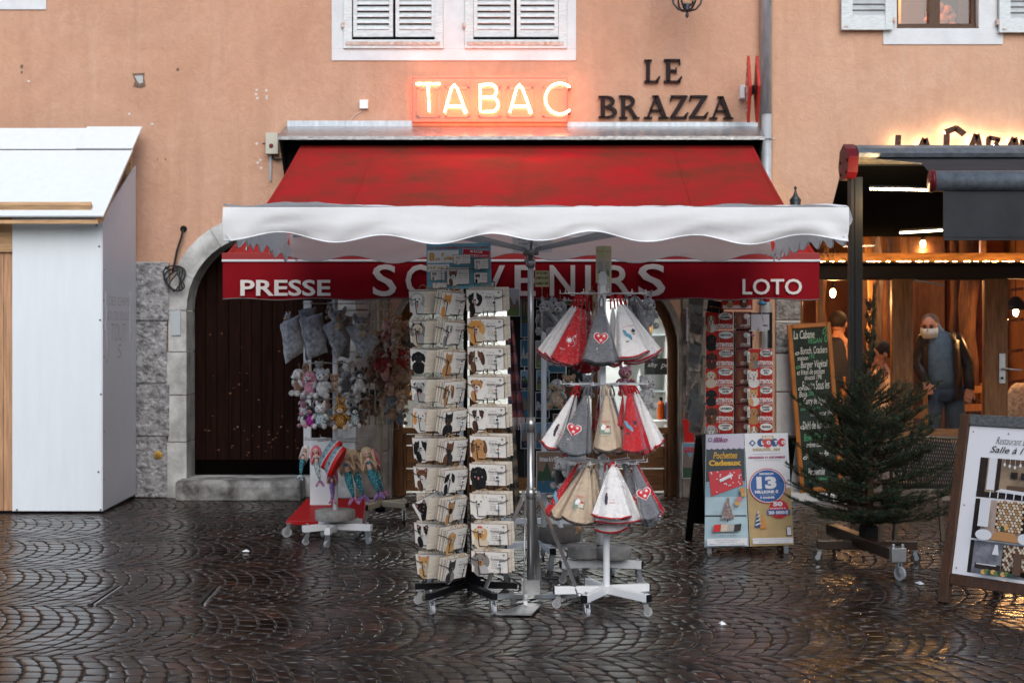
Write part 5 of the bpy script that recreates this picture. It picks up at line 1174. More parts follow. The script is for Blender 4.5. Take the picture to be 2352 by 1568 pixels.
TT=[ # tier one, back to front
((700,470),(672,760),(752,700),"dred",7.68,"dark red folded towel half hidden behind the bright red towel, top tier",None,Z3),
((735,470),(715,700),(775,760),"beige",7.70,"narrow strip of beige towel behind the grey heart towel, top tier",None,Z3),
((1010,440),(1010,720),(1120,690),"gray",7.66,"plain grey towel partly behind the white lake towel, top tier",None,Z3),
((1085,430),(1150,860),(1252,830),"gray",7.62,"plain grey towel farthest right on the top tier",None,Z3),
((690,460),(580,950),(790,930),"red",7.70,"red towel hanging lowest behind the grey heart towel, top tier",None,Z3),
((575,440),(280,800),(470,880),"white",7.62,"white towel with a red hem at the left end of the top tier",dict(k="figure",t=.66,dx=.035),Z3),
((598,445),(335,838),(520,885),"white",7.58,"second white towel tucked behind the red edelweiss towel, top tier",None,Z3),
((655,465),(570,895),(688,840),"red",7.56,"red towel folded narrow right of the edelweiss towel, top tier",None,Z3),
((620,455),(392,868),(606,890),"red",7.50,"bright red towel with a white edelweiss, top tier",dict(k="edel",t=.60),Z3),
((962,430),(985,905),(1268,800),"white",7.52,"white towel with a red hem peeping out below the lake towel, top tier",None,Z3),
((885,450),(830,890),(960,895),"white",7.52,"white towel between the grey heart towel and the lake towel, top tier",None,Z3),
((940,430),(905,885),(1175,785),"white",7.44,"white towel with a red hem and a blue lake, top tier",dict(k="lake",t=.60,dx=.01),Z3),
((795,440),(642,888),(925,868),"gray",7.40,"grey towel with a big red edelweiss heart, top tier",dict(k="heart",t=.58),Z3),
# tier two
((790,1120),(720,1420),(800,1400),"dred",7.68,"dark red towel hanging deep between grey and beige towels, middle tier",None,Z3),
((880,1130),(860,1400),(960,1400),"gray",7.70,"grey towel in the shade between beige and red towels, middle tier",None,Z3),
((1075,1120),(1170,1560),(1290,1495),"white",7.60,"white towel with a red hem at the right end of the middle tier",None,Z3),
((1055,1115),(1110,1580),(1225,1560),"white",7.55,"white towel with a red hem beside the red lake towel, middle tier",None,Z3),
((600,1140),(470,1600),(560,1590),"white",7.62,"white towel just left of the grey heart towel, middle tier",None,Z3),
((575,1135),(305,1512),(450,1565),"white",7.54,"white towel with a red hem at the left end of the middle tier",dict(k="figure",t=.70),Z3),
((695,1150),(655,1592),(724,1580),"gray",7.48,"grey towel folded narrow right of the tilted heart towel, middle tier",None,Z3),
((672,1140),(437,1580),(662,1600),"gray",7.44,"grey towel with a tilted red heart, middle tier",dict(k="heart",t=.60,dx=-.015),Z3),
((815,1140),(722,1595),(800,1590),"beige",7.50,"beige towel folded narrow on the left of the chalet towel, middle tier",None,Z3),
((860,1145),(880,1600),(995,1565),"beige",7.48,"beige towel with a brown hem on the right of the chalet towel, middle tier",None,Z3),
((832,1142),(752,1605),(930,1535),"beige",7.42,"beige towel embroidered with a chalet, middle tier",dict(k="chalet",t=.60,dx=-.01),Z3),
((965,1125),(918,1370),(975,1390),"red",7.52,"red towel folded narrow left of the red lake towel, middle tier",None,Z3),
((1030,1120),(1080,1600),(1190,1570),"red",7.50,"red towel behind the right side of the red lake towel, middle tier",None,Z3),
((1008,1125),(968,1620),(1158,1515),"red",7.42,"bright red towel with a blue lake, middle tier",dict(k="lake",t=.58,dx=-.01),Z3),
# tier three
((760,330),(730,620),(800,600),"beige",7.62,"beige towel folded narrow in the middle of the bottom tier",None,Z4),
((620,285),(340,668),(425,712),"red",7.58,"red towel at the left end of the bottom tier",dict(k="lake",t=.72),Z4),
((1062,285),(1205,705),(1300,685),"red",7.60,"red towel at the right end of the bottom tier",None,Z4),
((655,335),(385,690),(470,745),"beige",7.52,"beige towel rolled narrow beside the red one, bottom tier",None,Z4),
((1000,350),(1130,780),(1262,755),"gray",7.52,"grey towel hanging lowest on the right of the bottom tier",None,Z4),
((985,330),(1020,640),(1120,720),"gray",7.50,"grey towel with half a heart showing, bottom tier",dict(k="heart",t=.72,plain=1),Z4),
((735,340),(690,760),(775,650),"beige",7.50,"beige towel just right of the chalet towel, bottom tier",None,Z4),
((690,335),(478,735),(728,785),"beige",7.44,"beige towel embroidered with a chalet, bottom tier",dict(k="chalet",t=.66,dx=-.01),Z4),
((840,350),(745,820),(1010,840),"white",7.50,"white towel with a red hem hanging lowest in the middle of the bottom tier",None,Z4),
((900,325),(728,778),(1112,750),"white",7.44,"white towel with a wide red hem under the front white towel, bottom tier",None,Z4),
((1045,295),(1115,755),(1268,690),"gray",7.42,"grey towel with a red heart in crinkled plastic, bottom tier",dict(k="heart",t=.56,plain=1),Z4),
((885,318),(722,708),(1028,742),"white",7.36,"front white towel with a small skier and the name Annecy, bottom tier",dict(k="figure",t=.68,dx=-.03),Z4)]
for ap,hl,hr,cl,D_,lb,pr_,cv in TT:
    zr={0:674,1:881,2:1058}[0 if cv is Z3 and ap[1]<700 else (1 if cv is Z3 else 2)]
    ax_,ay_=cv(*ap); towel(ap,hl,hr,cl,D_,lb,pr_,g1,cv,hang=(ax_+(1388-ax_)*.12,zr+3))
# ---------------------------------------------------------------- soft toys and their stands
def furm(n,c,v=.6): return mat("fur_"+n,c,.95,var=v,vs=34,bump=1.0,bs=120,sheen=.5)
FU={"white":(.62,.61,.60),"grey":(.22,.225,.235),"lgrey":(.44,.45,.48),"dgrey":(.07,.07,.075),"black":(.015,.015,.016),"pink":(.55,.22,.30),"cream":(.66,.50,.36),"tan":(.55,.34,.19),"brown":(.22,.11,.06),"red":(.40,.03,.03),"rose":(.72,.38,.32),"orange":(.60,.28,.05)}
for k,v in FU.items(): furm(k,v)
fu=lambda n:_m["fur_"+n]
def sequin(n,c,c2):
    m=mat("sequin_"+n,c,.22,metal=.8,var=.5,vs=90,c2=c2,bump=1.0,bs=160,rvar=.15); return m
sq_s=sequin("silver",(.70,.74,.76),(.15,.3,.3)); sq_g=sequin("gold",(.62,.32,.08),(.08,.03,.02)); sq_m=sequin("magenta",(.60,.06,.40),(.2,.02,.2)); sq_t=sequin("teal",(.10,.42,.42),(.03,.08,.20)); sq_p=sequin("lilac",(.45,.22,.50),(.1,.1,.3)); sq_v=sequin("pink_tail",(.55,.25,.42),(.3,.1,.2))
eye=mat("toy_eye",(.01,.01,.012),.15)
def toy(cx,cy,hpx,D,label,c1,c2=None,c3=None,ears="round",belly=None,group=None,yaw=0,cat_="soft toy",snout=1.0,limbs=True):
    c2=c2 or c1; c3=c3 or c2; s=hpx*D/F; o=P(cx,cy,D); mb=MB(); mb.M=Matrix.Translation(o)@Matrix.Rotation(R(yaw),4,'Z')
    E=lambda x,y,z,rx,ry,rz,m,rot=None:mb.ell((x*s,y*s,z*s),(rx*s,ry*s,rz*s),m,rot,12,8,.035)
    A,B,Cc=(c if not isinstance(c,str) else fu(c) for c in (c1,c2,c3))
    E(0,0,-.16,.21,.17,.27,belly or B); E(0,-.02,.23,.21,.19,.19,A)
    E(0,-.19,.17,.11*snout,.11*snout,.085*snout,Cc); E(0,-.29*snout-.0,.20,.03,.02,.025,eye)
    for k in (-1,1):
        E(.085*k,-.175,.27,.024,.02,.026,eye)
        if ears=="round": E(.16*k,0,.38,.075,.04,.08,A)
        if ears=="long": E(.10*k,0,.50,.05,.03,.17,A,(0,12*k,0))
        if ears=="flop": E(.20*k,-.04,.18,.055,.05,.15,B,(0,-14*k,0))
        if ears=="prick": E(.13*k,0,.42,.055,.03,.12,A,(0,10*k,0))
        if limbs:
            E(.23*k,-.07,-.05,.065,.07,.15,A,(20,-34*k,0)); E(.17*k,-.16,-.38,.085,.13,.10,Cc if k else A,(0,0,-12*k))
    mb.tube([(0,0,.40*s),(.01*s,0,.5*s),(0,0,.60*s)],.0012,cord,n=4)
    return build(mb,"plush_toy",loc=o,label=label,cat=cat_,group=group)
def furbag(q,D,label,m,th=.05,pouch=None):
    "q: four corners in picture px (TL,TR,BR,BL)"
    c=[P(x,y,D) for x,y in q]; o=sum(c,Vector())/4; mb=MB(); n=14; vs=[]; 
    for side in (1,-1):
        for j in range(n+1):
            for i in range(n+1):
                u=i/n; v=j/n; p=(c[0]*(1-u)+c[1]*u)*(1-v)+(c[3]*(1-u)+c[2]*u)*v
                b=((1-(2*u-1)**4)*(1-(2*v-1)**4))**.5*th
                w=mnoise.noise(p*14)*.012+mnoise.noise(p*45)*.006
                vs.append(p+Vector((w,-side*(b+w*.8),mnoise.noise(p*30+Vector((3,3,3)))*.006)))
    m2=(n+1)**2; fs=[]
    for j in range(n):
        for i in range(n):
            a=j*(n+1)+i; fs.append((a,a+n+1,a+n+2,a+1)); fs.append((m2+a,m2+a+1,m2+a+n+2,m2+a+n+1))
    mb.add(vs,fs,fu(m),True); r=build(mb,"fur_pouch",loc=o,label=label,cat="furry pouch")
    if pouch:
        px,py,s_=pouch; k=MB(); k.ell(P(px,py,D-.06),(s_,s_*.7,s_*.8),fu(m),None,12,8,.05); k.ell(P(px,py+4,D-.06)+Vector((0,-s_*.7,0)),(s_*.35,s_*.4,s_*.3),fu("cream"),None,10,7)
        for e in (-1,1): k.ell(P(px,py,D-.06)+Vector((e*s_*.8,.0,s_*.75)),(s_*.3,s_*.2,s_*.55),fu(m),(0,14*e,0),10,7); k.ell(P(px,py,D-.06)+Vector((e*s_*.35,-s_*.62,s_*.2)),s_*.1,eye,None,8,6)
        k.ell(P(px,py+22,D-.055),(s_*.45,s_*.35,s_*.5),fu("cream"),None,10,7,.05)
        build(k,"animal_head",r)
    return r
Z1=lambda zx,zy:(574.2+zx/3.4133,574.2+zy/3.4133)
Z2=lambda zx,zy:(574.2+zx/3.4133,976.2+zy/3.4133)
# toy rack on the left
QX,QY=PX(770,9.9),9.9
tr_=empty("toy_rack",(QX,QY,0),"white revolving toy rack weighted with a round concrete block","display rack")
mb=MB(); mb.cyl((QX,QY,.08),(QX,QY,1.78),.019,white_paint,n=16); build(mb,"pole",tr_)
base(tr_,(QX,QY),[(-.20,-.14),(-.02,-.27),(.26,-.08),(.15,.22),(-.13,.22)],.115,white_paint,w=.04,h=.045,cap=white_paint)
mb=MB(); mb.M=Matrix.Translation((QX,QY,.16)); mb.lathe((0,0,0),[(.135,0),(.142,.006),(.143,.062),(.138,.070)],concrete,n=28); build(mb,"weight_block",tr_)
for zy in (885,1165,1482): hookring(QY,QX+.0,PZ(574.2+zy/3.4133,QY),.22,tr_,9,mat("clear_hook",(.4,.4,.4),.3),seed=zy)
hookring(QY,QX,PZ(697,QY),.22,tr_,9,_m["clear_hook"],seed=1)
for q,D_,lb,m_,po in (([Z1(385,470),Z1(520,440),Z1(590,800),Z1(440,870)],10.05,"dark grey fur pouch mostly hidden behind the front pouches","grey",None),
 ([Z1(232,580),Z1(395,500),Z1(420,800),Z1(280,890)],9.82,"pale grey fur pouch at the left end of the pouch row","lgrey",None),
 ([Z1(640,500),Z1(800,520),Z1(780,850),Z1(640,820)],10.1,"brownish grey fur pouch deep between two lighter pouches","grey",None),
 ([Z1(380,545),Z1(570,490),Z1(612,800),Z1(455,855)],9.72,"square mottled grey fur pouch, second from the left","lgrey",None),
 ([Z1(560,600),Z1(700,520),Z1(775,720),Z1(690,865)],9.70,"pointed grey fur pouch with a rabbit head, third from the left","lgrey",(Z1(690,520)[0],Z1(690,520)[1],.055)),
 ([Z1(745,600),Z1(900,560),Z1(1020,720),Z1(895,870)],9.68,"large blue grey pouch with a small koala on its front","lgrey",(Z1(880,580)[0],Z1(880,580)[1],.06))): furbag(q,D_,lb,m_,pouch=po)
for x0,y0,h,D_,lb,k in ((385,1030,240,9.75,"white soft dog with brown patches stretching its legs out",dict(c1="white",c2="brown",c3="white",ears="flop",yaw=-50)),
 (470,1045,230,9.70,"pink soft poodle beside the white dog",dict(c1="pink",c2="pink",c3="white",ears="flop",yaw=-20)),
 (570,1045,255,9.66,"grey and white soft bear with long scarf",dict(c1="lgrey",c2="white",c3="white",ears="round",yaw=-10)),
 (660,1040,160,9.75,"little brown soft toy with a pale ribbon",dict(c1="tan",c2="cream",ears="round")),
 (755,1030,200,9.75,"dark grey soft cat on the second toy tier",dict(c1="grey",c2="dgrey",ears="prick",yaw=15)),
 (855,1020,200,9.68,"black and white soft husky on the second toy tier",dict(c1="black",c2="white",c3="white",ears="prick",yaw=18)),
 (425,1310,170,9.75,"small grey soft koala with pink feet",dict(c1="lgrey",c2="white",c3="pink",ears="round",yaw=-30)),
 (478,1300,200,9.72,"black soft cat with a magenta sequin belly",dict(c1="black",c2="pink",c3="pink",ears="prick",belly=sq_m,yaw=-15)),
 (553,1295,220,9.64,"black eared soft husky with a silver sequin belly",dict(c1="white",c2="white",c3="white",ears="prick",belly=sq_s,yaw=-5)),
 (615,1310,160,9.78,"small grey soft toy tucked behind the sequin husky",dict(c1="grey",c2="lgrey",ears="round")),
 (712,1300,240,9.62,"soft rabbit covered in gold and copper sequins",dict(c1=sq_g,c2=sq_g,c3="cream",ears="long",belly=sq_g)),
 (818,1300,200,9.66,"black and white soft husky with a silver sequin belly",dict(c1="black",c2="white",c3="white",ears="prick",belly=sq_s,yaw=15)),
 (872,1305,150,9.78,"small dark soft toy at the right end of the sequin tier",dict(c1="dgrey",c2="brown",ears="round",yaw=30))):
    cx,cy=Z1(x0,y0); toy(cx,cy,h/3.4133,D_,lb,group=None,**k)
rq=random.Random(31)
for i,(x0,y0,h,c1,c2,er,nm) in enumerate(((300,560,150,"lgrey","cream","prick","grey"),(640,470,160,"grey","cream","flop","brownish"),(420,1190,130,"white","pink","round","white"),(520,1150,140,"dgrey","white","prick","charcoal"),(690,1180,150,"tan","cream","round","tan"),(800,1190,140,"lgrey","white","round","pale grey"),(600,1200,130,"rose","cream","long","rosy"),(900,1180,150,"black","brown","round","black"),(700,930,150,"grey","lgrey","round","mid grey"),(800,930,150,"cream","white","flop","cream"),(540,930,140,"white","lgrey","round","off-white"),(440,940,130,"tan","brown","flop","brown"))):
    cx,cy=Z1(x0,y0); toy(cx,cy,h/3.4133,9.95+.02*(i%3),"small %s soft toy tucked in behind the front row of the toy rack"%nm,c1,c2,ears=er,yaw=rq.uniform(-40,40))
skin_t=mat("doll_skin",(.62,.40,.32),.6)
def mermaid(zx,zt,zb,D,label,hair,tail,fin,lean=0,yaw=0):
    x,y0=Z2(zx,zt); _,y1=Z2(zx,zb); s=(y1-y0)*D/F; o=P(x,y0,D); mb=MB(); mb.M=Matrix.Translation(o)@Matrix.Rotation(R(lean),4,'Y')@Matrix.Rotation(R(yaw),4,'Z')
    mb.ell((0,0,-.10*s),(.085*s,.08*s,.095*s),skin_t); mb.tube([(0,0,-.16*s),(0,0,-.24*s),(0,0,-.36*s),(0,0,-.42*s)],[.03*s,.055*s,.045*s,.06*s],skin_t,n=10)
    mb.tube([(0,0,-.40*s),(.01*s,0,-.52*s),(.03*s,-.01*s,-.66*s),(.05*s,0,-.80*s),(.06*s,0,-.86*s)],[.06*s,.075*s,.06*s,.035*s,.02*s],tail,n=12)
    for k in (-1,1):
        mb.ell((.06*s+k*.055*s,0,-.93*s),(.035*s,.012*s,.09*s),fin,(0,-k*32,0)); mb.tube([(k*.05*s,0,-.23*s),(k*.10*s,-.02*s,-.33*s),(k*.13*s,-.02*s,-.42*s)],[.02*s,.018*s,.014*s],skin_t,n=6); mb.ell((k*.032*s,-.075*s,-.10*s),.012*s,eye)
    mb.ell((0,-.05*s,-.27*s),(.05*s,.02*s,.03*s),tail)
    r=build(mb,"mermaid_doll",loc=o,label=label,cat="doll")
    hm_=MB(); hm_.M=mb.M; hm_.ell((0,.02*s,-.07*s),(.10*s,.09*s,.10*s),hair)
    for k in range(11):
        a=math.pi*(k/10.0)+.0; xx=.09*s*math.cos(a); yy=.03*s+.06*s*math.sin(a); hm_.tube([(xx,yy-.02*s,-.06*s),(xx*1.25+.01*s*math.sin(k),yy,-.2*s),(xx*1.5,yy,-.34*s-.05*s*math.sin(k*2)),(xx*1.35,yy,-.44*s-.03*s*(k%3))],[.03*s,.032*s,.022*s,.006*s],hair,n=6)
    build(hm_,"hair",r); return r
hp_=mat("doll_hair_pink",(.68,.15,.22),.5,var=.3,vs=60,stretch=(6,6,1)); hb_=mat("doll_hair_blond",(.58,.44,.27),.45,var=.35,vs=60,stretch=(6,6,1)); hw_=mat("doll_hair_pale",(.66,.62,.60),.5,var=.3,vs=60,stretch=(6,6,1))
mermaid(440,160,430,9.78,"pale haired mermaid doll at the far left, blue tail",hw_,sq_t,sq_s,14,-25)
mermaid(650,330,615,9.85,"mermaid doll with a lilac tail hanging low below the red slippers",hp_,sq_p,sq_v,4)
mermaid(515,165,480,9.66,"pink haired mermaid doll with a silver blue tail",hp_,sq_s,sq_v,-3)
mermaid(745,190,630,9.74,"blond mermaid doll with a green and pink tail behind the slippers",hb_,sq_t,sq_v,-6)
mermaid(800,200,615,9.82,"blond mermaid doll with a blue tail, middle of the right group",hb_,sq_t,sq_p,-10)
mermaid(905,180,600,9.66,"blond mermaid doll at the right with a long teal tail",hb_,sq_t,sq_p,-12,10)
mermaid(935,190,585,9.86,"mermaid doll with bright pink hair farthest right",hp_,sq_t,sq_v,-14,10)
# red slippers
rs_=mat("red_slipper",(.50,.012,.012),.35); sh_=mat("shoe_print",(.16,.30,.36),.6,var=.7,vs=45,c2=(.10,.06,.03)); stw=mat("shoe_stripe",(.75,.75,.75),.5)
for (zx,zy,an,D_,lb) in ((668,280,28,9.55,"red soled slipper with a patterned cloth top, in front"),(628,225,34,9.62,"red soled slipper half hidden behind the front one")):
    o=P(*Z2(zx,zy),D_); mb=MB(); mb.M=Matrix.Translation(o)@Matrix.Rotation(R(an),4,'Y')@Matrix.Rotation(R(25),4,'Z')
    L=.112
    def sole(h,k,w=.042): return [(k*w*math.cos(t),.0+h,k*L*math.sin(t)*(1 if math.sin(t)>0 else 1)) for t in [2*math.pi*i/20 for i in range(20)]]
    for (h0,h1,k0,k1,m_) in ((-.03,-.004,1.0,1.03,rs_),(-.004,-.001,1.03,1.03,stw),(-.001,.002,1.03,1.02,black_metal),(.002,.005,1.02,1.0,stw),(.005,.040,1.0,.80,sh_)):
        mb.M=Matrix.Translation(o)@Matrix.Rotation(R(an),4,'Y')@Matrix.Rotation(R(70),4,'Z'); a=sole(h0,k0); b=sole(h1,k1); mb.add(a+b,[(i,(i+1)%20,20+(i+1)%20,20+i) for i in range(20)],m_,True)
        if h0==-.03: mb.add(a,[tuple(range(20))],rs_)
        if h1==.045: mb.add(b,[tuple(range(20))],sh_)
    build(mb,"slipper",loc=o,label=lb,cat="slipper")
# white board, red trolley, beige stand behind the toys
mb=MB(); mb.b2((PX(697,10.4),10.4,.55),(PX(714,10.4),10.43,PZ(690,10.4)),white_paint); mb.b2((PX(712,10.4),10.396,.16),(PX(760,10.4),10.426,.70),white_paint); mb.b2((PX(697,10.4)+.004,10.385,.12),(PX(722,10.4),10.40,.16),white_paint); build(mb,"display_board",loc=P(728,1200,10.4),bevel=.004,label="tall plain white board standing behind the toy rack",cat="board")
tro=empty("floor_trolley",P(690,1220,10.3),"low red sheet metal trolley on a grey wheel behind the toy rack","trolley"); rdm=mat("red_sheet_metal",(.36,.008,.012),.35)
mb=MB(); xa_,xb_=PX(657,10.15),PX(835,10.15); zb_=PZ(1205,10.15)
mb.add([(xa_,10.15,zb_),(xb_,10.15,zb_),(xb_,10.15,zb_+.03),(xa_,10.15,zb_+.03),(xa_+.10,10.5,zb_+.08),(xb_-.02,10.5,zb_+.08),(xb_-.02,10.5,zb_+.15),(xa_+.10,10.5,zb_+.15)],[(0,1,2,3),(3,2,6,7),(0,3,7,4),(1,5,6,2),(4,7,6,5),(0,4,5,1)],rdm)
build(mb,"tray",tro,bevel=.003)
caster(tro,(xa_+.02,10.14),200,wheel_grey,r=.036,top=.10); caster(tro,(xb_-.05,10.2),40,rubber,r=.036,top=.10)
bei=mat("beige_tube",(.42,.36,.26),.5)
bs_=empty("beige_stand",(PX(873,11.0),11.0,0),"beige metal grid stand hung with teddy bears behind the toy rack","display rack")
bx=PX(873,11.0); mb=MB(); mb.cyl((bx,11,.1),(bx,11,1.75),.022,bei,n=14); mb.cyl((bx,11,.07),(bx,11,.13),.04,black_metal)
for x_ in (848,862,884,898): mb.cyl((PX(x_,10.9),10.9,PZ(975,10.9)),(PX(x_,10.9),10.9,PZ(692,10.9)),.007,bei,n=6)
for y_ in (696,712,740,958,972): mb.b2((PX(846,10.9),10.895,PZ(y_,10.9)),(PX(900,10.9),10.905,PZ(y_,10.9)+.012),bei)
mb.tube([(PX(900,10.9),10.9,PZ(715,10.9)),(PX(915,10.9),10.9,PZ(715,10.9)),(PX(915,10.9),10.9,PZ(985,10.9)),(PX(895,10.9),10.9,PZ(985,10.9))],.004,bei,n=6)
build(mb,"grid_frame",bs_)
base(bs_,(bx,11),[(-.09,-.24),(.22,-.12),(.20,.1),(-.20,.1)],.135,bei,w=.045,h=.04,cap=black_metal,tyre=rubber)
for x0,y0,h,D_,lb,k in ((1085,650,250,10.75,"pink soft unicorn with a red ear at the top of the teddy column",dict(c1="rose",c2="rose",c3="cream",ears="prick",yaw=40)),
 (1205,655,235,10.80,"cream soft bear at the top right of the teddy column",dict(c1="cream",c2="cream",ears="round",yaw=50)),
 (1110,850,210,10.78,"rosy soft bear in the second row of the teddy column",dict(c1="red",c2="rose",c3="cream",ears="round",yaw=40)),
 (1195,865,210,10.72,"red soft bear in the second row of the teddy column",dict(c1="red",c2="red",c3="rose",ears="round",yaw=50)),
 (1095,1040,220,10.75,"pale soft horse in the third row of the teddy column",dict(c1="rose",c2="cream",c3="rose",ears="prick",yaw=60,snout=1.3)),
 (1215,1070,230,10.82,"dark brown soft bear at the right of the third row",dict(c1="brown",c2="tan",ears="round",yaw=60)),
 (1110,1250,230,10.70,"grey brown shaggy soft bear at the bottom of the teddy column",dict(c1="grey",c2="tan",c3="grey",ears="round",yaw=30)),
 (960,930,260,10.9,"dark brown soft bear in the shade left of the beige pole",dict(c1="brown",c2="brown",ears="round",yaw=-10)),
 (960,1190,240,10.95,"nearly black soft bear below the shaded brown one",dict(c1="black",c2="brown",ears="round",yaw=-10)),
 (1240,800,150,11.0,"small tan soft toy peeping out behind the red bear",dict(c1="tan",c2="tan",ears="round",yaw=70))):
    cx,cy=Z1(x0,y0); toy(cx,cy,h/3.4133,D_,lb,**k)
for i,(x0,y0,h,c1,c2,er,nm,wh) in enumerate(((1150,590,190,"tan","cream","round","tan bear","between the unicorn and the cream bear"),(1145,760,200,"cream","cream","round","cream bear","above the rosy bear"),(1230,950,200,"tan","cream","round","tan bear","at the right edge below the red bear"),(1060,930,200,"red","rose","round","dark red bear","on the left of the teddy column"),(1165,960,190,"tan","tan","flop","tan dog","in the middle of the teddy column"),(1050,1130,210,"brown","tan","round","brown bear","low on the left of the teddy column"),(1180,1180,200,"tan","cream","round","sandy bear","low on the right of the teddy column"),(1180,1290,170,"grey","grey","round","grey bear","lowest on the right of the teddy column"),(1000,720,210,"tan","brown","round","brown bear","left of the pink unicorn"),(1010,850,200,"brown","red","round","reddish brown bear","left of the rosy bear"),(1020,1010,190,"brown","brown","round","chocolate bear","left of the pale horse"),(1255,690,170,"lgrey","grey","round","grey koala","at the top right edge"))):
    cx,cy=Z1(x0,y0); toy(cx,cy,h/3.4133,10.68+.03*(i%3),"soft %s %s, teddy column"%(nm,wh),c1,c2,ears=er,yaw=20+12*(i%4))
# stands behind the towels
UX,UY=PX(1380,8.35),8.35
ur=empty("toy_rack",(UX,UY,0),"white toy rack standing right behind the towel rack, weighted with concrete","display rack")
mb=MB(); mb.cyl((UX,UY,.08),(UX,UY,1.78),.019,white_paint,n=16); build(mb,"pole",ur)
base(ur,(UX,UY),[(-.24,-.05),(.24,-.06),(.10,.24),(-.14,.22)],.115,white_paint,w=.04,h=.045)
mb=MB(); mb.lathe((UX+.07,UY-.06,.155),[(.10,0),(.106,.006),(.107,.064),(.102,.072)],concrete,n=26); build(mb,"weight_block",ur)
mb=MB(); mb.lathe((UX-.10,UY-.02,.155),[(.10,0),(.106,.006),(.107,.064),(.102,.072)],concrete,n=9,smooth=False); build(mb,"weight_block",ur)
for yy in (690,885,1065): hookring(UY,UX,PZ(yy,UY),.22,ur,9,seed=yy)
VX,VY=PX(1249,9.0),9.0
vr=empty("card_rack",(VX,VY,0),"tall dark rack of postcards and picture books between the parasol pole and the towels","display rack")
mb=MB(); mb.cyl((VX,VY,.08),(VX,VY,1.75),.018,white_paint,n=14); mb.bar((VX,VY,.42),(VX+.16,VY,.16),.012,.03,white_paint); mb.bar((VX+.11,VY-.02,.5),(VX+.11,VY-.02,.16),.02,.02,white_paint); build(mb,"pole",vr)
base(vr,(VX,VY),[(-.24,-.03),(.28,-.06),(.05,-.28),(.0,.25)],.125,white_paint,w=.04,h=.04)
base(vr,(VX-.02,VY+.55),[(-.26,-.02),(.30,-.02)],.20,white_paint,w=.04,h=.035)
mb=MB(); mb.lathe((VX+.10,VY-.02,.155),[(.13,0),(.136,.006),(.137,.075),(.13,.082)],mat("dark_concrete",(.15,.135,.12),.85,var=.3,vs=14,bump=.5),n=26); build(mb,"weight_block",vr)
mb=MB(); mb.b2((PX(1168,9.1),9.08,.55),(PX(1345,9.1),9.10,PZ(655,9.1)),mat("dark_card_panel",(.012,.013,.015),.6))
for x_ in (1168,1205,1258,1300,1345): mb.cyl((PX(x_,9.05),9.05,.55),(PX(x_,9.05),9.05,PZ(655,9.05)),.004,steel,n=6)
build(mb,"card_panel",vr)
pics=[("sky_blue",(.14,.26,.36)),("lake",(.03,.11,.18)),("snow",(.36,.38,.40)),("fir",(.03,.07,.04)),("rock",(.16,.13,.11)),("sunset",(.22,.14,.10)),("night",(.012,.018,.04)),("meadow",(.12,.18,.06)),("roof",(.30,.10,.06))]
for n_,c_ in pics: mat("picture_"+n_,c_,.35)
pc=lambda n:_m["picture_"+n]
rp_=random.Random(11)
def picture(mb,x0,y0,x1,y1,seed):
    r=random.Random(seed); w=x1-x0; h=y1-y0; mb.rc(x0,y0,x1,y1,pc(r.choice(["sky_blue","snow","sunset","night","night","lake"])))
    pts=[(x0,y0+h*.35)]+[(x0+w*(k+.5)/7,y0+h*r.uniform(.4,.85)) for k in range(7)]+[(x1,y0+h*.35)]; mb.pg(pts+[(x1,y0),(x0,y0)],pc(r.choice(["rock","fir","snow","rock"])))
    mb.rc(x0,y0,x1,y0+h*.3,pc(r.choice(["lake","meadow","fir","night"])))
    for k in range(5):
        a=x0+w*r.uniform(.05,.8); b=y0+h*r.uniform(.12,.5); q=w*r.uniform(.06,.16); mb.rc(a,b,a+q,b+q*.8,pc(r.choice(["roof","snow","rock","sunset"]))); mb.pg([(a-q*.1,b+q*.8),(a+q*1.1,b+q*.8),(a+q/2,b+q*1.3)],pc("roof"))
def card(x0,y0,x1,y1,D,label,seed,yaw=0,tilt=0,text=None,tc="sign_white",group=None,edge="dark_card_panel"):
    c=P((x0+x1)/2,(y0+y1)/2,D); w=(x1-x0)*D/F; h=(y1-y0)*D/F; mb=MB(); mb.M=FR(c,yaw,tilt); mb.box((0,0,-.0015),(w,h,.003),tagm); picture(mb,-w/2+.003,-h/2+.003,w/2-.003,h/2-.003,seed)
    if text: mb.tx(text,0,h*.22,h*.16,_m[tc],w=w*.8,center=True,bold=.02)
    return build(mb,"postcard",loc=c,label=label,cat="picture card",group=group)
gpc="postcards on the dark rack behind the parasol pole"
k=0
for (x0,y0,x1,y1,D_) in ((1164,662,1194,726,8.9),(1196,665,1218,775,8.95),(1232,656,1290,705,8.95),(1292,656,1350,700,8.98),(1232,712,1262,770,9.0),(1196,780,1222,842,9.0),(1230,782,1256,846,9.0),(1258,800,1300,856,9.02),(1196,850,1222,892,9.0),(1232,850,1262,895,9.0),(1264,890,1310,940,9.02),(1196,896,1216,960,9.0),(1230,900,1262,960,9.0),(1196,970,1222,1030,9.0),(1230,970,1270,1030,9.0),(1300,960,1340,1030,9.03),(1270,950,1296,1010,9.04)):
    k+=1; card(x0,y0,x1,y1,D_,"small mountain postcard on the dark rack between parasol pole and towels",k*3+1,group=gpc)
card(1232,1036,1300,1132,8.86,"animal picture book titled Animaux de la Montagne on the dark rack",77,0,-4,"Animaux de la Montagne","sign_white")
card(1302,1040,1345,1125,8.9,"blue grey picture book beside the animal book",78)
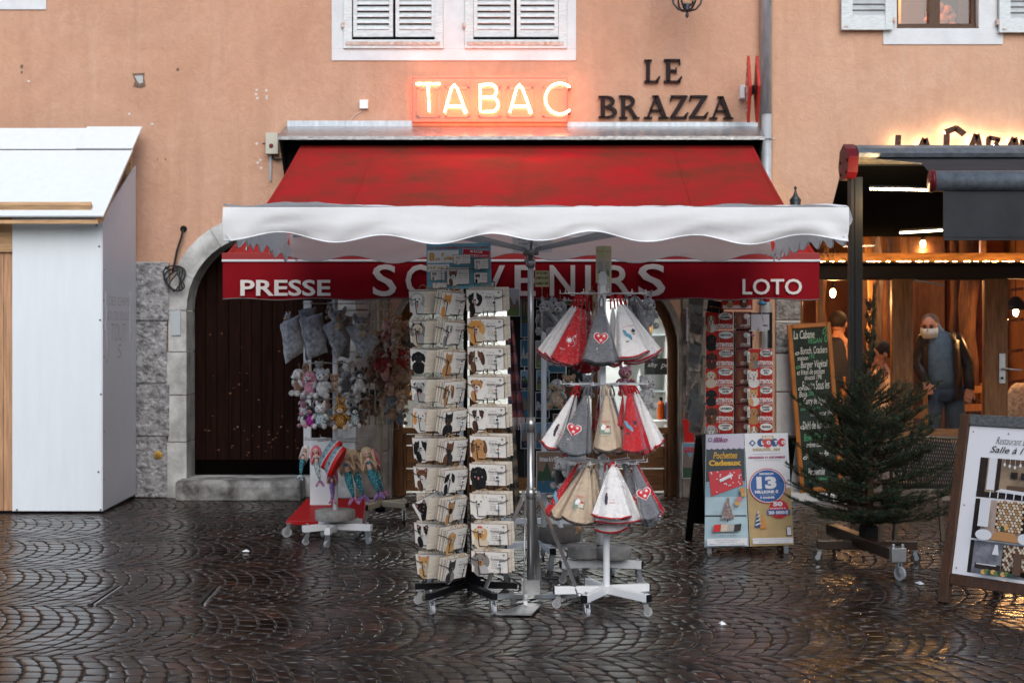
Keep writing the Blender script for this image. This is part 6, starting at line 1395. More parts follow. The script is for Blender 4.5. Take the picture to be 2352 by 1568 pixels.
mb=MB(); c=P(1245,640,8.2); mb.M=FR(c,0,0); mb.box((0,0,-.002),(.082,.095,.004),mat("yellow_price_card",(.56,.54,.30),.6)); mb.z=.001; ib=mat("ink_black"); mb.tx("SET DE TABLE",0,.028,.011,ib,w=.062,center=True,bold=.03); mb.tx("1 SET = 5€",0,-.002,.014,ib,w=.068,center=True,bold=.03); mb.tx("4 SETS = 18€",0,-.034,.014,ib,w=.072,center=True,bold=.03); mb.bar((0,-.048,-.004),(0,-.30,-.004),.003,.003,steel,up=(0,0,1)); build(mb,"price_card",loc=c,label="yellow price card SET DE TABLE 1 SET = 5€ beside the parasol pole",cat="price card")
# scarves
plaid=mat("plaid_wool",(.40,.16,.17),.9,var=.3,vs=20,bump=.5)
def plaid_mat(name,a,b,c,sc):
    m=bpy.data.materials.new(name); m.use_nodes=True; t=m.node_tree; N=t.nodes; L=t.links; bs=N["Principled BSDF"]; bs.inputs["Roughness"].default_value=.95
    tc=N.new("ShaderNodeTexCoord"); prev=None
    for ax,cc,s_ in (("Z",b,sc),("X",c,sc*1.5),("Z",(.02,.02,.03),sc*.5)):
        w=N.new("ShaderNodeTexWave"); w.bands_direction=ax; w.inputs["Scale"].default_value=s_; L.new(tc.outputs["Object"],w.inputs[0]); r=N.new("ShaderNodeMapRange"); r.inputs[1].default_value=.62; r.inputs[2].default_value=.72; r.inputs[4].default_value=.75; L.new(w.outputs[1],r.inputs[0])
        x=N.new("ShaderNodeMix"); x.data_type='RGBA'; L.new(r.outputs[0],x.inputs[0]); x.inputs[7].default_value=(*cc,1)
        if prev is None: x.inputs[6].default_value=(*a,1)
        else: L.new(prev,x.inputs[6])
        prev=x.outputs[2]
    L.new(prev,bs.inputs["Base Color"]); return m
pl1=plaid_mat("pink_plaid",(.33,.14,.17),(.05,.09,.17),(.42,.10,.08),5.5); pl2=plaid_mat("striped_wrap",(.34,.20,.10),(.05,.10,.10),(.20,.22,.20),7)
def scarf(xt0,xt1,yt,xb0,xb1,yb,D,m,label,fr):
    mb=MB(); nu,nv=16,22; vs=[]
    for j in range(nv+1):
        for i in range(nu+1):
            u=i/nu; v=j/nv; x=(xt0+(xt1-xt0)*u)*(1-v)+(xb0+(xb1-xb0)*u)*v; p=P(x,yt+(yb-yt)*v,D); p.y+=.022*math.sin(u*14+v*2)+.01*math.sin(v*7); vs.append(p)
    o=vs[0].copy(); f=[(j*(nu+1)+i,(j+1)*(nu+1)+i,(j+1)*(nu+1)+i+1,j*(nu+1)+i+1) for j in range(nv) for i in range(nu)]
    vs2=[v+Vector((0,.006,0)) for v in vs]; n=len(vs); f+=[tuple(n+a for a in q[::-1]) for q in f]
    mb.add(vs+vs2,f,m,True); r=build(mb,"scarf",loc=o,label=label,cat="scarf")
    if fr:
        m2=MB()
        for i in range(nu+1): a=vs[nv*(nu+1)+i]; m2.tube([a,a+Vector((.002*math.sin(i),0,-.03)),a+Vector((.004*math.sin(i*3),0,-.075))],[.004,.003,.002],mat("scarf_fringe",(.52,.45,.45),.9),n=5)
        build(m2,"fringe",r)
    return r
scarf(1158,1178,735,1172,1204,958,8.3,pl1,"pink and blue plaid scarf with a long pale fringe",True)
scarf(1150,1182,960,1168,1196,1180,8.45,pl2,"striped brown and orange woollen wrap below the plaid scarf",False)
for x0,y0,h,D_,lb,k,cv in ((370,520,300,8.3,"grey soft wolf at the left of the top tier behind the towels",dict(c1="lgrey",c2="grey",c3="lgrey",ears="prick",yaw=-30),Z3),
 (470,520,280,8.42,"light grey soft wolf second from the left behind the towels",dict(c1="lgrey",c2="lgrey",c3="white",ears="prick",yaw=-15),Z3),
 (1160,490,270,8.25,"grey soft donkey at the right of the top tier behind the towels",dict(c1="lgrey",c2="lgrey",c3="white",ears="long",yaw=30),Z3),
 (1060,460,230,8.4,"grey soft donkey peeping out between towels, top tier",dict(c1="lgrey",c2="grey",c3="white",ears="flop",yaw=10),Z3),
 (720,400,200,8.45,"brown soft dog in the shade above the grey towel",dict(c1="brown",c2="tan",ears="flop"),Z3),
 (450,1120,260,8.2,"cream soft sheep at the left of the middle tier behind the towels",dict(c1="white",c2="cream",c3="tan",ears="flop",yaw=-25),Z3),
 (540,1080,240,8.35,"brown soft monkey next to the cream sheep",dict(c1="tan",c2="brown",ears="round",yaw=-10),Z3),
 (690,1060,200,8.40,"grey soft hippo behind the middle towel tier",dict(c1="lgrey",c2="lgrey",ears="round"),Z3),
 (980,1020,260,8.20,"pink soft unicorn behind the middle towel tier",dict(c1="pink",c2="pink",c3="rose",ears="prick",yaw=10),Z3),
 (1140,1110,290,8.12,"black and white soft panda at the right of the middle tier",dict(c1="white",c2="white",c3="white",ears="round",yaw=45),Z3),
 (480,370,270,8.1,"black and white soft panda low behind the parasol pole",dict(c1="white",c2="black",c3="white",ears="round",yaw=-45),Z4),
 (620,790,130,8.25,"small tan soft toy hanging lowest behind the towels",dict(c1="tan",c2="tan",ears="round"),Z4)):
    cx,cy=cv(x0,y0); toy(cx,cy,h/3.4133,D_,lb,**k)
# low white base standing behind the plaque rack
lb_=empty("stand_base",(PX(1062,8.3),8.3,0),"low white four armed stand base half hidden behind the black plaque rack","stand base")
mb=MB(); mb.cyl((PX(1062,8.3),8.3,.1),(PX(1062,8.3),8.3,1.2),.018,white_paint,n=12); build(mb,"pole",lb_)
base(lb_,(PX(1062,8.3),8.3),[(-.20,-.10),(.05,-.25),(.28,-.06),(.0,.25)],.115,white_paint,w=.04,h=.05,cap=black_metal,tyre=rubber)
# ---------------------------------------------------------------- rack of warning plates
ZA=lambda zx,zy:(1550.4+zx/4.55,660.35+zy/4.55)
redpl=mat("plate_red",(.52,.022,.012),.4); wpl=mat("plate_white",(.74,.73,.70),.4); kpl=mat("plate_black",(.01,.01,.01),.4)
mr_=empty("plate_rack",(PX(1700,10.1),10.1,0),"black rack of red ATTENTION dog warning plates beside the lottery posters","display rack")
mb=MB()
for zx,w_ in ((650,.030),(772,.045),(990,.03)): x_=ZA(zx,0)[0]; mb.b2((PX(x_,10.1)-w_/2,10.08,.05 if zx!=990 else PZ(ZA(0,640)[1],10.1)),(PX(x_,10.1)+w_/2,10.11,PZ(ZA(0,260)[1],10.1)),black_metal)
mb.b2((PX(1618,10.1),10.06,.04),(PX(1776,10.1),10.14,.07),black_metal)
build(mb,"upright",mr_)
mb=MB(); mb.b2((PX(1684,10.2),10.16,.3),(PX(1722,10.2),10.18,PZ(716,10.2)),mat("gap_shade_black",(.012,.010,.009),.8)); build(mb,"gap_shade_panel",mr_)  # dark sheet added to shade the gap between the plate columns
def plate(zx0,zx1,zy0,zy1,D,name,spec,label,cut=0.0,dull=False):
    x0,y0=ZA(zx0,zy0); x1,y1=ZA(zx1,zy1); c=P((x0+x1)/2,(y0+y1)/2,D); w=(x1-x0)*D/F; h=(y1-y0)*D/F; mb=MB(); mb.M=FR(c,0,0); k=.008
    rr=[(-w/2+k,-h/2),(w/2-k,-h/2),(w/2,-h/2+k),(w/2,h/2-k),(w/2-k,h/2),(-w/2+k,h/2),(-w/2,h/2-k),(-w/2,-h/2+k)]
    mb.prism(rr,-.003,0,wpl); mb.z=.0; mb.pg([(a*.985,b*.975) for a,b in rr],redpl)
    pet(mb,-w*.29,h*.02,h*.50,**spec)
    mb.el(w*.22,h*.24,w*.27,h*.22,kpl,n=22); mb.el(w*.22,h*.24,w*.26,h*.205,wpl,n=22)
    ws=name.split(" ",1)
    for i,t in enumerate(ws): mb.tx(t,w*.22,h*(.26 if len(ws)==2 and i==0 else (.11 if len(ws)==2 else .18)),h*.12,kpl,w=min(w*.40,w*.058*len(t)),center=True,bold=.05)
    mb.tx("JE MONTE LA GARDE",w*.19,-h*.13,h*.075,kpl,w=w*.5,center=True,bold=.03)
    mb.tx("ATTENTION",w*.17,-h*.44,h*.24,wpl,w=w*.62,center=True,bold=.045)
    r=build(mb,"warning_plate",loc=c,label=label,cat="warning plate",group="red dog warning plates on the black rack")
    m2=MB(); m2.M=FR(c+Vector((0,-.008,0))); m2.tube([(0,-h/2,0),(0,h/2+.02,0)],.0012,mat("clear_thread",(.6,.6,.6),.3),n=4); build(m2,"hanging_cord",r)
    return r
LPL=[("JACK RUSSEL",S("tan","white","brown","fold",chest="white",blaze="white",tongue=True)),("LABRADOODLE",S("black","dark","black","fluff",chest="black")),("LABRADOR CHOCOLAT",S("choc","choc","black","drop",chest="choc",tongue=True)),("LABRADOR JAUNE",S("cream","cream","tan","drop",chest="cream")),("LABRADOR NOIR",S("black","black","black","drop",chest="black")),("LEONBERG",S("choc","dark","dark","drop",chest="brown",rim="brown",tongue=True)),("LHASSA APSO",S("silver","white","grey","long",chest="silver",rim="silver"))]
for i,(n_,sp_) in enumerate(LPL):
    y0=(252,448,640,832,1025,1215,1405)[i]; plate(315+i%3*3,607+i%3*4,y0,y0+184,9.95,n_,sp_,"red plate lettered %s, left column of the plate rack"%n_)
RPL=[("AIREDALE TERRIER",S("tan","tan","grey","fold",chest="grey")),("AKITA INU",S("white","white","cream","prick",chest="white",tongue=True)),("AMERICAN STAFF",S("ginger","cream","tan","prick",chest="white")),("BASSET HOUND",S("tan","tan","brown","long",chest="tan")),("BEAGLE",S("tan","white","brown","long",chest="white",blaze="white"))]
for i,(n_,sp_) in enumerate(RPL):
    y0=(636,830,1022,1214,1405)[i]; plate(770,1022,y0,y0+184,9.97,n_,sp_,"red plate lettered %s, right column of the plate rack"%n_)
for i in range(7):
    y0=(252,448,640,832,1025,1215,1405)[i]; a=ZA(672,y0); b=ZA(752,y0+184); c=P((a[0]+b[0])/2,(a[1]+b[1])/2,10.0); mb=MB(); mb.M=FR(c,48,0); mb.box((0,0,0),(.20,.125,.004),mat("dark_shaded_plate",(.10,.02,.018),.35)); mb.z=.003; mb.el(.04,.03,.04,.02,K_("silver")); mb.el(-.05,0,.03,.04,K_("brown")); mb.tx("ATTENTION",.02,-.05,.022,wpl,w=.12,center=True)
    build(mb,"warning_plate",loc=c,label="warning plate turned away between the two columns of the plate rack",cat="warning plate",group="plates turned away in the middle of the plate rack")
    c2=P(*ZA(770,y0+85),9.96); mb=MB(); mb.M=FR(c2); mb.box((0,0,0),(.018,.075,.002),wpl)
    for q in range(6): mb.rc(-.005,-.03+.008*q,.006,-.027+.008*q+.002*(q%2),kpl,.0015)
    build(mb,"barcode_sticker",mr_)
mb=MB(); c=P(*ZA(648,175),9.9); mb.M=FR(c); w=.20*1.7*.62; mb.box((0,0,0),(.22,.075,.003),redpl); mb.z=.002; mb.rc(-.10,-.030,.10,-.008,wpl); mb.tx("NE PAS OUVRIR SANS L'ACCORD",-.09,-.022,.007,redpl,w=.18); pet(mb,-.05,.03,.04,"tan","white","brown","drop"); pet(mb,.05,.03,.04,"brown","white","black","drop"); build(mb,"warning_plate",loc=c,label="wide red plate with two dogs hanging over the plate rack",cat="warning plate")
mb=MB(); c=P(*ZA(425,200),9.95); mb.M=FR(c,0,0,-8); mb.box((0,0,0),(.12,.085,.004),mat("black_bag",(.012,.012,.014),.5)); mb.z=.003; mb.tx("GET AWAY",-.045,-.01,.012,_m["print_tan"],w=.09,bold=.03); build(mb,"hanging_sign",loc=c,label="small black sign lettered GET AWAY under the red valance",cat="sign")
mb=MB(); c=P(*ZA(890,360),10.02); mb.M=FR(c); mb.box((0,0,0),(.13,.115,.006),mat("grey_card",(.50,.48,.50),.5)); mb.z=.004; 
for q in range(7): mb.rc(.02+.005*q,-.03,.0225+.005*q,-.018,kpl)
mb.tube([(.0,.10,.008),(.01,.06,.008),(.02,.03,.008),(.025,.0,.008)],.0015,tagm,n=4); mb.box((-.005,.062,-.002),(.15,.010,.012),black_metal); mb.box((-.02,-.062,.0),(.12,.006,.01),steel); build(mb,"back_card",mr_)
mb=MB(); c=P(*ZA(845,560),10.0); mb.M=FR(c); mb.tube([(.02,.10,0),(.0,0,.0),(-.005,-.07,0)],.002,cord,n=4); mb.tube([(.02,.10,0),(.03,0,.0),(.035,-.07,0)],.002,cord,n=4); mb.ell((-.022,.045,0),(.016,.012,.018),fu("pink")); mb.ell((-.018,.02,0),(.008,.006,.008),fu("orange")); build(mb,"key_charm",loc=c,label="little pink charm on cords beside the framed card",cat="charm")
mb=MB(); c=P(*ZA(912,190),10.2); mb.M=FR(c); mb.ell((0,.02,0),(.035,.02,.04),mat("blue_balloon",(.10,.28,.50),.4)); mb.ell((.03,.045,.01),(.03,.02,.035),_m["red_slipper"]); build(mb,"toy_bag",loc=c,label="blue and red toys in a clear bag under the LOTO lettering",cat="toy")
# cards in clear sleeves leaning at the side of the rack
rn=random.Random(21); slm=filmmat("card_sleeve",(.97,.97,.95),.10,.04,.6,bump=.2,bs=10); 
i=0
for i in range(13):
    t=i/12; zx=215-45*t+rn.uniform(-12,12)+(55 if i>8 else 0)*((i-8)/4); zy=215+100*i; c=P(*ZA(zx+10,zy),10.0-.02*(i%3)); mb=MB(); mb.M=FR(c,-48+rn.uniform(-8,8),6,-10+rn.uniform(-5,3)-(8 if i>9 else 0)); g_=mat("sleeve_card_%d"%(i%4),[(.40,.38,.30),(.30,.31,.28),(.46,.45,.40),(.34,.24,.12)][i%4],.3,var=.12,vs=9)
    mb.box((0,0,0),(.13,.17,.003),g_); mb.z=.002; mb.rc(-.05,-.06,.05,.02,mat("sleeve_print",(.12,.10,.07),.4,var=.6,vs=20)); r=build(mb,"greeting_card",loc=c,label="clear sleeved card in the leaning column left of the plate rack",cat="card",group="sleeved cards leaning left of the plate rack")
    m2=MB(); m2.M=mb.M; m2.box((0,.004,.006),(.138,.182,.002),slm); build(m2,"plastic_sleeve",r)
for (zx0,zy0,zx1,zy1,lb,c_) in ((120,210,190,560,"pinkish printed sign on the stone pier left of the plate rack",(.40,.34,.37)),(128,660,178,1010,"narrow black sign on the stone pier",(.02,.02,.02)),(140,1050,192,1390,"pale pink printed sign low on the stone pier",(.42,.33,.36))):
    a=ZA(zx0,zy0); b=ZA(zx1,zy1); A_=P(a[0],a[1],12.4); B_=P(b[0],b[1],12.4); mb=MB(); mb.b2((A_.x,12.40,B_.z),(B_.x,12.41,A_.z),mat("pier_sign_%d"%zy0,c_,.5,var=.3,vs=12)); mb.M=FR(Vector(((A_.x+B_.x)/2,12.398,(A_.z+B_.z)/2)))
    w=(B_.x-A_.x); h=A_.z-B_.z
    for q in range(5): mb.rc(-w*.35,h*(.3-.14*q),w*.3,h*(.34-.14*q),_m["print_grey"],.001)
    build(mb,"wall_sign",loc=(A_+B_)/2,label=lb,cat="sign")
mb=MB(); a=P(1570,960,12.2); mb.M=FR(P(1581,985,12.2),0,0,6); mb.box((0,-.02,0),(.085,.22,.05),rs_); mb.tube([(-.03,.09,0),(0,.26,0),(.03,.09,0)],.004,cord,n=5); build(mb,"gift_bag",loc=a,bevel=.01,label="red and white bag hanging low against the stone pier",cat="bag")
card(1567,1016,1601,1098,12.1,"colourful plastic wrapped comic book low against the stone pier",91,0,-4,"GRIM","print_red_bow")
# ---------------------------------------------------------------- lottery A-board
LM=FR(P(1721,1254,9.42)+Vector((0,0,0)),0,-9,1.2); KK=9.45/F/3.4133
def LP(zx,zy): seam_=1888+(zy-66)*(67/882); return ((zx-seam_)*KK*1.02,(948-zy)*KK*1.0)
ab=empty("poster_board",P(1721,1272,9.38),"black A-board carrying two lottery posters, Pochettes Cadeaux and LOTO","poster board")
mb=MB(); mb.M=LM; mb.b2((-.29,-.0,-.022),(.295,.765,-.006),black_metal); mb.b2((-.285,-.055,-.022),(-.255,0,-.006),mat("bare_leg",(.16,.18,.20),.4)); mb.b2((.235,-.055,-.022),(.265,0,-.006),_m["bare_leg"]); build(mb,"front_board",ab)
mb=MB(); o=P(1600,1000,9.7); 
for xx in (1592,1806): mb.bar(P(xx+14,1002,9.56),Vector((P(xx,1000,9.9).x-.02,10.02,.0)),.03,.05,black_metal,up=(1,0,0))
mb.add([P(1606,1000,9.57),P(1800,1000,9.57),Vector((P(1806,1000,9.95).x,9.98,.12)),Vector((P(1590,1000,9.95).x,9.98,.12))],[(0,1,2,3)],black_metal); build(mb,"rear_leg",ab)
cold=mat("poster_ice_blue",(.42,.58,.66),.3,var=.25,vs=4); navy=mat("poster_navy",(.015,.07,.22),.3); navd=mat("poster_night",(.015,.03,.045),.3,var=.4,vs=9); pgold=mat("poster_gold",(.50,.36,.17),.3,var=.2,vs=4); pw=mat("poster_paper_white",(.70,.72,.76),.28,bump=.25,bs=6); plil=mat("poster_lilac",(.50,.47,.58),.3); pred=mat("poster_bright_red",(.52,.02,.035),.3); pfade=mat("poster_mid_blue",(.20,.36,.45),.3,var=.3,vs=5)
def quad(mb,q,m,z=None): mb.pg([LP(*p) for p in q],m,z)
mb=MB(); mb.M=LM; mb.z=0; mb.prism([LP(1592,68),LP(1887,66),LP(1952,948),LP(1612,948)][::-1],-.004,0,cold); mb.z=.0
quad(mb,[(1592,68),(1886,66),(1893,180),(1598,180)],plil); quad(mb,[(1598,172),(1893,172),(1910,470),(1604,470)],navd); quad(mb,[(1603,440),(1908,440),(1915,560),(1606,560)],pfade); quad(mb,[(1607,700),(1925,705),(1927,716),(1607,712)],navd)
for k in range(7): mb.el(*LP(1618+43*k,172),.020,.014,plil)
mb.tx("illiko",*LP(1650,132),.034,mat("poster_plum",(.22,.03,.14),.4),w=.10,shear=.25,bold=.03); mb.el(*LP(1626,112),.014,.014,navy); mb.el(*LP(1626,112),.008,.008,plil)
mb.tx("Pochettes",*LP(1655,262),.046,gold,w=.165,shear=.3,bold=.02); mb.tx("Cadeaux",*LP(1622,318),.040,gold,w=.222,bold=.06)
quad(mb,[(1620,362),(1870,345),(1892,470),(1650,556)],pred)
rn=random.Random(2)
for k in range(46):
    zx=rn.uniform(1632,1880); zy=rn.uniform(362,545)
    if zy>556-(zx-1650)*.36-8: continue
    mb.el(*LP(zx,zy),.0045,.0045,pw,n=8)
mb.pg([LP(1705,425),LP(1800,380),LP(1806,402),LP(1712,448)],pw)
def ptree(cx,yb,yt,w,cols):
    quad(mb,[(cx-w,yb),(cx+w,yb),(cx,yt)],cols[0])
    for k in range(34):
        t=rn.random(); yy=yb+(yt-yb)*t; mb.el(*LP(cx+rn.uniform(-1,1)*w*(1-t)*1.2,yy),.006,.0045,cols[1+k%2],rot=rn.uniform(0,180),n=7)
    quad(mb,[(cx-4,yb+22),(cx+4,yb+22),(cx+4,yb),(cx-4,yb)],navd)
ptree(1775,735,562,52,[K_("grey"),K_("silver"),K_("pink")])
for k,(zx,zy,c_) in enumerate(((1880,510,"orange"),(1890,545,"ginger"),(1860,580,"pink"),(1845,615,"ginger"))): mb.rc(*LP(zx-18,zy+16),*LP(zx+18,zy-16),K_(c_))
for k,(zx,c_) in enumerate(((1696,"red_bow"),(1752,"cream"),(1800,"silver"),(1852,"dark"))): mb.pg([LP(zx-28,832-k),LP(zx+24,828),LP(zx+30,772),LP(zx-24,776)],K_(c_))
mb.tx("4 pochettes au choix",*LP(1700,858),.012,pw,w=.15); mb.rc(*LP(1625,938),*LP(1928,882),pw); mb.tx("JOUER COMPORTE DES RISQUES",*LP(1680,902),.009,mat("small_print",(.10,.12,.15),.5),w=.17); mb.tx("ISOLEMENT, ENDETTEMENT...",*LP(1700,917),.009,_m["small_print"],w=.14); mb.tx("APPELEZ LE 09 74 75 13 13 (appel non surtaxé)",*LP(1640,932),.009,_m["small_print"],w=.235)
build(mb,"poster",ab,label="blue poster lettered illiko, Pochettes Cadeaux")
mb=MB(); mb.M=LM; mb.prism([LP(1890,66),LP(2226,68),LP(2296,944),LP(1960,948)][::-1],-.004,0.001,pw); mb.z=.0015
quad(mb,[(1924,500),(2262,500),(2295,944),(1960,948)],pgold)
mb.el(*LP(1955,144),.024,.024,navy,n=4); mb.el(*LP(1955,144),.012,.012,pw,n=4)
for zx,m_ in ((2022,navy),(2070,pred),(2126,navy),(2182,pred)): mb.el(*LP(zx,142),.026 if zx!=2070 else .034,.028 if zx!=2070 else .036,m_)
for zx,t in ((2022,"L"),(2070,"O"),(2126,"T"),(2182,"O")): mb.tx(t,LP(zx,0)[0],LP(0,158)[1],.026,pw,center=True,bold=.08)
mb.rc(*LP(2028,118),*LP(2116,88),pgold); mb.tx("SUPER",*LP(2034,112),.016,pw,w=.066,bold=.04)
mb.tx("NOUVEL AN",*LP(1962,206),.019,pgold,w=.182,bold=.05); mb.tx("VENDREDI 31 DÉCEMBRE",*LP(1925,266),.017,mat("poster_plum_red",(.36,.03,.12),.4),w=.252,bold=.04)
mb.rc(*LP(1962,230),*LP(2176,227),plil); mb.rc(*LP(1966,282),*LP(2178,279),plil)
mb.el(*LP(2080,482),.127,.119,pred,n=36); mb.el(*LP(2080,482),.121,.113,pw,n=36); mb.el(*LP(2080,482),.116,.108,mat("poster_royal",(.02,.10,.34),.3),n=36)
mb.tx("MINIMUM",*LP(2016,396),.014,pw,w=.094,bold=.04); mb.tx("13",*LP(1998,506),.084,pw,w=.135,bold=.06); mb.tx("MILLIONS €",*LP(1984,540),.022,pw,w=.160,bold=.06); mb.tx("À GAGNER",*LP(2024,582),.019,pw,w=.102,bold=.05); mb.rc(*LP(2020,552),*LP(2148,550),pw)
mb.el(*LP(2172,664),.066,.063,pred,n=28); mb.tx("50",*LP(2126,642),.032,pw,w=.066,bold=.06); mb.tx("GAGNANTS À",*LP(2102,664),.012,pw,w=.108,bold=.04); mb.rc(*LP(2084,708),*LP(2256,670),mat("poster_royal")); mb.tx("20 000€",*LP(2092,704),.024,pw,w=.136,bold=.06)
quad(mb,[(1990,800),(2038,805),(2004,680)],navy); quad(mb,[(2030,815),(2082,810),(2050,700)],K_("orange"))
for k in range(4): quad(mb,[(1994+3*k,790-30*k),(2034-5*k,775-30*k),(2034-5*k,765-30*k),(1996+3*k,780-30*k)],pw)
mb.rc(*LP(2236,872),*LP(2270,800),kpl); mb.rc(*LP(2239,866),*LP(2267,806),pw); mb.rc(*LP(1978,930),*LP(2282,886),pw); mb.tx("JOUER COMPORTE DES RISQUES : ENDETTEMENT, DÉPENDANCE...",*LP(1982,904),.008,_m["small_print"],w=.258); mb.tx("APPELEZ LE 09 74 75 13 13 (appel non surtaxé)",*LP(2020,922),.008,_m["small_print"],w=.205)
build(mb,"poster",ab,label="white and gold poster lettered LOTO, 13 MILLIONS €")
# ---------------------------------------------------------------- chalk menu board
slate=mat("chalkboard_green",(.022,.035,.028),.7,var=.4,vs=7); orng=mat("orange_wood_frame",(.38,.13,.02),.35,var=.25,vs=8,coat=.3); chw=mat("white_chalk",(.62,.64,.62),.9); chg=mat("green_chalk",(.10,.36,.18),.9)
CM=FR(P(1888,1128,12.2),0,-3,3.9); cw,ch_=.385,1.475
cb=empty("menu_board",P(1888,1130,12.2),"tall green chalk menu board in an orange wooden frame, lettered La Cabane VEGAN","menu board")
mb=MB(); mb.M=CM; mb.b2((-cw/2+.02,.02,-.02),(cw/2-.02,ch_-.02,0),slate); build(mb,"slate",cb)
mb=MB(); mb.M=CM
for a,b in (((-cw/2,0,-.025),(-cw/2+.04,ch_,.014)),((cw/2-.04,0,-.025),(cw/2,ch_,.014)),((-cw/2+.041,0,-.025),(cw/2-.041,.04,.014)),((-cw/2+.041,ch_-.04,-.025),(cw/2-.041,ch_,.014))): mb.b2(a,b,orng)
build(mb,"frame",cb,bevel=.008)
mb=MB(); mb.M=CM; mb.z=.0005
ck=12.2/F/3.4133
def CT(t,zx,zyb,h,w,m_,sh=.25): x0=(zx-(467+(zyb-769)*.068))*ck; y0=ch_-(zyb-769)*ck*1.0; mb.tx(t,x0,y0,h*ck,m_,w=w*ck,shear=sh,bold=.005)
for t,zx,zy,h,w,m_ in (("La Cabane",348,886,66,165,chw),("VEGAN",462,928,40,112,chg),("Borsch, Crackers",402,1018,66,212,chw),("maison",376,1056,34,84,chw),("15€",470,1046,34,44,chg),("Burger Végétal",402,1134,72,212,chw),("et frites de patates",372,1182,54,218,chw),("douces 19€",430,1212,42,140,chw),("Risotto Sous les",412,1292,72,214,chw),("Bois",386,1344,46,64,chw),("20€",456,1336,40,50,chg),("Curry de légumes",422,1420,72,210,chw),("aux épices de",396,1458,36,150,chg),("madagascar 19€",474,1510,54,178,chw),("Dahl de lentilles",412,1600,64,210,chw),("Bowl d'hiver",420,1690,60,170,chg),("crème coco",440,1740,40,130,chw),("Risotto truffe",432,1830,64,180,chw),("21€",560,1870,40,50,chg),("Brownie",450,1960,60,130,chw),("glace vanille",455,2010,40,150,chg)): CT(t,zx,zy,h,w,m_)
for zx,zy,m_ in ((372,1000,chw),(376,1108,chg),(392,1278,chw),(400,1392,chg),(405,1580,chw),(425,1820,chw),(440,1950,chg)): mb.el((zx-(467+(zy-769)*.068))*ck,ch_-(zy-769)*ck,.020,.013,m_,rot=20); mb.el((zx-(467+(zy-769)*.068))*ck,ch_-(zy-769)*ck,.012,.007,slate,rot=20)
for q in ((590,835,60),(600,895,80)): mb.el((q[0]-(467+(q[1]-769)*.068))*ck,ch_-(q[1]-769)*ck,.036,.015,chg,rot=q[2]); mb.el((q[0]-(467+(q[1]-769)*.068))*ck,ch_-(q[1]-769)*ck,.028,.009,slate,rot=q[2])
build(mb,"chalk_writing",cb)
# ---------------------------------------------------------------- photo sandwich board at the right
BMx=FR(Vector((2.374,7.76,0)),-49,-13,0); bw=.62
dkw=mat("weathered_dark_wood",(.026,.015,.010),.45,var=.75,vs=6,stretch=(9,9,1.2),c2=(.085,.034,.014),bump=.5,bs=26,coat=.2); dkw2=mat("weathered_grey_wood",(.10,.11,.115),.5,var=.5,vs=8,stretch=(1.5,9,9),bump=.5,bs=26,coat=.3)
sbd=empty("sandwich_board",(2.374,7.76,0),"dark wooden sandwich board with restaurant photographs, at the right edge of the picture","sandwich board")
for nm_,a,b,m_ in (("leg",(0,0,-.03),(.058,1.062,.012),dkw),("leg",(bw-.058,0,-.03),(bw,1.062,.012),dkw),("rail",(.060,1.0,-.028),(bw-.060,1.062,.010),dkw2),("rail",(.060,.105,-.028),(bw-.060,.165,.010),dkw)):
    mb=MB(); mb.M=BMx; mb.b2(a,b,m_); build(mb,nm_,sbd,bevel=.004)
for xx in (.03,bw-.05):
    mb=MB(); a=BMx@Vector((xx,1.03,-.03)); b=BMx@Vector((xx,.0,0)); n_=Vector((math.sin(R(49)),math.cos(R(49)),0)); mb.bar(a,Vector((b.x,b.y,0))+n_*.58,.045,.03,dkw); build(mb,"rear_leg",sbd)
mb=MB(); mb.M=BMx; mb.b2((.060,.167,-.012),(bw-.060,.998,-.004),pw); mb.z=-.0038
for x_,y_ in ((.085,.965),(.30,.965),(.085,.55),(.085,.20),(.52,.965)): mb.el(x_,y_,.0055,.0055,_m["rusty_iron"]); mb.el(x_,y_,.003,.003,kpl)
mb.tx("Restaurant La Cabane",.235,.905,.040,kpl,w=.30,shear=.35,bold=-.012); mb.tx("Salle à l'étage",.205,.845,.048,kpl,w=.34,shear=.35,bold=.004)
build(mb,"panel",sbd)
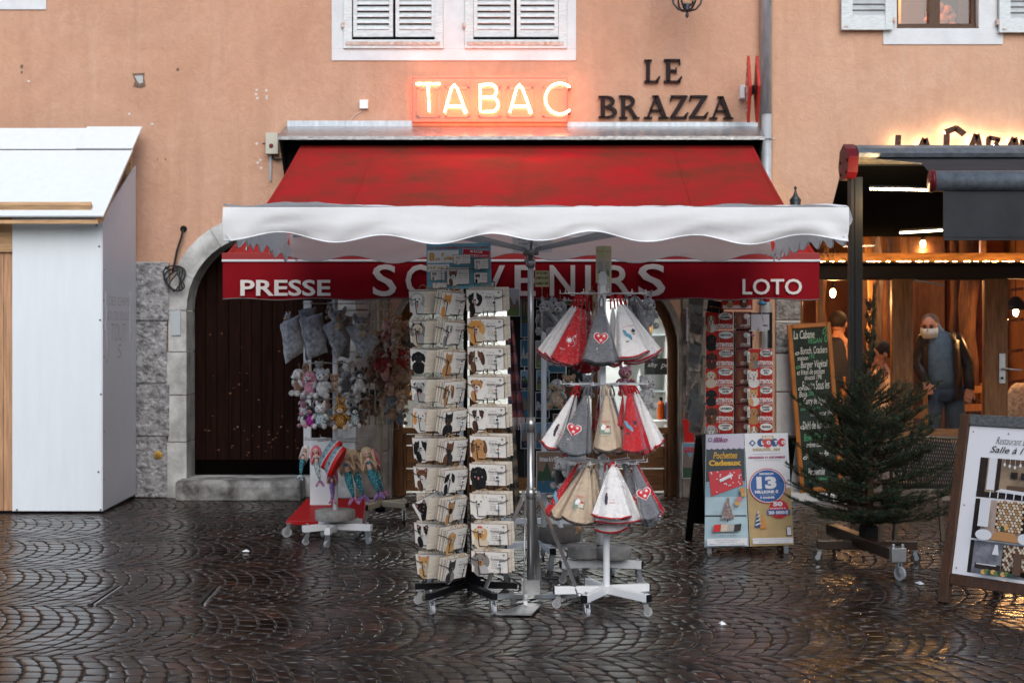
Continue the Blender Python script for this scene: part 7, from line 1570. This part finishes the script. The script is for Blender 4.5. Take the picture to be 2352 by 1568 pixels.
def room(x0,y0,x1,y1,kind):
    rn=random.Random(kind); w=x1-x0; h=y1-y0; B=lambda a,b,c,d,m: mb.rc(x0+w*a,y0+h*b,x0+w*c,y0+h*d,m)
    wall=[mat("photo_tan",(.30,.22,.15),.35,var=.5,vs=7),mat("photo_beige",(.42,.34,.30),.35,var=.4,vs=7),mat("photo_grey",(.20,.21,.24),.35,var=.5,vs=18)][kind]; dk=mat("photo_dark",(.025,.016,.014),.35,var=.6,vs=18); wh=mat("photo_white",(.62,.64,.68),.35)
    B(0,0,1,1,wall); B(0,0,.12 if kind<2 else .06,1,dk)
    if kind==0: 
        B(.14,.2,.26,1,wh); B(.27,.12,.33,1,dk); B(0,0,1,.14,dk); B(.36,.86,1,1,mat("photo_brown",(.10,.06,.04),.35)); B(.45,.14,.75,.34,_m["photo_brown"])
        for q in range(7): mb.el(x0+w*(.38+.08*q),y0+h*(.86-.03*(q%3)),.007,.010,wh); mb.rc(x0+w*(.38+.08*q)-.001,y0+h*(.88-.03*(q%3)),x0+w*(.38+.08*q)+.001,y0+h,wh)
        for q in range(3): B(.50+.15*q,.52,.60+.15*q,.68,dk)
        mb.pg([(x0+w*.30,y0+h*.16),(x0+w*.80,y0+h*.12),(x0+w*.85,y0+h*.2),(x0+w*.38,y0+h*.24)],wh)
        for q in range(6): B(.22+.12*q,.0,.235+.12*q,.15,wh)
    if kind==1:
        B(.34,.24,.78,1,dk)
        for q in range(8):
            for p_ in range(11): mb.el(x0+w*(.36+.057*q+.028*(p_%2)),y0+h*(.27+.07*p_),.009,.008,K_("cream") if (q+p_)%3 else K_("tan"),n=8)
        B(.14,.3,.30,1,wh); B(.88,.0,1,1,dk); mb.pg([(x0+w*.36,y0),(x0+w*.42,y0+h*.22),(x0+w*.70,y0+h*.22),(x0+w*.80,y0)],K_("tan")); mb.el(x0+w*.25,y0+h*.10,.05,.03,wh); mb.el(x0+w*.86,y0+h*.10,.04,.03,wh); mb.el(x0+w*.55,y0+h*.34,.022,.016,K_("ginger")); mb.el(x0+w*.52,y0+h*.30,.012,.016,_m["picture_fir"])
    if kind==2:
        mb.pg([(x0+w*.50,y0+h*.2),(x0+w*.50,y0+h*.95),(x0+w,y0+h*1),(x0+w,y0)],dk)
        for q in range(9):
            for p_ in range(11): mb.el(x0+w*(.53+.055*q+.025*(p_%2)),y0+h*(.24+.068*p_),.008,.008,K_("cream") if (q+p_)%3 else K_("brown"),n=8)
        B(.74,.1,.86,.74,_m["photo_brown"]); B(.18,.15,.56,.32,dk); B(.2,.28,.5,.31,wh); mb.pg([(x0+w*.42,y0+h*.62),(x0+w*.52,y0+h*.62),(x0+w*.49,y0+h*.92),(x0+w*.45,y0+h*.92)],wh)
        for q in range(9): mb.el(x0+w*(.32+.05*q),y0+h*(.07+.03*(q%2)),.016,.013,[K_("ginger"),_m["picture_meadow"],_m["picture_fir"]][q%3])
    B(.0,.0,1,.0,wh)
for kk,(ya,yb) in enumerate(((.605,.825),(.375,.595),(.185,.365))):
    mb=MB(); mb.M=BMx; mb.z=-.0035; room(.150,ya,bw-.075,yb,kk); build(mb,"photograph",sbd)
# ---------------------------------------------------------------- potted fir on a wheeled stand
TXx,TYy=2.285,8.93
fir=empty("christmas_tree",(TXx,TYy,0),"small bare dark fir tree standing on a wheeled wooden beam","fir tree")
barkm=mat("fir_bark",(.075,.045,.028),.9,var=.4,vs=20,bump=.6); needle=mat("fir_needle",(.010,.027,.010),.7,var=.5,vs=6,c2=(.008,.017,.010)); tipm=mat("fir_tip",(.10,.075,.035),.7)
rn=random.Random(9); BR=MB(); ND=MB(); ni=ND.mi(needle); ti=ND.mi(tipm)
def needles(p,q,r0,dens,ln):
    d=(q-p); L=d.length; d.normalize(); a=d.orthogonal().normalized(); b=d.cross(a); k=int(L*dens)
    for i in range(k):
        t=rn.random(); an=rn.uniform(0,2*math.pi); o=(a*math.cos(an)+b*math.sin(an)); 
        if o.z<-.4 and rn.random()<.5: continue
        s=p+d*(L*t); e=s+o*ln*rn.uniform(.6,1)+d*ln*rn.uniform(.5,.9)+Vector((0,0,ln*.15)); w=d.cross(o)*.0014
        i0=len(ND.v); ND.v+=[s-w,s+w,e+w*.4,e-w*.4]; ND.f.append((i0,i0+1,i0+2,i0+3)); ND.m.append(ti if (rn.random()<.07) else ni); ND.sm.append(False)
H0,H1=.26,1.79
BR.tube([(TXx,TYy,.18),(TXx+.01,TYy,.7),(TXx-.005,TYy,1.2),(TXx+.03,TYy,1.5),(TXx+.035,TYy,1.79)],[.032,.024,.015,.010,.004],barkm,n=10)
needles(Vector((TXx+.03,TYy,1.30)),Vector((TXx+.035,TYy,1.80)),.01,1500,.030)
def envl(z):
    K=[(.2,.40),(.32,.50),(.6,.54),(.80,.50),(.92,.40),(1.02,.24),(1.12,.14),(1.22,.08),(1.35,.045),(1.55,.03),(1.8,.015)]
    for (a,va),(b,vb) in zip(K[:-1],K[1:]):
        if z<=b: return va+(vb-va)*(z-a)/(b-a)
    return .03
z=H0
while z<1.66:
    t=(z-H0)/(H1-H0); env=envl(z); nb=rn.choice([6,7,8]) if t<.6 else 4; a0=rn.uniform(0,6.28)
    for b_ in range(nb):
        a=a0+2*math.pi*b_/nb+rn.uniform(-.35,.35); L=max(.06,env*rn.uniform(.72,1.18)); up=-.12+.9*t+(1.2*(t-.45) if t>.45 else 0)+rn.uniform(-.12,.2); p=Vector((TXx+.01,TYy,z+rn.uniform(-.03,.03))); d=Vector((math.cos(a),math.sin(a),up)).normalized(); n_=7; pts=[p]
        for k in range(n_): d=(d+Vector((rn.uniform(-.06,.06),rn.uniform(-.06,.06),.045+.06*t+rn.uniform(-.03,.04)))).normalized(); pts.append(pts[-1]+d*L/n_*1.05)
        BR.tube(pts,[.007*(1-k/n_)*(1-t*.5)+.0018 for k in range(n_+1)],barkm,n=5)
        for k in range(n_): needles(pts[k],pts[k+1],.01,400 if k>0 else 90,.020)
        for k in range(1,n_):
            for s_ in (-1,1):
                if rn.random()<.18: continue
                dd=(pts[k+1]-pts[k]).normalized(); sd_=dd.cross(Vector((0,0,1))).normalized()*s_; l=L*rn.uniform(.26,.48)*(1-k/n_*.55); e1=pts[k]+(dd*.75+sd_*.75+Vector((0,0,rn.uniform(-.12,.15)))).normalized()*l*.55; e2=e1+(dd*.9+sd_*.45+Vector((0,0,.2))).normalized()*l*.45
                BR.tube([pts[k],e1,e2],[.0028,.002,.0012],barkm,n=4,cap=False); needles(pts[k],e1,.01,420,.019); needles(e1,e2,.01,480,.019)
                if l>.07:
                    for s2 in (-1,1):
                        f=e1+((e2-e1).normalized()+dd.cross(Vector((0,0,1))).normalized()*s2*.8).normalized()*l*.36; needles(e1,f,.01,520,.017)
    z+=.048+.02*rn.random()
build(BR,"trunk",fir); build(ND,"foliage",fir)
stm=mat("wet_dark_beam",(.030,.016,.010),.35,var=.4,vs=8,coat=.5)
st_=empty("tree_stand",(TXx,TYy,0),"wet dark wooden beam on castors carrying the small fir tree","tree stand")
mb=MB(); e1=Vector((2.175,9.48,.155)); e2=Vector((2.33,8.40,.155)); mb.bar(e1,e2,.085,.075,stm); mb.bar(Vector((1.98,9.05,.118)),Vector((2.62,9.02,.118)),.06,.06,stm); build(mb,"beam",st_,bevel=.006)
mb=MB(); mb.lathe((TXx,TYy,.15),[(.05,0),(.06,.02),(.06,.10),(.05,.11)],mat("black_tub",(.006,.006,.006),.8),n=20); build(mb,"tub",st_)
mb=MB(); mb.bar(e2+Vector((-.006,.07,-.0)),e2+Vector((.002,-.012,0)),.09,.085,steel); [mb.cyl(e2+Vector((dx,.01,.04)),e2+Vector((dx,.01,.065)),.01,steel,n=8) for dx in (-.028,.028)]; build(mb,"end_plate",st_,bevel=.003)
caster(st_,(2.335,8.42),-60,wheel_grey,r=.042,top=.112); caster(st_,(2.18,9.44),70,rubber,r=.042,top=.112); caster(st_,(2.60,9.02),10,rubber,r=.034,top=.086); caster(st_,(2.0,9.05),170,rubber,r=.034,top=.086)
# spruce sprig and lantern near the corner of the awning
SPR=ND; ND=MB(); ni=ND.mi(needle); ti=ND.mi(mat("pale_sprig",(.07,.085,.03),.6))  # a few needles at random in a paler green
for k in range(16):
    p=P(1900+rn.uniform(-14,30),568+rn.uniform(-8,6),12.2); q=p+Vector((rn.uniform(-.14,.10),rn.uniform(-.05,.05),-rn.uniform(.06,.16))); needles(p,q,.01,420,.022)
build(ND,"fir_garland",loc=P(1905,585,12.2),label="fir garland hanging beside the corner of the red valance",cat="garland")
def lantern(x,ytop,ybot,D,label,body=True):
    c=P(x,ytop,D); h=(ybot-ytop)*D/F; r=empty("wall_lantern",P(x,ybot,D),label,"lantern"); iron=mat("lantern_iron",(.045,.055,.065),.4,metal=.5)
    mb=MB(); mb.lathe((c.x,c.y,c.z),[(.012,-h*.30),(.05,-h*.26),(.05,-h*.24),(.022,-h*.17),(.010,-h*.10),(.006,-h*.07),(.014,-h*.045),(.012,-h*.02),(.001,0)],iron,n=16)
    mb.lathe((c.x,c.y,c.z),[(.17,-h*.62),(.175,-h*.60),(.14,-h*.50),(.075,-h*.42),(.055,-h*.37),(.045,-h*.30),(.05,-h*.26)],iron,n=20); build(mb,"lantern_cap",r)
    mb=MB(); mb.lathe((c.x,c.y,c.z),[(.09,-h),(.15,-h*.63)],filmmat("lantern_glass",(.9,.85,.7),.1,.1,.6),n=6,smooth=False); build(mb,"lantern_glass",r)
    mb=MB(); mb.bar((c.x,c.y,c.z-h*.5),(c.x,WD,c.z-h*.5),.02,.025,iron); build(mb,"bracket",r)
lantern(1827,427,560,12.1,"grey iron lantern top showing above the right end of the parasol")
# hanging lantern whose foot shows at the top edge
lt=empty("wall_lantern",P(1578,40,11.9),"ornate iron street lantern foot hanging in at the top edge","lantern"); iron=_m["lantern_iron"]
mb=MB(); c=P(1578,42,11.9); mb.lathe((c.x,c.y,c.z),[(.002,0),(.014,.012),(.016,.03),(.008,.045),(.03,.06),(.035,.075),(.02,.09),(.05,.115)],iron,n=14)
for k in range(6):
    a=2*math.pi*k/6; d=Vector((math.cos(a),math.sin(a),0)); mb.tube([c+Vector((0,0,.06))+d*.02,c+Vector((0,0,.075))+d*.075,c+Vector((0,0,.12))+d*.115,c+Vector((0,0,.17))+d*.125],.009,iron,n=6)
    mb.tube([c+Vector((0,0,.17))+d*.12,c+Vector((0,0,.60))+d*.20],.008,iron,n=6)
mb.lathe((c.x,c.y,c.z),[(.22,.60),(.22,.63),(.08,.78),(.04,.85)],iron,n=6); mb.bar((c.x,c.y,c.z+.85),(c.x,WD,c.z+.85),.03,.04,iron); build(mb,"lantern_frame",lt)
mb=MB(); mb.lathe((c.x,c.y,c.z),[(.105,.165),(.185,.59)],_m["lantern_glass"],n=6,smooth=False); build(mb,"lantern_glass",lt)
# ---------------------------------------------------------------- woven terrace chair behind the fir
wov=mat("dark_woven_seat",(.03,.028,.026),.5); wc=empty("terrace_chair",(2.86,9.7,0),"dark woven terrace chair with a wide rounded back behind the fir tree","chair")
mb=MB(); cx_,cy_=2.86,9.55
for s_ in range(2):
    for i in range(30):
        for_=None
        a0=-.24+.48*i/29
        pts=[(cx_+a0+(.10*(k/8) if s_ else -.10*(k/8)),cy_-.02*math.cos((a0)*5)+.10*(a0*3.2)**2*.3,.44+.32*k/8) for k in range(9)]
        pts=[p for p in pts if abs(p[0]-cx_)<.245]
        if len(pts)>1: mb.tube(pts,.0042,wov,n=4,smooth=False)
build(mb,"woven_back",wc)
mb=MB(); mb.tube([(cx_-.25,cy_+.03,.40),(cx_-.255,cy_+.03,.70),(cx_-.21,cy_+.01,.765),(cx_,cy_-.01,.775),(cx_+.21,cy_+.01,.765),(cx_+.255,cy_+.03,.70),(cx_+.25,cy_+.03,.40)],.013,mat("bronze_tube",(.11,.085,.06),.4,metal=.4),n=8); build(mb,"back_frame",wc)
mb=MB(); mb.b2((cx_-.22,cy_,.42),(cx_+.22,cy_+.42,.45),wov); build(mb,"seat",wc,bevel=.01)
for dx,dy in ((-.23,.02),(.23,.02),(-.21,.42),(.21,.42)):
    mb=MB(); mb.bar((cx_+dx*.9,cy_+dy,.43),(cx_+dx*1.06,cy_+dy*1.05-.02,0),.026,.026,_m["bronze_tube"]); build(mb,"leg",wc)
# ---------------------------------------------------------------- people and furniture inside the restaurant
skn=mat("skin",(.42,.22,.15),.6); grayh=mat("short_grey_hair",(.10,.08,.07),.9,var=.4,vs=60); dkh=mat("dark_hair",(.018,.013,.012),.7,var=.4,vs=60)
def loft(mb,rings,m,n=18,cap=True):
    vs=[]
    for (c,rx,ry) in rings:
        for k in range(n): a=2*math.pi*k/n; vs.append(Vector(c)+Vector((rx*math.cos(a),ry*math.sin(a),0)))
    fs=[(i*n+k,i*n+(k+1)%n,(i+1)*n+(k+1)%n,(i+1)*n+k) for i in range(len(rings)-1) for k in range(n)]
    if cap: fs+=[tuple(range(n-1,-1,-1)),tuple((len(rings)-1)*n+k for k in range(n))]
    mb.add(vs,fs,m,True)
def skinbody(name,parent,chains,m):
    "one continuous body grown with a skin modifier; chains: {key:(pos,radius)}, edges"
    V,E=chains; keys=list(V); me=bpy.data.meshes.new(name); org=ORG[parent.name]
    me.from_pydata([Vector(V[k][0])-org for k in keys],[(keys.index(a),keys.index(b)) for a,b in E],[]); o=bpy.data.objects.new(name,me); col.objects.link(o); o.parent=parent; ORG[o.name]=org
    sk=o.modifiers.new("skin",'SKIN'); 
    for i,k in enumerate(keys): me.skin_vertices[0].data[i].radius=(V[k][1],V[k][1] if len(V[k])<3 else V[k][2])
    me.skin_vertices[0].data[0].use_root=True
    su=o.modifiers.new("smooth",'SUBSURF'); su.levels=2; su.render_levels=2; sk.use_smooth_shade=True; me.materials.append(m); return o
def head(mb,c,yaw,pitch,skinm,s=1.0):
    mb.M=Matrix.Translation(c)@Matrix.Rotation(R(yaw),4,'Z')@Matrix.Rotation(R(pitch),4,'X')@Matrix.Diagonal((s,s,s,1))
    mb.ell((0,.005,.02),(.078,.095,.10),skinm,None,18,14); mb.ell((0,-.02,-.05),(.060,.068,.065),skinm,None,16,10); mb.ell((0,-.098,-.012),(.014,.022,.024),skinm); 
    for k in (-1,1): mb.ell((k*.08,.01,.0),(.012,.022,.034),skinm); mb.ell((k*.030,-.082,.018),(.016,.010,.008),eye); mb.ell((k*.03,-.086,.038),(.02,.010,.006),dkh)
    mb.ell((0,-.086,-.055),(.024,.008,.008),mat("lips",(.35,.12,.10),.5))
def hand(mb,w,d,m,curl=.5,s=1.0):
    "palm at w pointing along d, with four fingers and a thumb"
    d=Vector(d).normalized(); side=d.cross(Vector((0,1,.2))).normalized(); nrm=d.cross(side)
    Mx=Matrix((side,d,nrm)).transposed(); 
    mb.box(Vector(w)+d*.045*s,(.075*s,.09*s,.028*s),m,Mx)
    for i,L in enumerate((.062,.072,.068,.052)):
        b=Vector(w)+d*.088*s+side*(.028-.019*i)*s; e=b+(d+nrm*curl*.4)*L*.5*s; f=e+(d*.5+nrm*curl)*L*.5*s; mb.tube([b-d*.02*s,b,e,f],[.0095*s,.009*s,.008*s,.0065*s],m,n=7)
    b=Vector(w)+d*.03*s+side*.036*s; mb.tube([b-side*.012*s,b+side*.02*s+d*.02*s,b+side*.026*s+d*.055*s+nrm*.01*s],[.012*s,.011*s,.008*s],m,n=7)
# standing man
MD=13.35; mx,_,_2=P(2158,0,MD); pm=empty("person",(mx,MD,0.02),"man in a dark leather jacket, blue roll-neck and white face mask behind the glass","person")
HZ=PZ(748,MD)
V={"pel":((mx+.04,MD,.96),.11,.085),"ch":((mx-.0,MD,1.30),.12,.08),"sh":((mx-.01,MD,1.42),.10,.07),"nk":((mx-.07,MD-.01,1.50),.055),"hd":((mx-.09,MD-.03,1.57),.05),
"sl":((mx-.14,MD,1.41),.055),"el":((mx-.20,MD+.04,1.18),.045),"wl":((mx-.17,MD-.14,1.0),.034),"sr":((mx+.15,MD,1.41),.055),"er":((mx+.29,MD+.04,1.16),.045),"wr":((mx+.26,MD-.08,.93),.034),
"hl":((mx-.05,MD,.90),.10),"kl":((mx-.10,MD-.03,.50),.07),"al":((mx-.12,MD,.10),.05),"fl":((mx-.13,MD-.13,.05),.04),"hr":((mx+.13,MD,.90),.10),"kr":((mx+.18,MD+.02,.50),.07),"ar":((mx+.20,MD+.12,.12),.05),"fr":((mx+.20,MD+.0,.06),.04)}
skinbody("body",pm,(V,[("pel","ch"),("ch","sh"),("sh","nk"),("nk","hd"),("sh","sl"),("sl","el"),("el","wl"),("sh","sr"),("sr","er"),("er","wr"),("pel","hl"),("hl","kl"),("kl","al"),("al","fl"),("pel","hr"),("hr","kr"),("kr","ar"),("ar","fr")]),skn)
mb=MB(); head(mb,P(2136,752,MD-.03),-28,12,skn,1.0); mb.M=Matrix(); hand(mb,V["wr"][0],(-.25,-.3,-.9),skn,.5); hand(mb,V["wl"][0],(.1,-.5,-.8),skn,.5); build(mb,"head_and_hands",pm)
mb=MB(); mb.M=Matrix.Translation(P(2136,752,MD-.03))@Matrix.Rotation(R(-28),4,'Z')@Matrix.Rotation(R(12),4,'X'); mb.ell((0,.024,.046),(.084,.093,.084),grayh,None,18,12,.012); build(mb,"hair",pm)
mb=MB(); mb.M=Matrix.Translation(P(2136,752,MD-.03))@Matrix.Rotation(R(-28),4,'Z')@Matrix.Rotation(R(12),4,'X'); mk=mat("face_mask",(.62,.76,.82),.8,bump=.3,bs=60)
vs=[]; 
for j in range(7):
    for i in range(11):
        a=R(-68+136*i/10); z_=.010-.095*j/6; r_=.099+.020*math.cos(a)*math.sin(math.pi*(j+.6)/7); vs.append((r_*.86*math.sin(a),-r_*1.02*math.cos(a)+.0,z_+.004*(j%2)))
mb.add(vs,[(j*11+i,(j+1)*11+i,(j+1)*11+i+1,j*11+i+1) for j in range(6) for i in range(10)],mk,True)
for k in (-1,1): mb.tube([(k*.072,-.03,.0),(k*.086,.0,.008),(k*.084,.03,.0)],.0016,mk,n=4)
build(mb,"face_mask",pm)
swt=mat("blue_knit",(.10,.18,.28),.9,var=.2,vs=20,bump=.4,bs=90); lea=mat("black_leather",(.022,.021,.020),.38,var=.3,vs=9,bump=.6,bs=18); den=mat("dark_denim",(.045,.08,.14),.8,var=.4,vs=8,bump=.3,bs=90)
mb=MB(); loft(mb,[((mx+.035,MD-.01,.93),.150,.115),((mx+.02,MD-.015,1.04),.158,.125),((mx+.0,MD-.01,1.2),.155,.125),((mx-.01,MD-.0,1.36),.165,.12),((mx-.02,MD,1.45),.13,.10),((mx-.05,MD-.005,1.50),.085,.08),((mx-.07,MD-.02,1.54),.070,.072),((mx-.082,MD-.025,1.57),.066,.068)],swt,22); build(mb,"sweater",pm)
mb=MB()
for sx,shl,elb,wri in ((-1,V["sl"][0],V["el"][0],V["wl"][0]),(1,V["sr"][0],V["er"][0],V["wr"][0])):
    a,b,c=Vector(shl),Vector(elb),Vector(wri); mb.tube([a+Vector((-sx*.05,0,.015)),a,a.lerp(b,.4),b,b.lerp(c,.45),c+ (c-b).normalized()*.0],[.066,.074,.068,.060,.055,.047],lea,n=14)
n=13
for sx in (-1,1):                                    # two open jacket fronts wrapping to the back
    vs=[]; zs=[(.84,.19,.16),(.98,.195,.165),(1.12,.192,.165),(1.28,.187,.15),(1.40,.175,.13),(1.47,.125,.11),(1.50,.09,.09)]
    for (z_,rx,ry) in zs:
        for i in range(n):
            a=R(-66)+R(156)*i/(n-1) if sx>0 else R(-140)-R(130)*i/(n-1); vs.append((mx+.01+rx*math.cos(a)+.01*math.sin(i*2+z_*9),MD-.01+ry*math.sin(a)+.008*math.sin(i*3+z_*20),z_))
    mb.add(vs,[(j*n+i,j*n+i+1,(j+1)*n+i+1,(j+1)*n+i) for j in range(len(zs)-1) for i in range(n-1)],lea,True)
build(mb,"leather_jacket",pm)
mb=MB()
for hp2,kn,an in (("hl","kl","al"),("hr","kr","ar")):
    a,b,c=(Vector(V[k][0]) for k in (hp2,kn,an)); mb.tube([a+Vector((0,0,.06)),a,a.lerp(b,.5),b,b.lerp(c,.5),c],[.105,.105,.09,.075,.066,.066],den,n=16)
loft(mb,[((mx+.04,MD,.82),.165,.125),((mx+.04,MD,.90),.162,.13),((mx+.04,MD,.97),.155,.12)],den); build(mb,"jeans",pm)
def seated(x,yh,D,label,hairm,clothm,face_yaw,name_cloth):
    o=P(x,yh,D); r=empty("person",(o.x,D,.02),label,"person"); hz=o.z; X=o.x; c=Vector((X,D,hz))
    s1=-1 if face_yaw<0 else 1; fy=Vector((math.sin(R(face_yaw)),-math.cos(R(face_yaw)),0)); sd_=Vector((-fy.y,fy.x,0)); b=Vector((X,D,0))
    Vv={"pel":(b-fy*.10+Vector((0,0,.52)),.14,.12),"ch":(b-fy*.08+Vector((0,0,hz-.42)),.16,.11),"sh":(b-fy*.04+Vector((0,0,hz-.22)),.13,.10),"nk":(b-fy*.02+Vector((0,0,hz-.13)),.055),"hd":(b+Vector((0,0,hz-.05)),.06)}
    for k,s in (("l",-1),("r",1)):
        Vv["s"+k]=(b-fy*.04+sd_*s*.17+Vector((0,0,hz-.24)),.06); Vv["e"+k]=(b+fy*.08+sd_*s*.24+Vector((0,0,hz-.50)),.045); Vv["w"+k]=(b+fy*.32+sd_*s*.14+Vector((0,0,.80)),.034)
        Vv["h"+k]=(b-fy*.05+sd_*s*.10+Vector((0,0,.50)),.09); Vv["k"+k]=(b+fy*.36+sd_*s*.13+Vector((0,0,.50)),.07); Vv["a"+k]=(b+fy*.36+sd_*s*.13+Vector((0,0,.10)),.05)
    Eg=[("pel","ch"),("ch","sh"),("sh","nk"),("nk","hd")]+[e for k in "lr" for e in (("sh","s"+k),("s"+k,"e"+k),("e"+k,"w"+k),("pel","h"+k),("h"+k,"k"+k),("k"+k,"a"+k))]
    skinbody("body",r,(Vv,Eg),skn)
    m2=MB(); head(m2,c,face_yaw,8,skn); m2.M=Matrix(); [hand(m2,Vv["w"+k][0],fy,skn,.4) for k in "lr"]; build(m2,"head_and_hands",r)
    m2=MB(); m2.M=Matrix.Translation(c)@Matrix.Rotation(R(face_yaw),4,'Z')@Matrix.Rotation(R(8),4,'X'); m2.ell((0,.022,.040),(.090,.100,.098),hairm,None,18,12,.03); build(m2,"hair",r)
    m2=MB(); P0=lambda k:Vector(Vv[k][0])
    loft(m2,[(P0("pel")-Vector((0,0,.05)),.19,.17),(P0("ch"),.20,.16),(P0("sh")-Vector((0,0,.04)),.19,.14),(P0("sh")+Vector((0,0,.05)),.10,.09),(P0("nk"),.065,.065)],clothm,20)
    for k in "lr": m2.tube([P0("s"+k)-sd_*(.05 if k=="r" else -.05),P0("s"+k),P0("e"+k),P0("w"+k)],[.075,.078,.062,.045],clothm,n=14)
    build(m2,name_cloth,r)
    m2=MB()
    for k in "lr": m2.tube([P0("h"+k),P0("k"+k),P0("a"+k)],[.115,.088,.07],den,n=14)
    build(m2,"trousers",r)
seated(1926,745,14.2,"diner with tousled dark hair and a dark jacket behind the left pane",dkh,mat("dark_jacket",(.02,.022,.028),.8),150,"jacket")
seated(2021,815,13.0,"diner with short dark hair and a cream pullover bending to the left",dkh,mat("cream_pullover",(.55,.42,.30),.9,bump=.3),-75,"pullover")
chw_=mat("honey_chair_wood",(.36,.17,.06),.45,var=.3,vs=8,stretch=(6,6,1))
def wchair(x,y,rz,label):
    r=empty("wooden_chair",(x,y,.02),label,"chair",rz=rz)
    for dx in (-.19,.19):
        m2=MB(); m2.bar((dx,.2,0),(dx,.27,.94),.035,.03,chw_); build(m2,"leg",r,local=True); m2=MB(); m2.bar((dx,-.19,0),(dx,-.19,.44),.035,.035,chw_); build(m2,"leg",r,local=True)
    m2=MB(); m2.box((0,0,.455),(.42,.42,.03),chw_); build(m2,"seat",r,local=True,bevel=.008)
    m2=MB(); [m2.bar((-.19,.2+.07*z_/.94,z_),(.19,.2+.07*z_/.94,z_),.02,.07,chw_) for z_ in (.88,.70)]; build(m2,"backrest",r,local=True); return r
wchair(PX(2098,13.1),13.15,150,"honey coloured wooden chair right in front of the masked man"); wchair(PX(2268,13.6),13.7,20,"wooden chair to the right of the masked man")
wchair(PX(1945,13.8),14.3,-20,"wooden chair of the dark jacketed diner")
m2=MB(); fb=P(2345,945,13.3); m2.ell((fb.x,fb.y,fb.z),(.16,.12,.28),fu("cream"),None,16,10,.04); build(m2,"sheepskin",loc=fb,label="cream sheepskin over a chair back at the right pane",cat="sheepskin")
for x_,D_,lb in ((1975,13.5,"dark wooden dining table laid with a bottle beside the seated diners"),(2330,14.3,"dark wooden dining table at the far right of the restaurant")):
    X=PX(x_,D_); r=empty("dining_table",(X,D_,.02),lb,"table"); m2=MB(); m2.box((X,D_,.75),(.7,.7,.035),dwood); build(m2,"table_top",r,bevel=.005)
    for dx in (-.3,.3):
        for dy in (-.3,.3): m2=MB(); m2.bar((X+dx,D_+dy,.02),(X+dx,D_+dy,.735),.05,.05,dwood); build(m2,"leg",r)
for x_,y_,D_,lb,c_,h_ in ((1940,918,13.4,"orange tinted water carafe on the dining table",(.40,.18,.05),.26),(2036,940,13.25,"small white bottle on the dining table",(.6,.55,.5),.17),(1962,925,13.5,"dark wine bottle on the dining table",(.02,.03,.015),.29)):
    X=PX(x_,D_); m2=MB(); m2.lathe((X,D_,.788),[(.03,0),(.036,.01),(.036,h_*.55),(.012,h_*.72),(.012,h_*.95),(.015,h_)],mat("bottle_glass_%d"%x_,c_,.15),n=14); build(m2,"bottle",loc=(X,D_,.79),label=lb,cat="bottle")
plight("dining_light",(PX(1985,13.4),13.3,2.1),9,(1,.55,.24),.08); plight("neutral_fill",(PX(2150,13.0),12.9,2.2),14,(.9,.9,1.0),.10)  # second lamp is a neutral fill added for the masked man
# litter on the cobbles
for x_,y_,lb in ((985,2213,"scrap"),):
    pass
for x_,y_,w_,lb in ((566,1268,.03,"crumpled white paper scrap on the cobbles left of the plaque rack"),(1658,1435,.022,"white leaflet scrap on the cobbles below the lottery board"),(2113,1342,.06,"torn white scrap on the cobbles beside the sandwich board")):
    D_=F*CH/(y_-HY); c=P(x_,y_,D_); m2=MB(); g=[(c.x+rn.uniform(-w_,w_)*.6+w_*.5*math.cos(k),c.y+w_*.5*math.sin(k)+rn.uniform(-.01,.01),.004+rn.uniform(0,.006)) for k in [i*6.283/7 for i in range(7)]]
    m2.add([c+Vector((0,0,.022))]+g,[(0,i+1,(i+1)%7+1) for i in range(7)],tagm); build(m2,"paper_scrap",loc=(c.x,c.y,0),label=lb,cat="litter")
